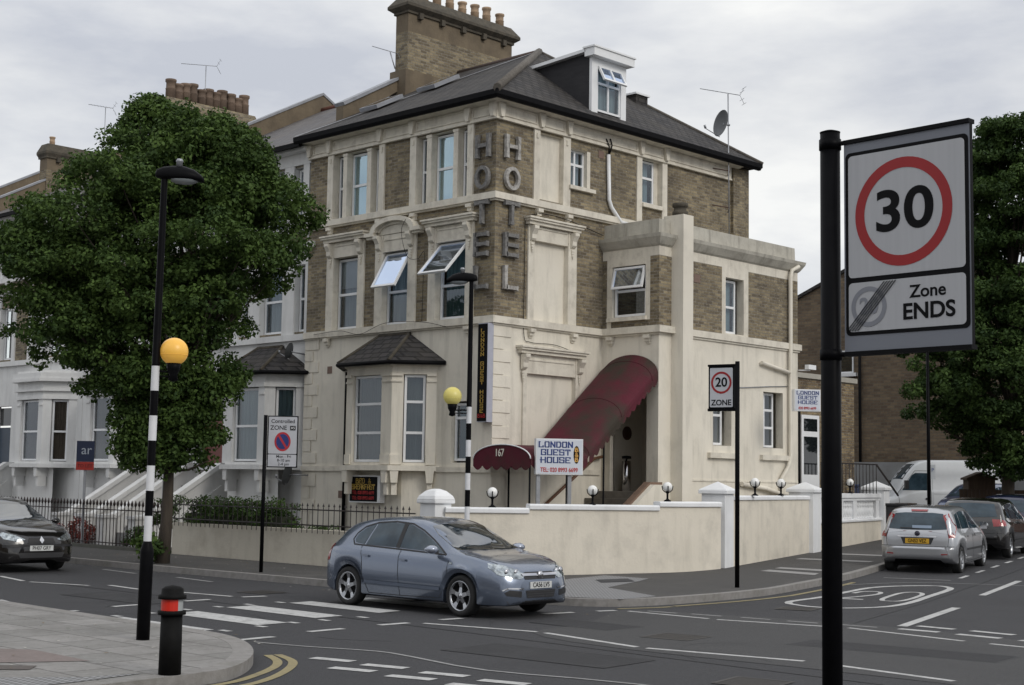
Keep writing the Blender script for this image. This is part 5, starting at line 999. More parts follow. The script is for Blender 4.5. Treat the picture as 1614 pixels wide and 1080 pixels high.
b_near = belisha('striped zebra crossing beacon post with amber globe on the near pavement', (bp.x,bp.y,.1), cr+cf*.3, cr+cf*.2, AMBER, arm=.2); b_near.rotation_euler = Vector((0,0,1)).rotation_difference((Vector((0,0,1))+cr*.008)).to_euler()
belisha('striped zebra crossing beacon post with yellow globe in front of the hotel corner', (5.03,-5.6,.12), -cr-cf*.3, -cr+cf*.2, YELG, arm=.3)
bo = thing('bollard', 'black plastic bollard with red reflective band on the near pavement', 'bollard', (11.25,-15.48,.12)); bo.scale = (.84,.84,.765)
m = MB(); m.lathe([(.001,0),(.125,0),(.118,.72),(.118,.72)], n=24); m.lathe([(.118,.715),(.155,.72),(.155,.765),(.12,.77)], n=24); m.lathe([(.12,.905),(.155,.91),(.155,.955),(.125,.965),(.12,1.03),(.08,1.06),(.001,1.075)], n=24); m.build('body', mat('black_plastic', (.007,.007,.007), (.010,.010,.010), .6, 20, spec=.07), bo)
m = MB(); q = Vector((CAMP.x-11.15, CAMP.y+15.38, 0)); a0 = math.atan2(q.y,q.x)
for k in range(24):
    a = 2*math.pi*k/24; rel = math.degrees((a-a0+math.pi)%(2*math.pi)-math.pi); m.k = 0 if -180 <= rel < 30 and rel > -110 else 1
    c0, s0, c1, s1 = math.cos(a), math.sin(a), math.cos(a+2*math.pi/24), math.sin(a+2*math.pi/24); m.add([(.121*c0,.121*s0,.768),(.121*c1,.121*s1,.768),(.121*c1,.121*s1,.907),(.121*c0,.121*s0,.907)],[(0,1,2,3)])
m.build('reflective_band', [mat('red_reflector', (.62,.03,.015), (.55,.025,.012), .3), mat('clear_reflector', (.40,.42,.42), (.34,.36,.36), .3)], bo, fixn=False)
# ---- road signs
SIGNW = mat('sign_white_face', (.47,.475,.49), (.43,.435,.45), .45, 9, stretch=(3,3,.1)); SIGNR = mat('sign_red', (.33,.010,.012), (.29,.008,.01), .45); SIGNK = mat('sign_black', (.006,.006,.007), None, .6, spec=.12); SIGNG = mat('sign_grey', (.20,.215,.245), (.19,.20,.23), .45); SGREY = mat('zone_grey', (.24,.25,.28), None, .5)
def disc(W, mb, u, z, r0, r1, d, n=56):
    for k in range(n):
        a, b = 2*math.pi*k/n, 2*math.pi*(k+1)/n; mb.add([W.P(u+r0*math.cos(a),z+r0*math.sin(a),d),W.P(u+r1*math.cos(a),z+r1*math.sin(a),d),W.P(u+r1*math.cos(b),z+r1*math.sin(b),d),W.P(u+r0*math.cos(b),z+r0*math.sin(b),d)],[(0,1,2,3)])
def rrect(u0,u1,z0,z1,r,n=5): return [(cx+r*math.cos(a),cz+r*math.sin(a)) for cx,cz,q in ((u1-r,z1-r,0),(u0+r,z1-r,1),(u0+r,z0+r,2),(u1-r,z0+r,3)) for a in [q*math.pi/2+math.pi/2*k/n for k in range(n+1)]]
s30 = thing('speed_limit_sign', 'large near 30 sign with 20 Zone ENDS plate on a black pole', 'road sign')
pl_ = unproj(1331, 390, 8.5); pr_ = unproj(1530.5, 378, 7.92); uu = Vector((pr_.x-pl_.x, pr_.y-pl_.y, 0)); wd = uu.length; uu.normalize(); SW_ = Wall((pl_.x,pl_.y,0), uu, Vector((uu.y,-uu.x,0)))
zt_ = unproj(1331, 222, 8.5).z; zb_ = unproj(1331, 560, 8.5).z; H_ = zt_-zb_
m = MB(); SW_.box(m, 0, wd, zb_, zt_, -.03, 0); SW_.box(m, -.0, wd+.002, zt_-.012, zt_+.012, -.05, .012); SW_.box(m, -.0, wd+.002, zb_-.012, zb_+.012, -.05, .012); m.k = 1; m.add([SW_.P(.0,zb_+.013,.001),SW_.P(wd,zb_+.013,.001),SW_.P(wd,zt_-.013,.001),SW_.P(0,zt_-.013,.001)],[(0,1,2,3)]); m.build('backing_plate', [SIGNK, SIGNG], s30, fixn=False)
zf = lambda t: zb_+H_*t
m = MB(); SW_.prism(m, rrect(.012,wd-.008,zf(.083),zf(.945),.03), .002, .004); m.build('black_border', SIGNK, s30)
m = MB(); SW_.prism(m, rrect(.032,wd-.03,zf(.352),zf(.928),.025), .0045, .0065); SW_.prism(m, rrect(.032,wd-.03,zf(.100),zf(.328),.025), .0045, .0065); m.build('white_panel', SIGNW, s30)
uc_ = wd*.485; zc_ = zf(.636); rr_ = .308
m = MB(); disc(SW_, m, uc_, zc_, rr_*.805, rr_, .008); m.build('red_ring', SIGNR, s30, fixn=False)
textmesh('30', SW_, uc_+.005, zc_+.0, .008, .325, SIGNK, s30, sx=1.18, bold=.02, ext=.0008)
m = MB(); disc(SW_, m, .165, zf(.213), .088, .115, .0085); m.build('grey_ring', SGREY, s30, fixn=False); textmesh('20', SW_, .165, zf(.213), .0085, .13, SGREY, s30, sx=.95, bold=.025, ext=.0008)
m = MB(); 
for k in range(5):
    o_ = (k-2)*.018; SW_.prism(m, [(.052+o_,zf(.104)),(.059+o_,zf(.104)),(.308+o_,zf(.324)),(.301+o_,zf(.324))], .0105, .0115)
m.build('cancel_bars', SIGNK, s30)
textmesh('Zone', SW_, wd*.675, zf(.262), .008, .098, SIGNK, s30, bold=.018, ext=.0008, sx=1.05); textmesh('ENDS', SW_, wd*.68, zf(.172), .008, .125, SIGNK, s30, bold=.024, ext=.0008, sx=1.05)
pb = unproj(1309, 380, 8.56); m = MB(); m.tube([(pb.x,pb.y,.1),(pb.x,pb.y,unproj(1309,206,8.56).z)], .0575, 24); m.lathe([(.0575,0),(.06,.01),(.03,.02),(.001,.022)], (pb.x,pb.y,unproj(1309,206,8.56).z-.006), 24)
for z in (zt_, zb_): m.tube([(pb.x,pb.y,z),(pl_.x,pl_.y,z)], .014, 8); m.lathe([(.0576,-.03),(.064,-.03),(.064,.03),(.0576,.03)], (pb.x,pb.y,z), 24)
m.build('pole', BLK2, s30)
# 20 zone sign
s20 = thing('zone_sign', '20 ZONE sign on a slim black pole beside the pointed gate pillar', 'road sign')
c0 = unproj(1116, 610, 27.35); c1 = unproj(1157.5, 608, 27.05); uu = Vector((c1.x-c0.x,c1.y-c0.y,0)); wd = .515; uu = (cr*1.0-cf*.62).normalized(); ZW = Wall((c1.x,c1.y,0)-uu*wd if False else (c1.x-uu.x*wd,c1.y-uu.y*wd,0), uu, Vector((uu.y,-uu.x,0)))
z0 = unproj(1137,646,27.2).z; z1 = unproj(1137,576,27.2).z
m = MB(); ZW.box(m, 0, wd, z0, z1, -.04, 0); ZW.box(m, -.01, wd+.05, z1-.02, z1+.02, -.05, .02); ZW.box(m, -.01, wd+.05, z0-.03, z0+.02, -.05, .02); m.build('frame', BLK2, s20); m = MB(); ZW.prism(m, rrect(.03,wd-.03,z0+.045,z1-.045,.02), .002, .005); m.build('white_panel', mat('zone_face', (.52,.53,.56), (.49,.5,.53), .5), s20)
zc_ = z0+(z1-z0)*.61; m = MB(); disc(ZW, m, wd/2, zc_, .165, .205, .008, 40); m.build('red_ring', SIGNR, s20, fixn=False); textmesh('20', ZW, wd/2, zc_, .008, .24, SIGNK, s20, bold=.02, ext=.001); textmesh('ZONE', ZW, wd/2, z0+.125, .008, .145, SIGNK, s20, bold=.02, ext=.001)
pp = unproj(1163,931,27.1); zz_ = .12; q = CAMP+(pp-CAMP)*((zz_-CAMP.z)/(pp.z-CAMP.z)); m = MB(); m.tube([(c1.x+uu.x*.06,c1.y+uu.y*.06,.1),(c1.x+uu.x*.06,c1.y+uu.y*.06,unproj(1161,570,27.1).z)], .042, 14); m.build('pole', BLK2, s20)
# controlled parking zone sign
cz = thing('parking_zone_sign', 'Controlled ZONE no waiting sign on a thin black pole by the low wall', 'road sign')
q = Vector((-.57,-5.76,0)); uu = (cr*1.0+cf*.02).normalized(); CW = Wall((q.x+uu.x*.045,q.y+uu.y*.045,0), uu, Vector((uu.y,-uu.x,0)))
m = MB(); CW.box(m, 0, .60, 2.17, 3.19, -.03, 0); m.build('frame', BLK2, cz); m = MB(); CW.prism(m, rrect(.02,.58,2.44,3.17,.015), .001, .004); CW.prism(m, rrect(.02,.58,2.19,2.425,.015), .001, .004); m.build('white_panel', mat('cpz_face', (.46,.47,.50), None, .5), cz)
m = MB(); CW.prism(m, [(.30+.16*math.cos(a),2.68+.19*math.sin(a)) for a in [2*math.pi*k/36 for k in range(36)]], .005, .006); m.build('red_disc', mat('nw_red', (.42,.02,.03), None, .5), cz); m = MB(); CW.prism(m, [(.30+.125*math.cos(a),2.68+.15*math.sin(a)) for a in [2*math.pi*k/36 for k in range(36)]], .0065, .0075); m.build('blue_disc', mat('nw_blue', (.015,.03,.16), None, .5), cz)
m = MB(); CW.prism(m, [(.20,2.80),(.23,2.83),(.40,2.56),(.37,2.53)], .008, .009); m.build('red_bar', mat('nw_red2', (.42,.02,.03), None, .5), cz)
textmesh('Controlled', CW, .30, 3.08, .005, .105, SIGNK, cz, bold=.012, ext=.0008); textmesh('ZONE', CW, .215, 2.95, .005, .12, SIGNK, cz, bold=.012, ext=.0008); m = MB(); CW.box(m, .44,.55,2.905,2.995,.004,.006); m.build('zone_code_box', SIGNK, cz); textmesh('X5', CW, .495, 2.95, .0065, .07, UPVC, cz, ext=.0008)
for k, tx in enumerate(('Mon - Fri','8-10 am','2-4 pm')): textmesh(tx, CW, .33, 2.385-k*.075, .005, .078, SIGNK, cz, bold=.01, ext=.0008)
m = MB(); m.tube([(q.x,q.y,.1),(q.x,q.y,3.2)], .038, 14); m.build('pole', BLK2, cz)
# lamp column with a small parking plate further up the side street
lc = thing('lamp_column', 'slim dark lamp column with a small parking plate in front of the white van', 'lamp post'); q = unproj(1464.5, 800, 40.5); m = MB(); m.tube([(q.x,q.y,.3),(q.x,q.y,6.2)], [.055,.04], 12); m.build('column', BLK2, lc)
PW_ = Wall((q.x,q.y,0), cr, Vector((cr.y,-cr.x,0))); zq = unproj(1469,744,40.5).z; m = MB(); PW_.box(m, .03, .18, zq-.2, zq+.2, -.01, .01); m.build('parking_plate', mat('plate_pale', (.42,.44,.46), None, .5), lc); textmesh('P', PW_, .105, zq+.05, .012, .14, mat('plate_blue',(.03,.06,.2),None,.5), lc)
m = MB(); m.tube([(q.x,q.y,6.15),(q.x+.5,q.y-.2,6.3)], .03, 8); m.box(q.x+.4,q.x+.95,q.y-.4,q.y-.1,6.25,6.37); m.build('lamp_head', BLK2, lc)
# estate agent boards
for (px, dpt, lab, full) in ((133, 38.2, 'blue and red estate agent board on a white post behind the left railings', True), (258, 36.4, 'second estate agent board half hidden behind the tree trunk', False)):
    q = unproj(px, 750, dpt); AW = Wall((q.x,q.y,0), cr, Vector((cr.y,-cr.x,0))); t = thing('estate_agent_board', lab, 'sign', group='estate agent boards'); zt2 = unproj(px,695,dpt).z; zb2 = unproj(px,741,dpt).z; zm = unproj(px,728,dpt).z
    m = MB(); AW.box(m, -.23, .23, zm, zt2, -.02, 0); m.build('blue_panel', mat('agent_navy', (.012,.022,.06), None, .5), t); m = MB(); AW.box(m, -.23, .23, zb2, zm-.001, -.02, 0); m.build('red_panel', mat('agent_red', (.40,.03,.02), None, .5), t)
    textmesh('ar', AW, .03, zt2-.24, .003, .34, mat('agent_white', (.42,.46,.52), None, .6), t, sx=1.0, ext=.001); textmesh('TO LET', AW, 0, (zb2+zm)/2, .003, .12, mat('agent_dark', (.10,.01,.01), None, .6), t, ext=.001)
    m = MB(); AW.box(m, -.03, .03, .1, zb2+.2, -.07, -.021); m.build('post', mat('post_grey_white', (.35,.36,.38), None, .7), t)
# aerials and dishes
def yagi(label, base, top, boomdir, L_, nel, mount=True, group=None):
    t = thing('tv_aerial', label, 'aerial'); b = Vector(base); p = Vector(top); m = MB(); m.tube([b,p], .016, 6); m.build('mast', GREYM, t); d = Vector(boomdir).normalized(); s = d.cross(Vector((0,0,1))).normalized(); m = MB(); a = p-d*L_*.3+Vector((0,0,.02)); e = p+d*L_*.7+Vector((0,0,.02)); m.tube([a,e], .010, 6)
    for k in range(nel): c = a+(e-a)*(k+.5)/nel; m.tube([c-s*.16+Vector((0,0,-.05)),c+s*.16+Vector((0,0,.05))], .008, 4)
    for q in (-1,1): m.tube([a,a-d*.12+Vector((0,0,.22*q))], .006, 4); m.tube([a-d*.12+Vector((0,0,.22*q))-s*.15,a-d*.12+Vector((0,0,.22*q))+s*.15], .006, 4); m.tube([a-d*.06+Vector((0,0,.11*q))-s*.15,a-d*.06+Vector((0,0,.11*q))+s*.15], .006, 4)
    m.build('elements', GREYM, t); return t
ms = (.32,8.55)
ya = yagi('tall aerial mast with satellite dish standing on the hotel wing roof', (ms[0],ms[1],8.0), (ms[0]-.02,ms[1]-.05,12.45), -cr-cf*.25+Vector((0,0,.08)), 1.15, 9)
m = MB(); ctr = Vector((ms[0]-.10,ms[1]-.22,11.62)); ax = (-cr*.85-cf*.5+Vector((0,0,.18))).normalized(); r1 = ax.cross(Vector((0,0,1))).normalized(); r2 = r1.cross(ax); vs = []; n = 24
for j in range(6):
    rr = .36*j/5
    for k in range(n): vs.append(ctr+ax*(.10*(rr/.36)**2-.06)+r1*rr*.85*math.cos(2*math.pi*k/n)+r2*rr*1.05*math.sin(2*math.pi*k/n))
m.add(vs, [(j*n+k,j*n+(k+1)%n,(j+1)*n+(k+1)%n,(j+1)*n+k) for j in range(5) for k in range(n)], True); m.build('dish', mat('dish_grey', (.16,.165,.17), (.12,.125,.13), .6, 5), ya, fixn=False)
m = MB(); f0 = ctr-r2*.38; f1 = ctr+ax*.50-r2*.30; m.tube([f0,f1], .012, 6); m.tube([f1,f1+r2*.08+ax*.05], .03, 8); m.tube([ctr-ax*.05,Vector((ms[0],ms[1],11.6))], .03, 8); m.build('dish_arm', GREYM, ya)
m = MB(); 
for z in (10.35, 9.35): m.tube([(ms[0],ms[1],z),(.05,ms[1]-.4,z+.05)], .015, 6); m.tube([(ms[0],ms[1],z),(.05,ms[1]+.3,z-.05)], .015, 6)
m.build('wall_bracket', mat('rusty_bracket', (.10,.055,.04), None, .8), ya)
yagi('small tv aerial on the chimney side of the hotel stack', (-6.95,2.95,13.3), (-7.0,2.8,13.75), -cr+Vector((0,0,.28)), .75, 6)
yagi('tv aerial above the row of tall clay chimney pots', (-17.9,4.1,13.9), (-17.9,4.1,15.7), cr*.2-cr+Vector((0,0,.05)), 1.2, 9)
yagi('tv aerial on the far left chimney stack', (-24.1,4.0,13.5), (-24.1,4.0,15.3), -cr+Vector((0,0,.15)), .9, 8)
tt = stack(None, -24.5, -24.0, 1.75, 5.0, 11.2, 13.05, 2, cap=.1, body=CHREND, band=BRICK, ph=.4, pr=.1); tt.name = 'chimney_stack'; tag(tt, 'tall rendered chimney stack at the left above the tree', 'chimney')
# wall mounted dishes
def dish(label, c, ax, r=.24, wall=None):
    t = thing('satellite_dish', label, 'satellite dish'); c = Vector(c); ax = Vector(ax).normalized(); r1 = ax.cross(Vector((0,0,1))).normalized(); r2 = r1.cross(ax); m = MB(); vs = []; n = 20
    for j in range(5):
        rr = r*j/4
        for k in range(n): vs.append(c+ax*(.07*(rr/r)**2)+r1*rr*.9*math.cos(2*math.pi*k/n)+r2*rr*1.1*math.sin(2*math.pi*k/n))
    m.add(vs, [(j*n+k,j*n+(k+1)%n,(j+1)*n+(k+1)%n,(j+1)*n+k) for j in range(4) for k in range(n)], True); m.build('dish', mat('dark_dish', (.05,.055,.06), None, .6), t, fixn=False)
    m = MB(); m.tube([c-r2*r,c+ax*.34-r2*r*.6], .010, 6); m.tube([c+ax*.34-r2*r*.6,c+ax*.36-r2*r*.3], .025, 8); m.tube([c,Vector(wall)], .02, 6); m.build('arm', GREYM, t); return t
dish('dark satellite dish on the wall above the neighbouring slate bay roof', (-7.05,-.25,5.2), (-1,-.35,.3), .2, (-6.95,.1,5.15))
dish('dark satellite dish low on the wall at the left edge of the hotel', (-6.75,-.42,2.05), (-1,-.45,.25), .26, (-6.5,0,2.05))
# ================================================================ vegetation
def leaves(name, C, Rr, per, size, mt, parent, flat=.75, tint=None, droop=.35):
    """C: clump centres (n,3), Rr radii; leaf quads spread on and in each clump"""
    C = np.array(C); Rr = np.array(Rr); n = len(C)
    cnt = np.maximum(8, (per*(Rr/Rr.mean())**2).astype(int)); idx = np.repeat(np.arange(n), cnt); N = len(idx)
    d = rng.normal(size=(N,3)); d /= np.linalg.norm(d,axis=1)[:,None]; rad = rng.uniform(.45,1.08,N)**.6
    pos = C[idx] + d*np.array([1,1,flat])*(Rr[idx]*rad)[:,None]
    nrm = d*.8+np.array([0,0,.55])+rng.normal(size=(N,3))*.55; nrm /= np.linalg.norm(nrm,axis=1)[:,None]
    t = np.cross(nrm, rng.normal(size=(N,3))); t /= np.linalg.norm(t,axis=1)[:,None]; t[:,2] -= droop; t /= np.linalg.norm(t,axis=1)[:,None]; b = np.cross(nrm,t); b /= np.linalg.norm(b,axis=1)[:,None]
    s = size*rng.uniform(.6,1.25,N)[:,None]
    V = np.stack([pos-t*s, pos+b*s*.62, pos+t*s, pos-b*s*.62],1).reshape(-1,3)
    me = bpy.data.meshes.new(name); me.vertices.add(4*N); me.vertices.foreach_set('co', V.astype(np.float32).ravel()); me.loops.add(4*N); me.loops.foreach_set('vertex_index', np.arange(4*N,dtype=np.int32))
    me.polygons.add(N); me.polygons.foreach_set('loop_start', np.arange(0,4*N,4,dtype=np.int32)); me.polygons.foreach_set('loop_total', np.full(N,4,dtype=np.int32)); me.update(calc_edges=True)
    ct = rng.uniform(0,1,n)*.55; ti = np.clip(ct[idx]+rng.uniform(0,.45,N),0,1).astype(np.float32)
    at = me.attributes.new('tint','FLOAT','FACE'); at.data.foreach_set('value', ti); me.materials.append(mt)
    o = bpy.data.objects.new(name, me); SC.collection.objects.link(o)
    if parent: o.parent = parent
    return o
def tree(name, label, base, rows, right, depth_k, K, per, size, mt, th, lean=(0,0), twigs=40, rc=(.35,.75), group=None, minr=.55):
    t = thing(name, label, 'tree', base, group=group); rt = Vector(right).normalized(); fw = Vector((-rt.y,rt.x,0)); zs = [r[0] for r in rows]; C = []; RR = []
    lo = min(zs); hi = max(zs); k = 0; Z = zs[::-1] if zs[0] > zs[-1] else zs; RW = rows[::-1] if zs[0] > zs[-1] else rows; A0 = [r[1] for r in RW]; A1 = [r[2] for r in RW]
    NB = K//10; wmax = max(b-a for a,b in zip(A0,A1))/2
    while k < NB:
        z = random.uniform(lo, hi); a0 = np.interp(z,Z,A0); a1 = np.interp(z,Z,A1); c = (a0+a1)/2; w_ = (a1-a0)/2
        if random.random() > math.sqrt(w_/wmax)+.05: continue
        Rb = min(random.uniform(.5,1.0), w_*.6+.1); th_ = random.uniform(0,2*math.pi); q = math.sqrt(random.uniform(.12,1.0)); ww = max(.03,w_-Rb*.8); bc_ = rt*(c+ww*q*math.cos(th_)) + fw*(max(.03,w_*depth_k-Rb*.8)*q*math.sin(th_)) + Vector((0,0,z)); k += 1
        for j in range(int(18*(Rb/.8)**2)+4):
            d = Vector((random.gauss(0,1),random.gauss(0,1),abs(random.gauss(0,1))*.9-.25)).normalized(); e = bc_+Vector((d.x*Rb,d.y*Rb,d.z*Rb*.5)); C.append(tuple(e)); RR.append(random.uniform(.13,.30))
    k = 0
    while k < K*.09:
        z = random.uniform(lo, hi); a0 = np.interp(z, zs[::-1] if zs[0] > zs[-1] else zs, [r[1] for r in (rows[::-1] if zs[0] > zs[-1] else rows)]); a1 = np.interp(z, zs[::-1] if zs[0] > zs[-1] else zs, [r[2] for r in (rows[::-1] if zs[0] > zs[-1] else rows)])
        c = (a0+a1)/2; w_ = (a1-a0)/2
        if random.random() > w_/4.0+.1: continue
        r = random.uniform(*rc); th_ = random.uniform(0,2*math.pi); q = random.uniform(minr,1.0); ww = max(.05,w_-r*.75)
        p = rt*(c+ww*q*math.cos(th_)) + fw*(max(.05,w_*depth_k-r*.75)*q*math.sin(th_)) + Vector((0,0,z)); C.append(tuple(p)); RR.append(r); k += 1
    leaves('crown', C, RR, per, size, mt, t)
    m = MB(); top = Vector((lean[0],lean[1],zs[0] if zs[0] > zs[-1] else zs[-1]))*1.0; tr = []
    H = hi; 
    for i in range(9):
        f = i/8; tr.append(Vector((lean[0]*f+random.uniform(-.05,.05)*(i>0),lean[1]*f+random.uniform(-.05,.05)*(i>0),-.1+(H*.82)*f)))
    rad = [th*1.25]+[th*(1-.85*i/8) for i in range(1,9)]; m.tube(tr, rad, 12)
    for i in range(0, len(C), max(1,len(C)//twigs)):
        c = Vector(C[i]); j = min(7, max(2, int((c.z-1.0)/(H*.82)*8*.75))); s = tr[j]; mid = s.lerp(c,.5)+Vector((0,0,-.15+random.uniform(0,.3))); r0 = rad[j]*.45; m.tube([s,mid,c], [r0,r0*.55,r0*.15], 6)
    m.build('trunk', TRUNK, t); return t
K_ = .01355
def rw(y, x0, x1, cx=235, by=888): return (.0+(by-y)*K_, (x0-24-cx)*K_*1.06, (x1-36-cx)*K_*1.04)
rowsL = [rw(148,205,235),rw(180,178,300),rw(205,140,410),rw(225,130,435),rw(260,108,462),rw(300,60,478),rw(350,0,492),rw(400,-30,488),rw(450,-10,450),rw(500,0,430),rw(545,20,412),rw(575,70,392),rw(610,130,378),rw(650,160,368),rw(690,180,350),rw(735,205,325)]
tree('street_tree', 'large spreading lime tree on the far pavement in front of the white terrace', (-4.1,-5.75,.12), rowsL, cr, .75, 1900, 60, .050, LEAF1, .135, (.25,.3), 70, rc=(.16,.52), minr=.35)
leafs = thing('basal_shrub', 'leafy basal shoots around the foot of the big street tree', 'plant', (-4.15,-5.95,.1)); leaves('foliage', [(rng.uniform(-.4,.3),rng.uniform(-.25,.25),rng.uniform(.1,.6)) for k in range(12)], [rng.uniform(.12,.24) for k in range(12)], 60, .05, LEAF1, leafs)
tq = sl(20.5, 1.25)+cr*.75
rowsR = [(12.9,-.6,2.6),(12.2,-1.6,3.4),(11.2,-2.4,4.2),(9.6,-2.3,4.6),(7.5,-2.9,4.9),(6,-3.6,5.0),(4.8,-3.8,4.8),(4.0,-3.3,4.4),(3.3,-1.9,3.8),(2.6,-1.3,3.0),(2.0,-.9,2.0)]
tree('street_tree', 'tall dark green tree at the right edge beyond the parked cars', tuple(tq), rowsR, cr, .8, 2000, 64, .062, LEAF2, .22, (.3,.2), 50, rc=(.25,.6), minr=.4)
for (s, l, hh, lab, mt) in ((34,1.2,6.5,'smaller green tree far up the side street',LEAF2),(40,9.5,8,'green tree on the far side of the side street',LEAF1)):
    p = sl(s,l); tree('street_tree', lab, tuple(p), [(hh,-.6,.6),(hh*.85,-1.6,1.6),(hh*.6,-2.1,2.1),(hh*.4,-1.7,1.7),(hh*.3,-1,1)], cr, .9, 500, 40, .09, mt, .12, rc=(.25,.5))
hg = thing('hedge', 'clipped dark green privet hedge behind the railings on the low wall', 'hedge', (-7.1,-3.0,.5))
Cn = [(rng.uniform(0,3.75), rng.uniform(-.25,.25), rng.uniform(.25,.88)+.1*math.sin(k)) for k in range(190)]; leaves('foliage', Cn, [rng.uniform(.12,.2) for k in Cn], 60, .035, LEAF2, hg)
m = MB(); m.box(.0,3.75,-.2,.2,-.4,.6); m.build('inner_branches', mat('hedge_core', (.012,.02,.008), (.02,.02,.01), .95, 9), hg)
def shrub(label, loc, n, r, h, mt=LEAF2, sz=.035):
    t = thing('shrub', label, 'plant', loc); leaves('foliage', [(rng.uniform(-r,r),rng.uniform(-r,r)*.6,rng.uniform(.1,h)) for k in range(n)], [rng.uniform(.1,.2) for k in range(n)], 60, sz, mt, t)
    m = MB()
    for k in range(5): m.tube([(0,0,-.2),(rng.uniform(-r,r)*.7,rng.uniform(-r,r)*.4,h*.8)], [.015,.005], 5)
    m.build('stems', TRUNK, t)
shrub('small dark shrub behind the plain railing below the bed and breakfast sign', (-2.0,-3.0,.55), 10, .35, .35)
shrub('low green shrub just below the small pipe at the railing end', (-3.2,-3.0,.55), 6, .15, .4)
shrub('dark green bush in the front garden between tree trunk and stoop', (-8.3,-3.0,.3), 26, .7, 1.2)
RED_ = leafmat('red_leaves', (.10,.02,.02), (.24,.06,.045)); shrub('reddish leafed shrub behind the left railing', (-12.6,-2.9,.1), 22, .6, .8, RED_); shrub('green shrub behind the spearhead railing near the tree', (-9.5,-2.9,.1), 14, .5, .5)
leaves_ = None
# ================================================================ vehicles
def pchip(xs, ys):
    xs = np.array(xs,float); ys = np.array(ys,float); h = np.diff(xs); d = np.diff(ys)/h; m_ = np.zeros_like(ys)
    for i in range(1,len(xs)-1):
        if d[i-1]*d[i] > 0: w1 = 2*h[i]+h[i-1]; w2 = h[i]+2*h[i-1]; m_[i] = (w1+w2)/(w1/d[i-1]+w2/d[i])
    m_[0] = d[0]; m_[-1] = d[-1]
    def f(x):
        x = min(max(x,xs[0]),xs[-1]); i = min(int(np.searchsorted(xs,x,side='right'))-1,len(xs)-2); t = (x-xs[i])/h[i]
        return float((2*t**3-3*t*t+1)*ys[i]+(t**3-2*t*t+t)*h[i]*m_[i]+(-2*t**3+3*t*t)*ys[i+1]+(t**3-t*t)*h[i]*m_[i+1])
    return f
def wheel(parent, x, y, r, side, rimc, rr=.66, spokes=5, w_=.2, fat=.34):
    m = MB(); h = w_/2; pr = [(r*.62,-h),(r*.9,-h),(r*.97,-h*.85),(r,-h*.5),(r,h*.5),(r*.97,h*.85),(r*.9,h),(r*rr,h*.98),(r*rr*.97,h*.6),(r*rr*.9,-h*.2),(.001,-h*.3)]
    m.lathe([(a,side*b) for a,b in pr], (x,y,r), 36, 'y'); wl_ = m.build('wheel', mat('tyre', (.018,.018,.018), (.012,.012,.012), .85, 20), parent)
    m = MB(); R_ = r*rr; yo = y+side*h*.72
    m.lathe([(R_,side*.02),(R_*.93,side*.03),(R_*.9,side*-.02)], (x,yo,r), 36, 'y', cap=False); m.lathe([(.001,side*.02),(R_*.2,side*.015),(R_*.22,-side*.02)], (x,yo,r), 16, 'y', cap=False)
    for k in range(spokes):
        a = 2*math.pi*k/spokes+.3; c, s_ = math.cos(a), math.sin(a); tx, tz = -s_, c; w0, w1 = R_*fat*.55, R_*fat; 
        vs = []
        for rd, ww, yy in ((R_*.15,w0*.8,.012),(R_*.55,w0*.55,.0),(R_*.95,w1*.6,.018)):
            for q in (-1,1): vs.append((x+c*rd+tx*ww*q, yo+side*yy, r+s_*rd+tz*ww*q))
            for q in (-1,1): vs.append((x+c*rd+tx*ww*q*.8, yo+side*(yy-.04), r+s_*rd+tz*ww*q*.8))
        m.add(vs, [(0,1,5,4),(4,5,9,8),(0,4,6,2),(4,8,10,6),(1,3,7,5),(5,7,11,9)])
    m.build('rim', rimc, wl_, fixn=False); return wl_
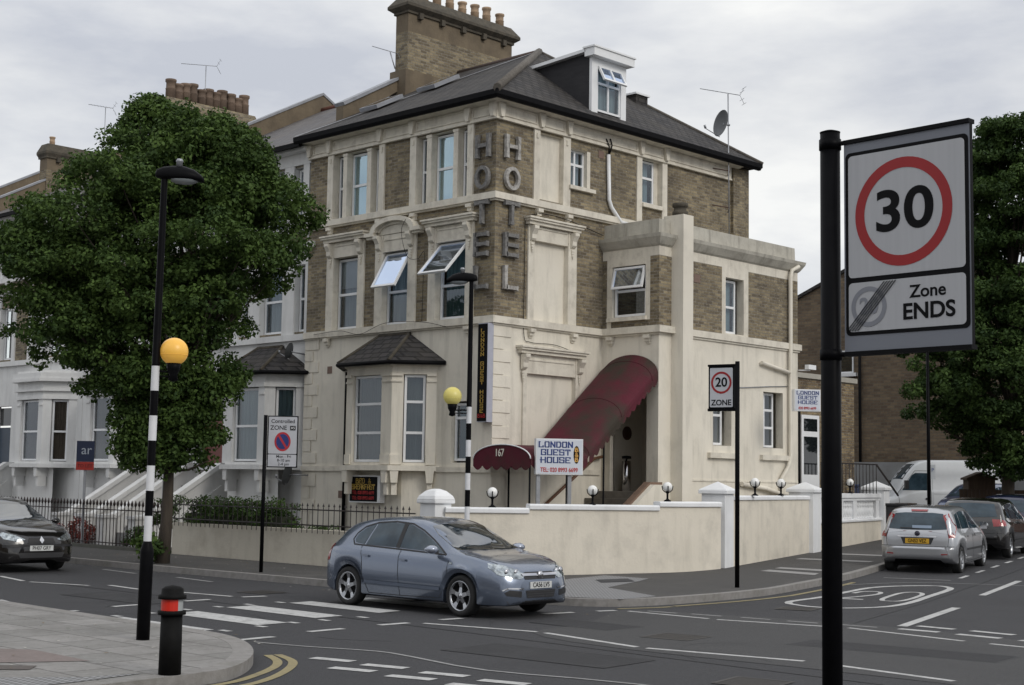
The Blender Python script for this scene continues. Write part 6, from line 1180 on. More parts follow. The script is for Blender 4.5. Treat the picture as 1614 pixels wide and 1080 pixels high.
class Car:
    """body lofted from length profiles; x forward, origin on the road under the middle"""
    def __init__(s, name, label, cat, loc, heading, P, paint, scale=1, group=None):
        s.P = P; s.root = thing(name, label, cat, loc, heading, group=group); s.root.scale = (scale,)*3
        f = {k: pchip(*zip(*v)) for k,v in P.items() if isinstance(v,list) and v and isinstance(v[0],tuple)}; s.f = f; L2 = P['L']/2
        xs = set(np.round(np.linspace(-L2, L2, 56),4)); ra = P['arch']
        for xa in (P['xr'],P['xf']):
            for k in range(-13,14): xs.add(round(xa+ra*math.sin(k/13*math.pi/2),4))
            xs |= {round(xa-ra-.004,4), round(xa+ra+.004,4)}
        for k in range(8): xs.add(round(L2-.16*(k/8)**2,4)); xs.add(round(-L2+.14*(k/8)**2,4))
        xs = sorted(x for x in xs if -L2 <= x <= L2); s.xs = xs; rings = [s.ring(x) for x in xs]; n = len(rings[0]); vs = []
        for x, r_ in zip(xs, rings):
            vs += [(x,y,z) for y,z in r_] + [(x,-y,z) for y,z in r_[::-1][1:-1]]
        nn = 2*n-2; fs = [(j*nn+i,(j+1)*nn+i,(j+1)*nn+(i+1)%nn,j*nn+(i+1)%nn) for j in range(len(xs)-1) for i in range(nn)]
        m = MB(); m.add(vs, fs, True); m.add(vs[:nn], [tuple(range(nn))], True); m.add(vs[-nn:], [tuple(range(nn))], True)
        for k_, f_ in enumerate(m.f[:len(fs)]):
            if (k_ % nn) in (0,1,nn-1,nn-2): m.m[k_] = 1
        s.body = m.build('body', [paint, BLACK], s.root)
        bm = bmesh.new(); bm.from_mesh(s.body.data); s.bvh = BVHTree.FromBMesh(bm); bm.free()
    def ring(s, x):
        f = s.f; P = s.P; w_ = f['w'](x); zb = f['bot'](x); zt = f['top'](x); belt = min(f['belt'](x), zt-.045); wr = min(f['wr'](x), w_-.03); za = zb; ra = P['arch']
        for xa in (P['xr'],P['xf']):
            if abs(x-xa) < ra: za = max(za, P['rw']+math.sqrt(max(0,ra*ra-(x-xa)**2)))
        za = min(za, belt-.1); zm = za+(belt-za)*.45; k = max(0,zt-belt); zr = zt-min(.085,k*.35); 
        return [(0,zb),(max(.05,w_-.29),zb),(max(.06,w_-.28),za),(w_-.035,za),(w_-.006,za+.025),(w_+.004,zm),(w_-.008,belt-.10),(w_-.035,belt-.03),(w_-.06,belt),(w_-.06+(wr-w_+.06)*.5+.008,belt+(zr-belt)*.5),(wr,zr),(wr-.05,zt-.035*min(1,k/.2)),(wr*.6,zt-.008),(0,zt)]
    def cast(s, u, v, ax):
        L2 = s.P['L']/2
        o, d = {'R':((u,-3,v),(0,1,0)),'L':((u,3,v),(0,-1,0)),'F':((4,u,v),(-1,0,0)),'B':((-4,u,v),(1,0,0)),'T':((u,v,4),(0,0,-1))}[ax]
        h = s.bvh.ray_cast(Vector(o), Vector(d))
        return (h[0], h[1]) if h[0] is not None else None
    def patch(s, name, poly, ax, mt, off=.006, parent=None, cuts=3, smooth=True, mirror=False, thick=0):
        bm = bmesh.new(); vs = [bm.verts.new((u,v,0)) for u,v in poly]; bm.faces.new(vs); bmesh.ops.triangulate(bm, faces=bm.faces)
        bmesh.ops.subdivide_edges(bm, edges=bm.edges, cuts=cuts, use_grid_fill=True); bmesh.ops.triangulate(bm, faces=bm.faces); bad = []; N = {}
        hs = {v: s.cast(v.co.x, v.co.y, ax) for v in bm.verts}; ai = {'R':1,'L':1,'F':0,'B':0,'T':2}[ax]; vals = sorted(h[0][ai] for h in hs.values() if h); med = vals[len(vals)//2]
        for v in bm.verts:
            h = hs[v]
            if h is None or abs(h[0][ai]-med) > .45: bad.append(v); continue
            v.co = h[0]+(h[1] if h[1].dot(Vector({'R':(0,-1,0),'L':(0,1,0),'F':(1,0,0),'B':(-1,0,0),'T':(0,0,1)}[ax])) > 0 else -h[1])*off
        bmesh.ops.delete(bm, geom=bad, context='VERTS')
        if thick:
            ex = {'R':(0,1,0),'L':(0,-1,0),'F':(-1,0,0),'B':(1,0,0),'T':(0,0,-1)}[ax]; r = bmesh.ops.extrude_edge_only(bm, edges=[e for e in bm.edges if e.is_boundary])
            for g in r['geom']:
                if isinstance(g, bmesh.types.BMVert): g.co += Vector(ex)*thick
        bmesh.ops.recalc_face_normals(bm, faces=bm.faces); me = bpy.data.meshes.new(name); bm.to_mesh(me); bm.free(); me.materials.append(mt)
        if smooth: me.polygons.foreach_set('use_smooth', [True]*len(me.polygons))
        o = bpy.data.objects.new(name, me); SC.collection.objects.link(o); o.parent = parent or s.root
        if mirror: s.patch(name, [(u,v) for u,v in poly] if ax in 'RL' else [(-u,v) for u,v in poly] if ax in 'FB' else [(u,-v) for u,v in poly], {'R':'L','L':'R'}.get(ax,ax), mt, off, parent, cuts, smooth, False, thick)
        return o
    def line(s, name, pts, ax, mt, wd=.008, off=.004, parent=None, mirror=False, closed=False):
        P = [Vector((*p,0)) for p in pts]
        if closed: P.append(P[0])
        Q = []
        for a,b in zip(P[:-1],P[1:]):
            k = max(1,int((b-a).length/.05)); Q += [a+(b-a)*i/k for i in range(k)]
        Q.append(P[-1]); m = MB(); vs = []
        for i,p in enumerate(Q):
            t = (Q[min(i+1,len(Q)-1)]-Q[max(i-1,0)]).normalized(); n_ = Vector((-t.y,t.x,0))*wd/2
            for q in (p-n_,p+n_):
                h = s.cast(q.x,q.y,ax); 
                if h is None: vs.append(None); continue
                nn = h[1] if h[1].dot(Vector({'R':(0,-1,0),'L':(0,1,0),'F':(1,0,0),'B':(-1,0,0),'T':(0,0,1)}[ax])) > 0 else -h[1]
                vs.append(h[0]+nn*off)
        for i in range(len(Q)-1):
            q = [vs[2*i],vs[2*i+1],vs[2*i+3],vs[2*i+2]]
            if all(v is not None for v in q): m.add(q,[(0,1,2,3)])
        o = m.build(name, mt, parent or s.root, fixn=False)
        if mirror: s.line(name, pts if ax in 'RL' else [(-u,v) for u,v in pts] if ax in 'FB' else [(u,-v) for u,v in pts], {'R':'L','L':'R'}.get(ax,ax), mt, wd, off, parent, False, closed)
        return o
    def wheels(s, rimc, spokes=5, rr=.66, fat=.34):
        P = s.P; W_ = s.f['w']
        for x in (P['xf'],P['xr']):
            for sd_ in (-1,1): wheel(s.root, x, sd_*(W_(0)-.115), P['rw'], sd_, rimc, rr, spokes, fat=fat)
        m = MB(); w0 = W_(0); m.box(P['xr']-.3,P['xf']+.3,-w0+.32,w0-.32,.16,.4); m.build('underbody', BLACK, s.root)
    def plate(s, ax, u, z, text, col, wd=.52, ht=.11, off=.03):
        h = s.cast(u, z, ax); x = h[0].x + (off if ax == 'F' else -off); W = Wall((x,0,0),(0,1,0) if ax == 'F' else (0,-1,0),(1,0,0) if ax == 'F' else (-1,0,0)); m = MB(); uu = u if ax == 'F' else -u
        W.box(m, uu-wd/2, uu+wd/2, z-ht/2, z+ht/2, -.05, 0); pl = m.build('number_plate', col, s.root); t = textmesh(text, W, uu, z, .003, .105, SIGNK, None, sx=.85, bold=.012, ext=.0006); t.parent = pl; t.name = 'plate_text'
        return pl
def paint(name, c, rough=.28, metal=.5, coat=1): return mat(name, c, tuple(v*.97 for v in c), rough, 30, metal=metal, coat=coat)
CHROME = mat('chrome', (.6,.6,.62), (.55,.55,.57), .12, 5, metal=1); LENS = mat('lamp_lens', (.55,.60,.63), (.10,.12,.13), .05, 14, 3, metal=.7, spec=1, coat=1); REDLENS = mat('rear_lamp', (.30,.012,.015), (.20,.008,.01), .1, 9, coat=1); PLASTIC = mat('black_trim', (.018,.018,.02), None, .6); ALLOY = mat('alloy', (.48,.49,.51), (.40,.41,.43), .25, 9, metal=.9); HUB = mat('hubcap', (.42,.43,.45), (.34,.35,.37), .35, 9, metal=.5)
PLW = mat('plate_white', (.62,.63,.62), None, .5); PLY = mat('plate_yellow', (.62,.36,.03), None, .5)
CGL = mat('car_glass', (.050,.080,.105), (.014,.026,.036), .03, 2.2, spec=.5); WSG = mat('windscreen_glass', (.016,.026,.034), (.008,.013,.018), .03, 1.5, spec=1, coat=1); SEATM = mat('interior_grey', (.05,.05,.055), None, .8)
# --- silver-blue hatchback crossing
PA = dict(L=4.25, xf=1.24, xr=-1.40, rw=.315, arch=.365,
  top=[(-2.125,.62),(-2.10,.80),(-2.03,.98),(-1.95,1.07),(-1.78,1.25),(-1.5,1.37),(-1.0,1.45),(-.5,1.475),(-.05,1.46),(.20,1.41),(.63,1.215),(1.0,1.025),(1.12,.985),(1.5,.925),(1.85,.835),(2.02,.755),(2.09,.67),(2.125,.58)],
  belt=[(-2.125,.56),(-2.05,.80),(-1.9,.955),(-1.4,.965),(-.6,.94),(.4,.905),(1.0,.875),(1.5,.815),(1.9,.72),(2.125,.52)],
  w=[(-2.125,.64),(-2.08,.74),(-1.95,.815),(-1.6,.865),(-1.0,.88),(0,.88),(1.0,.88),(1.55,.865),(1.85,.80),(2.0,.71),(2.09,.58),(2.125,.48)],
  wr=[(-2.125,.52),(-2.0,.62),(-1.7,.60),(-1.0,.60),(0,.61),(.35,.62),(.8,.70),(1.15,.77),(1.6,.745),(1.9,.63),(2.125,.40)],
  bot=[(-2.125,.34),(-2.0,.27),(-1.8,.22),(0,.20),(1.7,.20),(2.0,.20),(2.125,.26)])
AST = paint('steel_blue_paint', (.15,.18,.24), .25, .6)
ca = Car('moving_car', 'steel-blue five-door hatchback driving past the hotel', 'car', (6.50,-7.50,0), R(.5), PA, AST, .95)
ca.wheels(ALLOY, 5, .74, .36)
ca.patch('windscreen', [(.30,-.56),(.30,.56),(.50,.62),(1.01,.69),(1.07,.4),(1.08,0),(1.07,-.4),(1.01,-.69),(.50,-.62)], 'T', WSG, .005, cuts=4)
ca.patch('rear_screen', [(-.46,1.28),(.46,1.28),(.60,1.02),(-.60,1.02)], 'B', CGL, .005)
for ax in 'RL':
    ca.patch('side_window', [(.80,.945),(.50,1.10),(.20,1.25),(-.08,1.345),(-.18,1.355),(-.20,.985)], ax, CGL, .004, cuts=3)
    ca.patch('side_window', [(-.30,.988),(-.28,1.36),(-.6,1.37),(-.93,1.34),(-1.03,1.005)], ax, CGL, .004, cuts=3)
    ca.patch('quarter_window', [(-1.07,1.01),(-.97,1.335),(-1.18,1.27),(-1.32,1.17),(-1.35,1.08),(-1.30,1.03)], ax, CGL, .004, cuts=2)
    ca.line('window_seal', [(.87,.92),(.50,1.12),(.20,1.27),(-.08,1.365),(-.5,1.388),(-.93,1.36),(-1.22,1.285),(-1.36,1.18),(-1.40,1.08),(-1.32,1.0),(-.9,.985),(0,.955),(.87,.92)], ax, PLASTIC, .022, .005); ca.patch('b_pillar', [(-.205,.98),(-.19,1.36),(-.285,1.362),(-.295,.985)], ax, PLASTIC, .005, cuts=2)
    ca.line('door_gap', [(.98,.86),(.95,.5),(.80,.26),(-.1,.24),(-.16,.6),(-.16,.95)], ax, PLASTIC, .009, .003); ca.line('door_gap', [(-.16,.95),(-.16,.6),(-.1,.24),(-.85,.24),(-1.02,.5),(-1.05,.8),(-1.12,1.0)], ax, PLASTIC, .009, .003)
    ca.line('sill_moulding', [(.82,.40),(-.95,.42)], ax, AST, .05, .018); ca.line('door_handle', [(.03,.80),(-.12,.805)], ax, AST, .035, .03); ca.line('door_handle', [(-.86,.83),(-1.0,.835)], ax, AST, .035, .03)
    ca.line('wheel_arch', [(1.24+.392*math.cos(a),.315+.392*math.sin(a)) for a in [math.pi*(.07+.86*k/16) for k in range(17)]], ax, AST, .05, .016); ca.line('wheel_arch', [(-1.40+.392*math.cos(a),.315+.392*math.sin(a)) for a in [math.pi*(.07+.86*k/16) for k in range(17)]], ax, AST, .05, .016)
    ca.line('side_indicator', [(1.06,.80),(1.0,.80)], ax, LENS, .03, .008)
    s_ = -1 if ax == 'R' else 1; m = MB(); m.lathe([(.001,-.07),(.05,-.06),(.075,-.02),(.08,.02),(.05,.055),(.001,.06)], (0,0,0), 14, 'x'); o = m.build('door_mirror', paint('mirror_paint', (.30,.33,.40), .2, .5), ca.root); o.location = (.72,s_*.98,1.0); o.scale = (1.7,1.35,.85)
    m = MB(); m.box(.64,.74,s_*.84,s_*.93,.94,.98); m.build('mirror_arm', PLASTIC, ca.root)
ca.patch('headlight', [(.30,.655),(.42,.725),(.60,.80),(.74,.825),(.775,.76),(.74,.665),(.60,.61),(.42,.60)], 'F', LENS, .008, mirror=True, cuts=3); 
for s_ in (-1,1):
    for yy, rr in ((.46,.05),(.60,.06)):
        h = ca.cast(s_*yy, .70, 'F'); m = MB(); m.lathe([(.001,.012),(rr*.6,.01),(rr,.0)], (h[0].x,s_*yy,.70), 16, 'x'); m.build('lamp_reflector', CHROME, ca.root)
    h = ca.cast(s_*.56, .36, 'F')
ca.patch('upper_grille', [(-.34,.59),(.34,.59),(.36,.675),(.30,.70),(-.30,.70),(-.36,.675)], 'F', PLASTIC, .006); ca.patch('chrome_bar', [(-.38,.640),(.38,.640),(.40,.675),(-.40,.675)], 'F', CHROME, .018)
m = MB(); h = ca.cast(0,.655,'F'); m.lathe([(.001,.02),(.05,.018),(.062,0)], (h[0].x+.02,0,.655), 24, 'x'); m.build('badge', CHROME, ca.root)
ca.patch('lower_grille', [(-.30,.315),(.30,.315),(.33,.43),(-.33,.43)], 'F', PLASTIC, .006); ca.patch('fog_recess', [(.42,.33),(.66,.355),(.69,.40),(.62,.44),(.42,.42)], 'F', PLASTIC, .006, mirror=True); ca.line('fog_trim', [(.38,.455),(.64,.465),(.71,.43)], 'F', CHROME, .02, .012, mirror=True)
ca.patch('front_splitter', [(-.62,.21),(.62,.21),(.66,.275),(-.66,.275)], 'F', PLASTIC, .006)
for k in range(3): ca.line('grille_slat', [(-.29,.34+k*.035),(.29,.34+k*.035)], 'F', mat('grille_slat', (.05,.05,.055), None, .4), .008, .01)
ca.plate('F', 0, .505, 'CA56 LVS', PLW, .48, .1, .015)
ca.line('bonnet_gap', [(1.22,.74),(1.6,.72),(1.95,.60),(2.05,.38)], 'T', PLASTIC, .008, .003, mirror=True)
ca.line('wiper', [(1.05,.45),(.98,-.10)], 'T', PLASTIC, .018, .02); ca.line('wiper', [(1.05,-.05),(.97,-.58)], 'T', PLASTIC, .018, .02)
ca.patch('tail_light', [(-2.02,.86),(-1.93,1.0),(-1.86,.98),(-1.92,.72),(-2.03,.70)], 'R', REDLENS, .006, mirror=True)
# --- black hatchback coming in at the left
PR = dict(PA); PR['top'] = [(x, z+.01 if x < 1 else z+.03) for x,z in PA['top']]
BLKP = paint('black_car_paint', (.010,.009,.009), .15, .1)
cb = Car('moving_car', 'black hatchback entering at the left edge of the street', 'car', (-6.32,-8.45,0), R(-1), PR, BLKP, 1.0)
cb.wheels(ALLOY, 5, .66); cb.patch('windscreen', [(.42,-.56),(.42,.56),(.62,.62),(1.13,.69),(1.2,0),(1.13,-.69),(.62,-.62)], 'T', WSG, .005, cuts=4)
for ax in 'RL':
    cb.patch('side_window', [(.93,.935),(.62,1.10),(.30,1.255),(-.10,1.345),(-.12,.985)], ax, CGL, .004); cb.patch('side_window', [(-.20,.988),(-.18,1.35),(-.95,1.35),(-1.3,1.2),(-1.2,1.01)], ax, CGL, .004)
    s_ = -1 if ax == 'R' else 1; m = MB(); m.lathe([(.001,-.07),(.05,-.06),(.08,.02),(.001,.06)], (0,0,0), 12, 'x'); o = m.build('door_mirror', BLKP, cb.root); o.location = (.82,s_*.96,.99); o.scale = (1,1.2,.85)
cb.patch('headlight', [(.34,.66),(.50,.74),(.70,.80),(.76,.76),(.72,.67),(.5,.62)], 'F', LENS, .008, mirror=True); cb.patch('upper_grille', [(-.30,.58),(.30,.58),(.26,.69),(-.26,.69)], 'F', PLASTIC, .006)
cb.patch('lower_grille', [(-.45,.30),(.45,.30),(.5,.40),(-.5,.40)], 'F', PLASTIC, .006); cb.patch('badge', [(-.05,.64),(0,.58),(.05,.64),(0,.72)], 'F', CHROME, .02, cuts=1); cb.plate('F', 0, .49, 'PH07 GRY', PLW, .5, .105, .015); cb.line('bumper_strip', [(-.74,.53),(-.30,.545),(.30,.545),(.74,.53)], 'F', PLASTIC, .05, .012)
# --- parked silver hatchback seen from behind
PF_ = dict(L=3.95, xf=1.18, xr=-1.31, rw=.295, arch=.335,
  top=[(-1.975,.60),(-1.95,.86),(-1.90,.98),(-1.80,1.22),(-1.68,1.385),(-1.5,1.445),(-1.0,1.475),(-.4,1.48),(.05,1.455),(.3,1.40),(.75,1.20),(1.05,1.03),(1.15,.985),(1.5,.90),(1.8,.78),(1.92,.68),(1.975,.56)],
  belt=[(-1.975,.54),(-1.93,.80),(-1.8,.93),(-1.3,.94),(-.4,.91),(.4,.885),(1.0,.86),(1.5,.78),(1.8,.68),(1.975,.50)],
  w=[(-1.975,.69),(-1.93,.77),(-1.8,.815),(-1.4,.84),(-.8,.845),(.2,.845),(1.0,.845),(1.5,.82),(1.8,.73),(1.93,.60),(1.975,.50)],
  wr=[(-1.975,.62),(-1.9,.70),(-1.6,.64),(-1.0,.62),(0,.61),(.35,.62),(.8,.69),(1.15,.74),(1.5,.70),(1.8,.60),(1.975,.40)],
  bot=[(-1.975,.36),(-1.85,.27),(-1.6,.22),(0,.20),(1.6,.20),(1.975,.28)])
SIL = paint('silver_paint', (.42,.43,.45), .3, .7)
def rear_kit(c, w0=.8, platetxt='GN52 VEZ', platec=PLY, zpl=.70):
    return c
hd = math.atan2(U.y, U.x); q = sl(8.45, 2.52); ft = Car('parked_car', 'silver five-door hatchback parked by the kerb with a yellow rear number plate', 'car', (q.x,q.y,gz(q.x,q.y)-.015), hd, PF_, SIL, .985, group='cars parked in the side street'); ft.root.rotation_euler = (0,-.02,hd)
ft.wheels(HUB, 9, .68, .22)
ft.patch('rear_screen', [(-.52,1.315),(-.3,1.335),(.3,1.335),(.52,1.315),(.605,1.16),(.63,.985),(.3,.965),(-.3,.965),(-.63,.985),(-.605,1.16)], 'B', CGL, .006, cuts=4)
ft.line('tail_light', [(.575,1.30),(.635,1.17),(.69,1.03),(.725,.90),(.735,.80)], 'B', REDLENS, .115, .012, mirror=True)
ft.line('tail_light_side', [(-1.755,1.27),(-1.83,1.08),(-1.885,.93),(-1.90,.81)], 'R', REDLENS, .07, .012, mirror=True)
ft.patch('high_brake_light', [(-.17,1.36),(.17,1.36),(.19,1.40),(-.19,1.40)], 'B', REDLENS, .012)
ft.patch('bumper_pad', [(-.74,.34),(.74,.34),(.77,.60),(-.77,.60)], 'B', SIL, .022, cuts=4, thick=.03); ft.line('bumper_gap', [(-.78,.615),(-.40,.61),(.40,.61),(.78,.615)], 'B', PLASTIC, .010, .016)
ft.line('tailgate_gap', [(-.64,.96),(-.68,.80),(-.66,.62)], 'B', PLASTIC, .009, .006, mirror=True); ft.patch('plate_recess', [(-.36,.80),(.36,.80),(.30,.655),(-.30,.655)], 'B', PLASTIC, .004); ft.line('plate_trim', [(-.42,.82),(.42,.82)], 'B', CHROME, .02, .02)
ft.plate('B', 0, .725, 'GN52 VEZ', PLY, .52, .11, .012); m = MB(); h = ft.cast(0,.885,'B'); m.lathe([(.001,-.014),(.05,-.012),(.06,0)], (h[0].x-.006,0,.885), 20, 'x'); o = m.build('badge', mat('dark_badge', (.03,.03,.05), None, .3), ft.root)
ft.patch('reflector', [(.52,.43),(.66,.44),(.66,.46),(.52,.455)], 'B', REDLENS, .028, mirror=True, cuts=1); ft.line('rear_wiper', [(-.05,.985),(.38,1.0)], 'B', PLASTIC, .02, .02); ft.patch('window_sticker', [(-.30,1.0),(.12,1.0),(.12,1.06),(-.30,1.06)], 'B', mat('sticker', (.25,.32,.42), None, .5), .012, cuts=1)
for ax in 'RL':
    ft.patch('side_window', [(.78,.93),(.55,1.06),(.25,1.24),(.0,1.32),(-.12,1.33),(-.14,.955)], ax, CGL, .004); ft.patch('side_window', [(-.22,.958),(-.20,1.335),(-.6,1.35),(-.95,1.33),(-1.02,.975)], ax, CGL, .004); ft.patch('quarter_window', [(-1.08,.98),(-1.02,1.32),(-1.3,1.29),(-1.45,1.0)], ax, CGL, .004, cuts=2)
    ft.line('door_gap', [(-.18,.95),(-.18,.5),(-.12,.25),(.85,.26),(.92,.6),(.88,.86)], ax, PLASTIC, .009, .003); ft.line('door_gap', [(-.18,.95),(-.15,.25),(-.8,.26),(-1.0,.6),(-1.05,.95)], ax, PLASTIC, .009, .003); ft.line('rub_strip', [(.85,.50),(-.92,.52)], ax, PLASTIC, .045, .016)
    for x in (-.05,-.85): ft.line('door_handle', [(x+.07,.80),(x-.06,.805)], ax, PLASTIC, .04, .03)
    for xa in (1.18,-1.31): ft.line('wheel_arch', [(xa+.365*math.cos(a),.295+.365*math.sin(a)) for a in [math.pi*(.07+.86*k/16) for k in range(17)]], ax, SIL, .05, .015)
    s_ = -1 if ax == 'R' else 1; m = MB(); m.lathe([(.001,-.06),(.06,-.05),(.085,.02),(.06,.06),(.001,.07)], (0,0,0), 14, 'x'); o = m.build('door_mirror', SIL, ft.root); o.location = (.70,s_*.93,.99); o.scale = (1,1.1,.95); m = MB(); m.add([(.625,s_*.93+.07*a*1.1,.99+.075*b) for a,b in ((-1,-1),(1,-1),(1,1),(-1,1))],[(0,1,2,3)]); m.build('mirror_glass', CHROME, ft.root, fixn=False)
# --- black car ahead of it
PV = dict(PF_); PV['top'] = [(x*1.07, z) for x,z in PF_['top']]; PV['L'] = 3.95*1.07
for k_ in ('belt','w','wr','bot'): PV[k_] = [(x*1.07,(z*1.03 if k_ in ('w','wr') else z)) for x,z in PF_[k_]]
PV['xf'] = 1.28; PV['xr'] = -1.38
q = sl(13.75, 2.62); vw = Car('parked_car', 'black hatchback parked ahead of the silver one at the right edge', 'car', (q.x,q.y,gz(q.x,q.y)), hd, PV, BLKP, 1.0, group='cars parked in the side street'); vw.wheels(ALLOY, 5, .72, .25)
vw.patch('rear_screen', [(-.54,1.33),(0,1.35),(.54,1.33),(.64,1.02),(0,1.0),(-.64,1.02)], 'B', CGL, .006, cuts=4); vw.patch('tail_light', [(.52,.96),(.80,.95),(.82,.80),(.56,.78)], 'B', REDLENS, .010, mirror=True, cuts=2); vw.patch('tail_light_side', [(-2.08,.80),(-2.06,.95),(-1.88,.93),(-1.9,.80)], 'R', REDLENS, .010, mirror=True); vw.plate('B', 0, .72, 'LV04 KRE', PLY, .5, .11, .012); vw.line('bumper_gap', [(-.78,.615),(.78,.615)], 'B', PLASTIC, .010, .012); vw.line('rear_wiper', [(0,1.02),(.38,1.04)], 'B', PLASTIC, .02, .02)
for ax in 'RL':
    vw.patch('side_window', [(.84,.93),(.6,1.06),(.28,1.24),(-.12,1.33),(-.14,.955)], ax, CGL, .004); vw.patch('side_window', [(-.22,.958),(-.20,1.335),(-1.0,1.33),(-1.08,.975)], ax, CGL, .004); vw.patch('quarter_window', [(-1.14,.98),(-1.08,1.32),(-1.38,1.29),(-1.55,1.0)], ax, CGL, .004, cuts=2); vw.line('sill_moulding', [(.9,.42),(-1.0,.42)], ax, PLASTIC, .05, .012)
    s_ = -1 if ax == 'R' else 1; m = MB(); m.lathe([(.001,-.06),(.06,-.05),(.085,.02),(.001,.07)], (0,0,0), 12, 'x'); o = m.build('door_mirror', BLKP, vw.root); o.location = (.74,s_*.96,.99)
q = sl(18.6, 2.6); v2 = Car('parked_car', 'third parked car, dark blue, further up the kerb at the right edge', 'car', (q.x,q.y,gz(q.x,q.y)), hd, PF_, paint('navy_paint', (.015,.02,.05), .2, .3), 1.0, group='cars parked in the side street'); v2.wheels(ALLOY, 5); v2.patch('rear_screen', [(-.52,1.31),(.52,1.31),(.62,.99),(-.62,.99)], 'B', CGL, .006, cuts=3); v2.patch('tail_light', [(.58,1.2),(.70,1.15),(.79,.85),(.68,.82)], 'B', REDLENS, .01, mirror=True)
for ax in 'RL': v2.patch('side_window', [(.78,.93),(.25,1.24),(-.12,1.33),(-.14,.955)], ax, CGL, .004); v2.patch('side_window', [(-.22,.958),(-.20,1.335),(-.95,1.33),(-1.3,.99)], ax, CGL, .004)
# --- blue car partly hidden in front of the van
pb_ = unproj(1541, 790, 49.5); bl = Car('parked_car', 'small blue car half hidden in front of the white van', 'car', (pb_.x,pb_.y,.72), math.atan2(-cr.y,-cr.x)+.9, PF_, paint('blue_paint', (.045,.075,.17), .3, .4), 1.0); bl.wheels(HUB, 7); bl.patch('rear_screen', [(-.52,1.31),(.52,1.31),(.62,.99),(-.62,.99)], 'B', CGL, .006); bl.patch('tail_light', [(.58,1.2),(.70,1.15),(.79,.85),(.68,.82)], 'B', REDLENS, .01, mirror=True); bl.patch('windscreen', [(.42,-.5),(.42,.5),(1.08,.62),(1.08,-.62)], 'T', CGL, .005)
for ax in 'RL': bl.patch('side_window', [(.78,.93),(.25,1.24),(-.12,1.33),(-.14,.955)], ax, CGL, .004); bl.patch('side_window', [(-.22,.958),(-.20,1.335),(-.95,1.33),(-1.3,.99)], ax, CGL, .004)
# --- white van
PVAN = dict(L=5.4, xf=1.75, xr=-1.65, rw=.34, arch=.40,
  top=[(-2.7,2.28),(-2.66,2.46),(-2.55,2.5),(-1.0,2.52),(.9,2.5),(1.25,2.42),(1.5,2.2),(1.85,1.72),(2.0,1.38),(2.15,1.22),(2.5,1.08),(2.65,.9),(2.7,.7)],
  belt=[(-2.7,1.5),(0,1.45),(1.2,1.40),(1.9,1.2),(2.3,1.05),(2.7,.62)],
  w=[(-2.7,.94),(-2.5,.97),(0,.98),(1.8,.97),(2.3,.92),(2.6,.8),(2.7,.68)], wr=[(-2.7,.82),(0,.84),(1.2,.84),(1.8,.83),(2.2,.8),(2.7,.55)], bot=[(-2.7,.42),(-2.4,.35),(0,.32),(2.4,.3),(2.7,.36)])
VANP = mat('van_white', (.62,.64,.66), (.56,.58,.60), .4, 3, coat=.5)
pv_ = unproj(1493, 830, 53.5); vn = Car('parked_van', 'white high-roof panel van parked side-on behind the cars', 'van', (pv_.x,pv_.y,.50), math.atan2(-cr.y,-cr.x), PVAN, VANP, 1.0); vn.wheels(HUB, 7)
vn.patch('windscreen', [(1.35,-.62),(1.35,.62),(1.95,.72),(1.95,-.72)], 'T', CGL, .005)
for ax in 'RL':
    vn.patch('side_window', [(1.86,1.40),(1.50,1.95),(1.38,2.02),(.92,2.02),(.92,1.40)], ax, CGL, .006); vn.line('door_gap', [(.84,2.1),(.84,.5),(1.75,.5)], ax, PLASTIC, .012, .004); vn.line('door_gap', [(.84,2.1),(1.4,2.1),(2.0,1.3),(1.98,.9)], ax, PLASTIC, .012, .004); vn.line('panel_line', [(.75,1.28),(-2.6,1.28)], ax, GREYM, .012, .004); vn.line('panel_line', [(.78,2.05),(.78,.5)], ax, GREYM, .010, .004); vn.line('panel_line', [(-.55,2.05),(-.55,.5)], ax, GREYM, .012, .004); vn.line('rub_strip', [(1.3,.72),(-2.6,.72)], ax, GREYM, .09, .01); vn.line('door_handle', [(.95,1.10),(1.05,1.10)], ax, PLASTIC, .06, .02)
    s_ = -1 if ax == 'R' else 1; m = MB(); m.box(1.70,1.82,s_*1.0,s_*1.2,1.45,1.75); m.build('door_mirror', PLASTIC, vn.root)
vn.patch('tail_light', [(-2.66,1.0),(-2.66,1.5),(-2.60,1.5),(-2.60,1.0)], 'L', REDLENS, .006); vn.patch('headlight', [(.5,.8),(.75,.8),(.75,.98),(.5,1.0)], 'F', LENS, .006, mirror=True); vn.patch('rear_quarter_window', [(-2.5,1.6),(-2.38,1.6),(-2.38,1.95),(-2.5,1.95)], 'L', CGL, .006)
# --- bin store, fence and bins beyond the last pillar
WOOD = mat('brown_fence', (.075,.048,.030), (.045,.028,.018), .9, 4, stretch=(8,8,.4)); fq = unproj(1560, 790, 46.5); FW_ = Wall((fq.x,fq.y,0), cr, Vector((cr.y,-cr.x,0)))
t = thing('wooden_bin_store', 'dark brown boarded store with a low gable in front of the van', 'shed'); zf0 = unproj(1560,800,46.5).z; zf1 = unproj(1560,772,46.5).z; zf2 = unproj(1560,750,46.5).z; m = MB()
for k in range(16): FW_.box(m, -.95+k*.13, -.83+k*.13, .3, zf1, -.03, .0)
m.build('boards', WOOD, t); m = MB(); FW_.prism(m, [(-.65,zf1),(.2,zf1),(.2,zf2-.1),(-.22,zf2+.02),(-.65,zf2-.1)], -.6, -.05); FW_.prism(m, [(-.72,zf2-.14),(-.22,zf2+.06),(.27,zf2-.14),(.27,zf2-.08),(-.22,zf2+.12),(-.72,zf2-.08)], -.65, 0); m.build('gable_roof', WOOD, t)
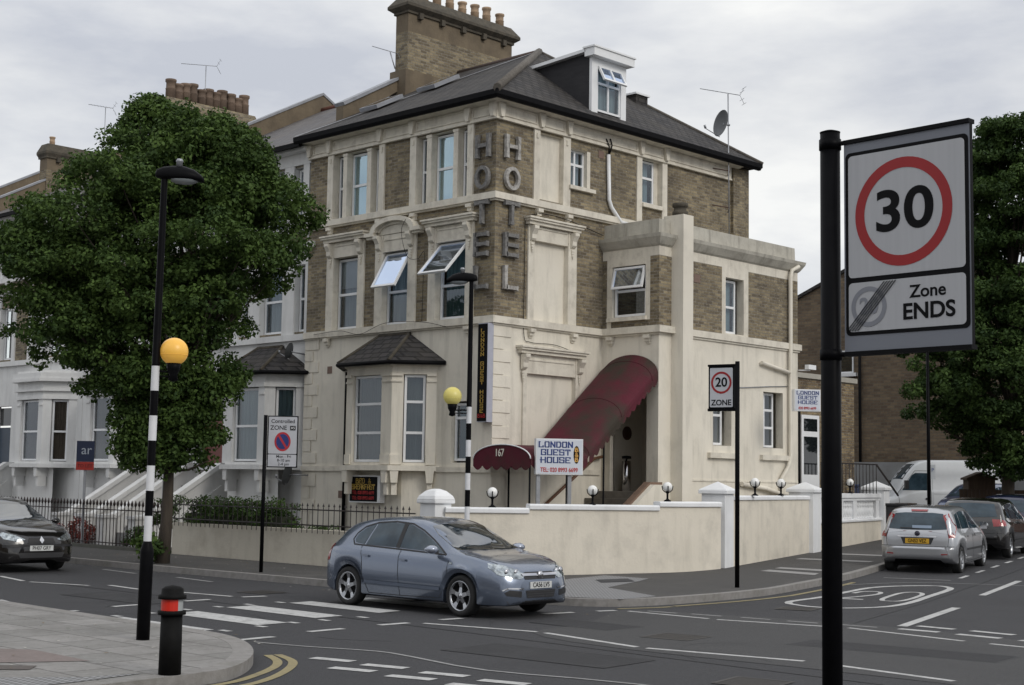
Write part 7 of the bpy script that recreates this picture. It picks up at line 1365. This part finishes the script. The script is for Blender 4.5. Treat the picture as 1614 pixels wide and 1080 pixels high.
for k, (px, dpt, z1, lab, mt) in enumerate(((1413, 43.2, 1.45, 'black wheelie bin just beyond the last white pillar', mat('bin_black', (.02,.02,.022), None, .5)),(1428, 44.5, 1.5, 'dark brown wheelie bin right of the black bin by the last pillar', mat('bin_brown', (.06,.045,.035), None, .6)))):
    b_ = unproj(px, 800, dpt); t = thing('wheelie_bin', lab, 'bin', (b_.x,b_.y,.5), .4); m = MB(); m.box(-.26,.26,-.3,.3,0,.95); m.build('body', mt, t, bevel=.03); m = MB(); m.box(-.29,.29,-.34,.33,.95,1.02); m.tube([(-.25,.34,.93),(.25,.34,.93)], .02, 6); m.build('lid', mt, t, bevel=.02); m = MB(); m.lathe([(.001,-.3),(.1,-.3),(.1,-.25),(.001,-.25)], (0,.28,.1), 14, 'x'); m.lathe([(.001,.25),(.1,.25),(.1,.3),(.001,.3)], (0,.28,.1), 14, 'x'); m.build('wheel', PLASTIC, t)
for ss, lab in ((15.6,'blue recycling bin behind the balustrade, left of the globe lamp'),(18.0,'blue recycling bin behind the balustrade, right of the globe lamp')):
    b_ = sl(ss,-2.2); t = thing('recycling_bin', lab, 'bin', (b_.x,b_.y,.98), .3); m = MB(); mb_ = mat('bin_blue', (.015,.03,.09), None, .5); m.box(-.27,.27,-.3,.3,0,1.0); m.build('body', mb_, t, bevel=.03); m = MB(); m.box(-.3,.3,-.33,.33,1.0,1.08); m.build('lid', mb_, t, bevel=.02)
cam_bin = thing('security_camera', 'small white security camera on the rear corner of the hotel wing', 'camera'); m = MB(); m.tube([(1.78,9.6,5.0),(2.05,9.75,5.0)], .02, 6); m.box(1.98,2.1,9.6,9.95,5.02,5.14); m.build('housing', UPVC, cam_bin)
ash = thing('litter_bin', 'silver cylinder ash bin beside the entrance door in the porch', 'bin', (.50,4.12,1.78)); m = MB(); m.lathe([(.001,0),(.11,0),(.11,.72),(.001,.74)], n=20); m.build('body', CHROME, ash); m = MB(); m.lathe([(.001,.78),(.115,.78),(.115,.84),(.001,.86)], n=20); m.lathe([(.02,.7),(.02,.8)], n=8); m.build('cap', BLACK, ash)
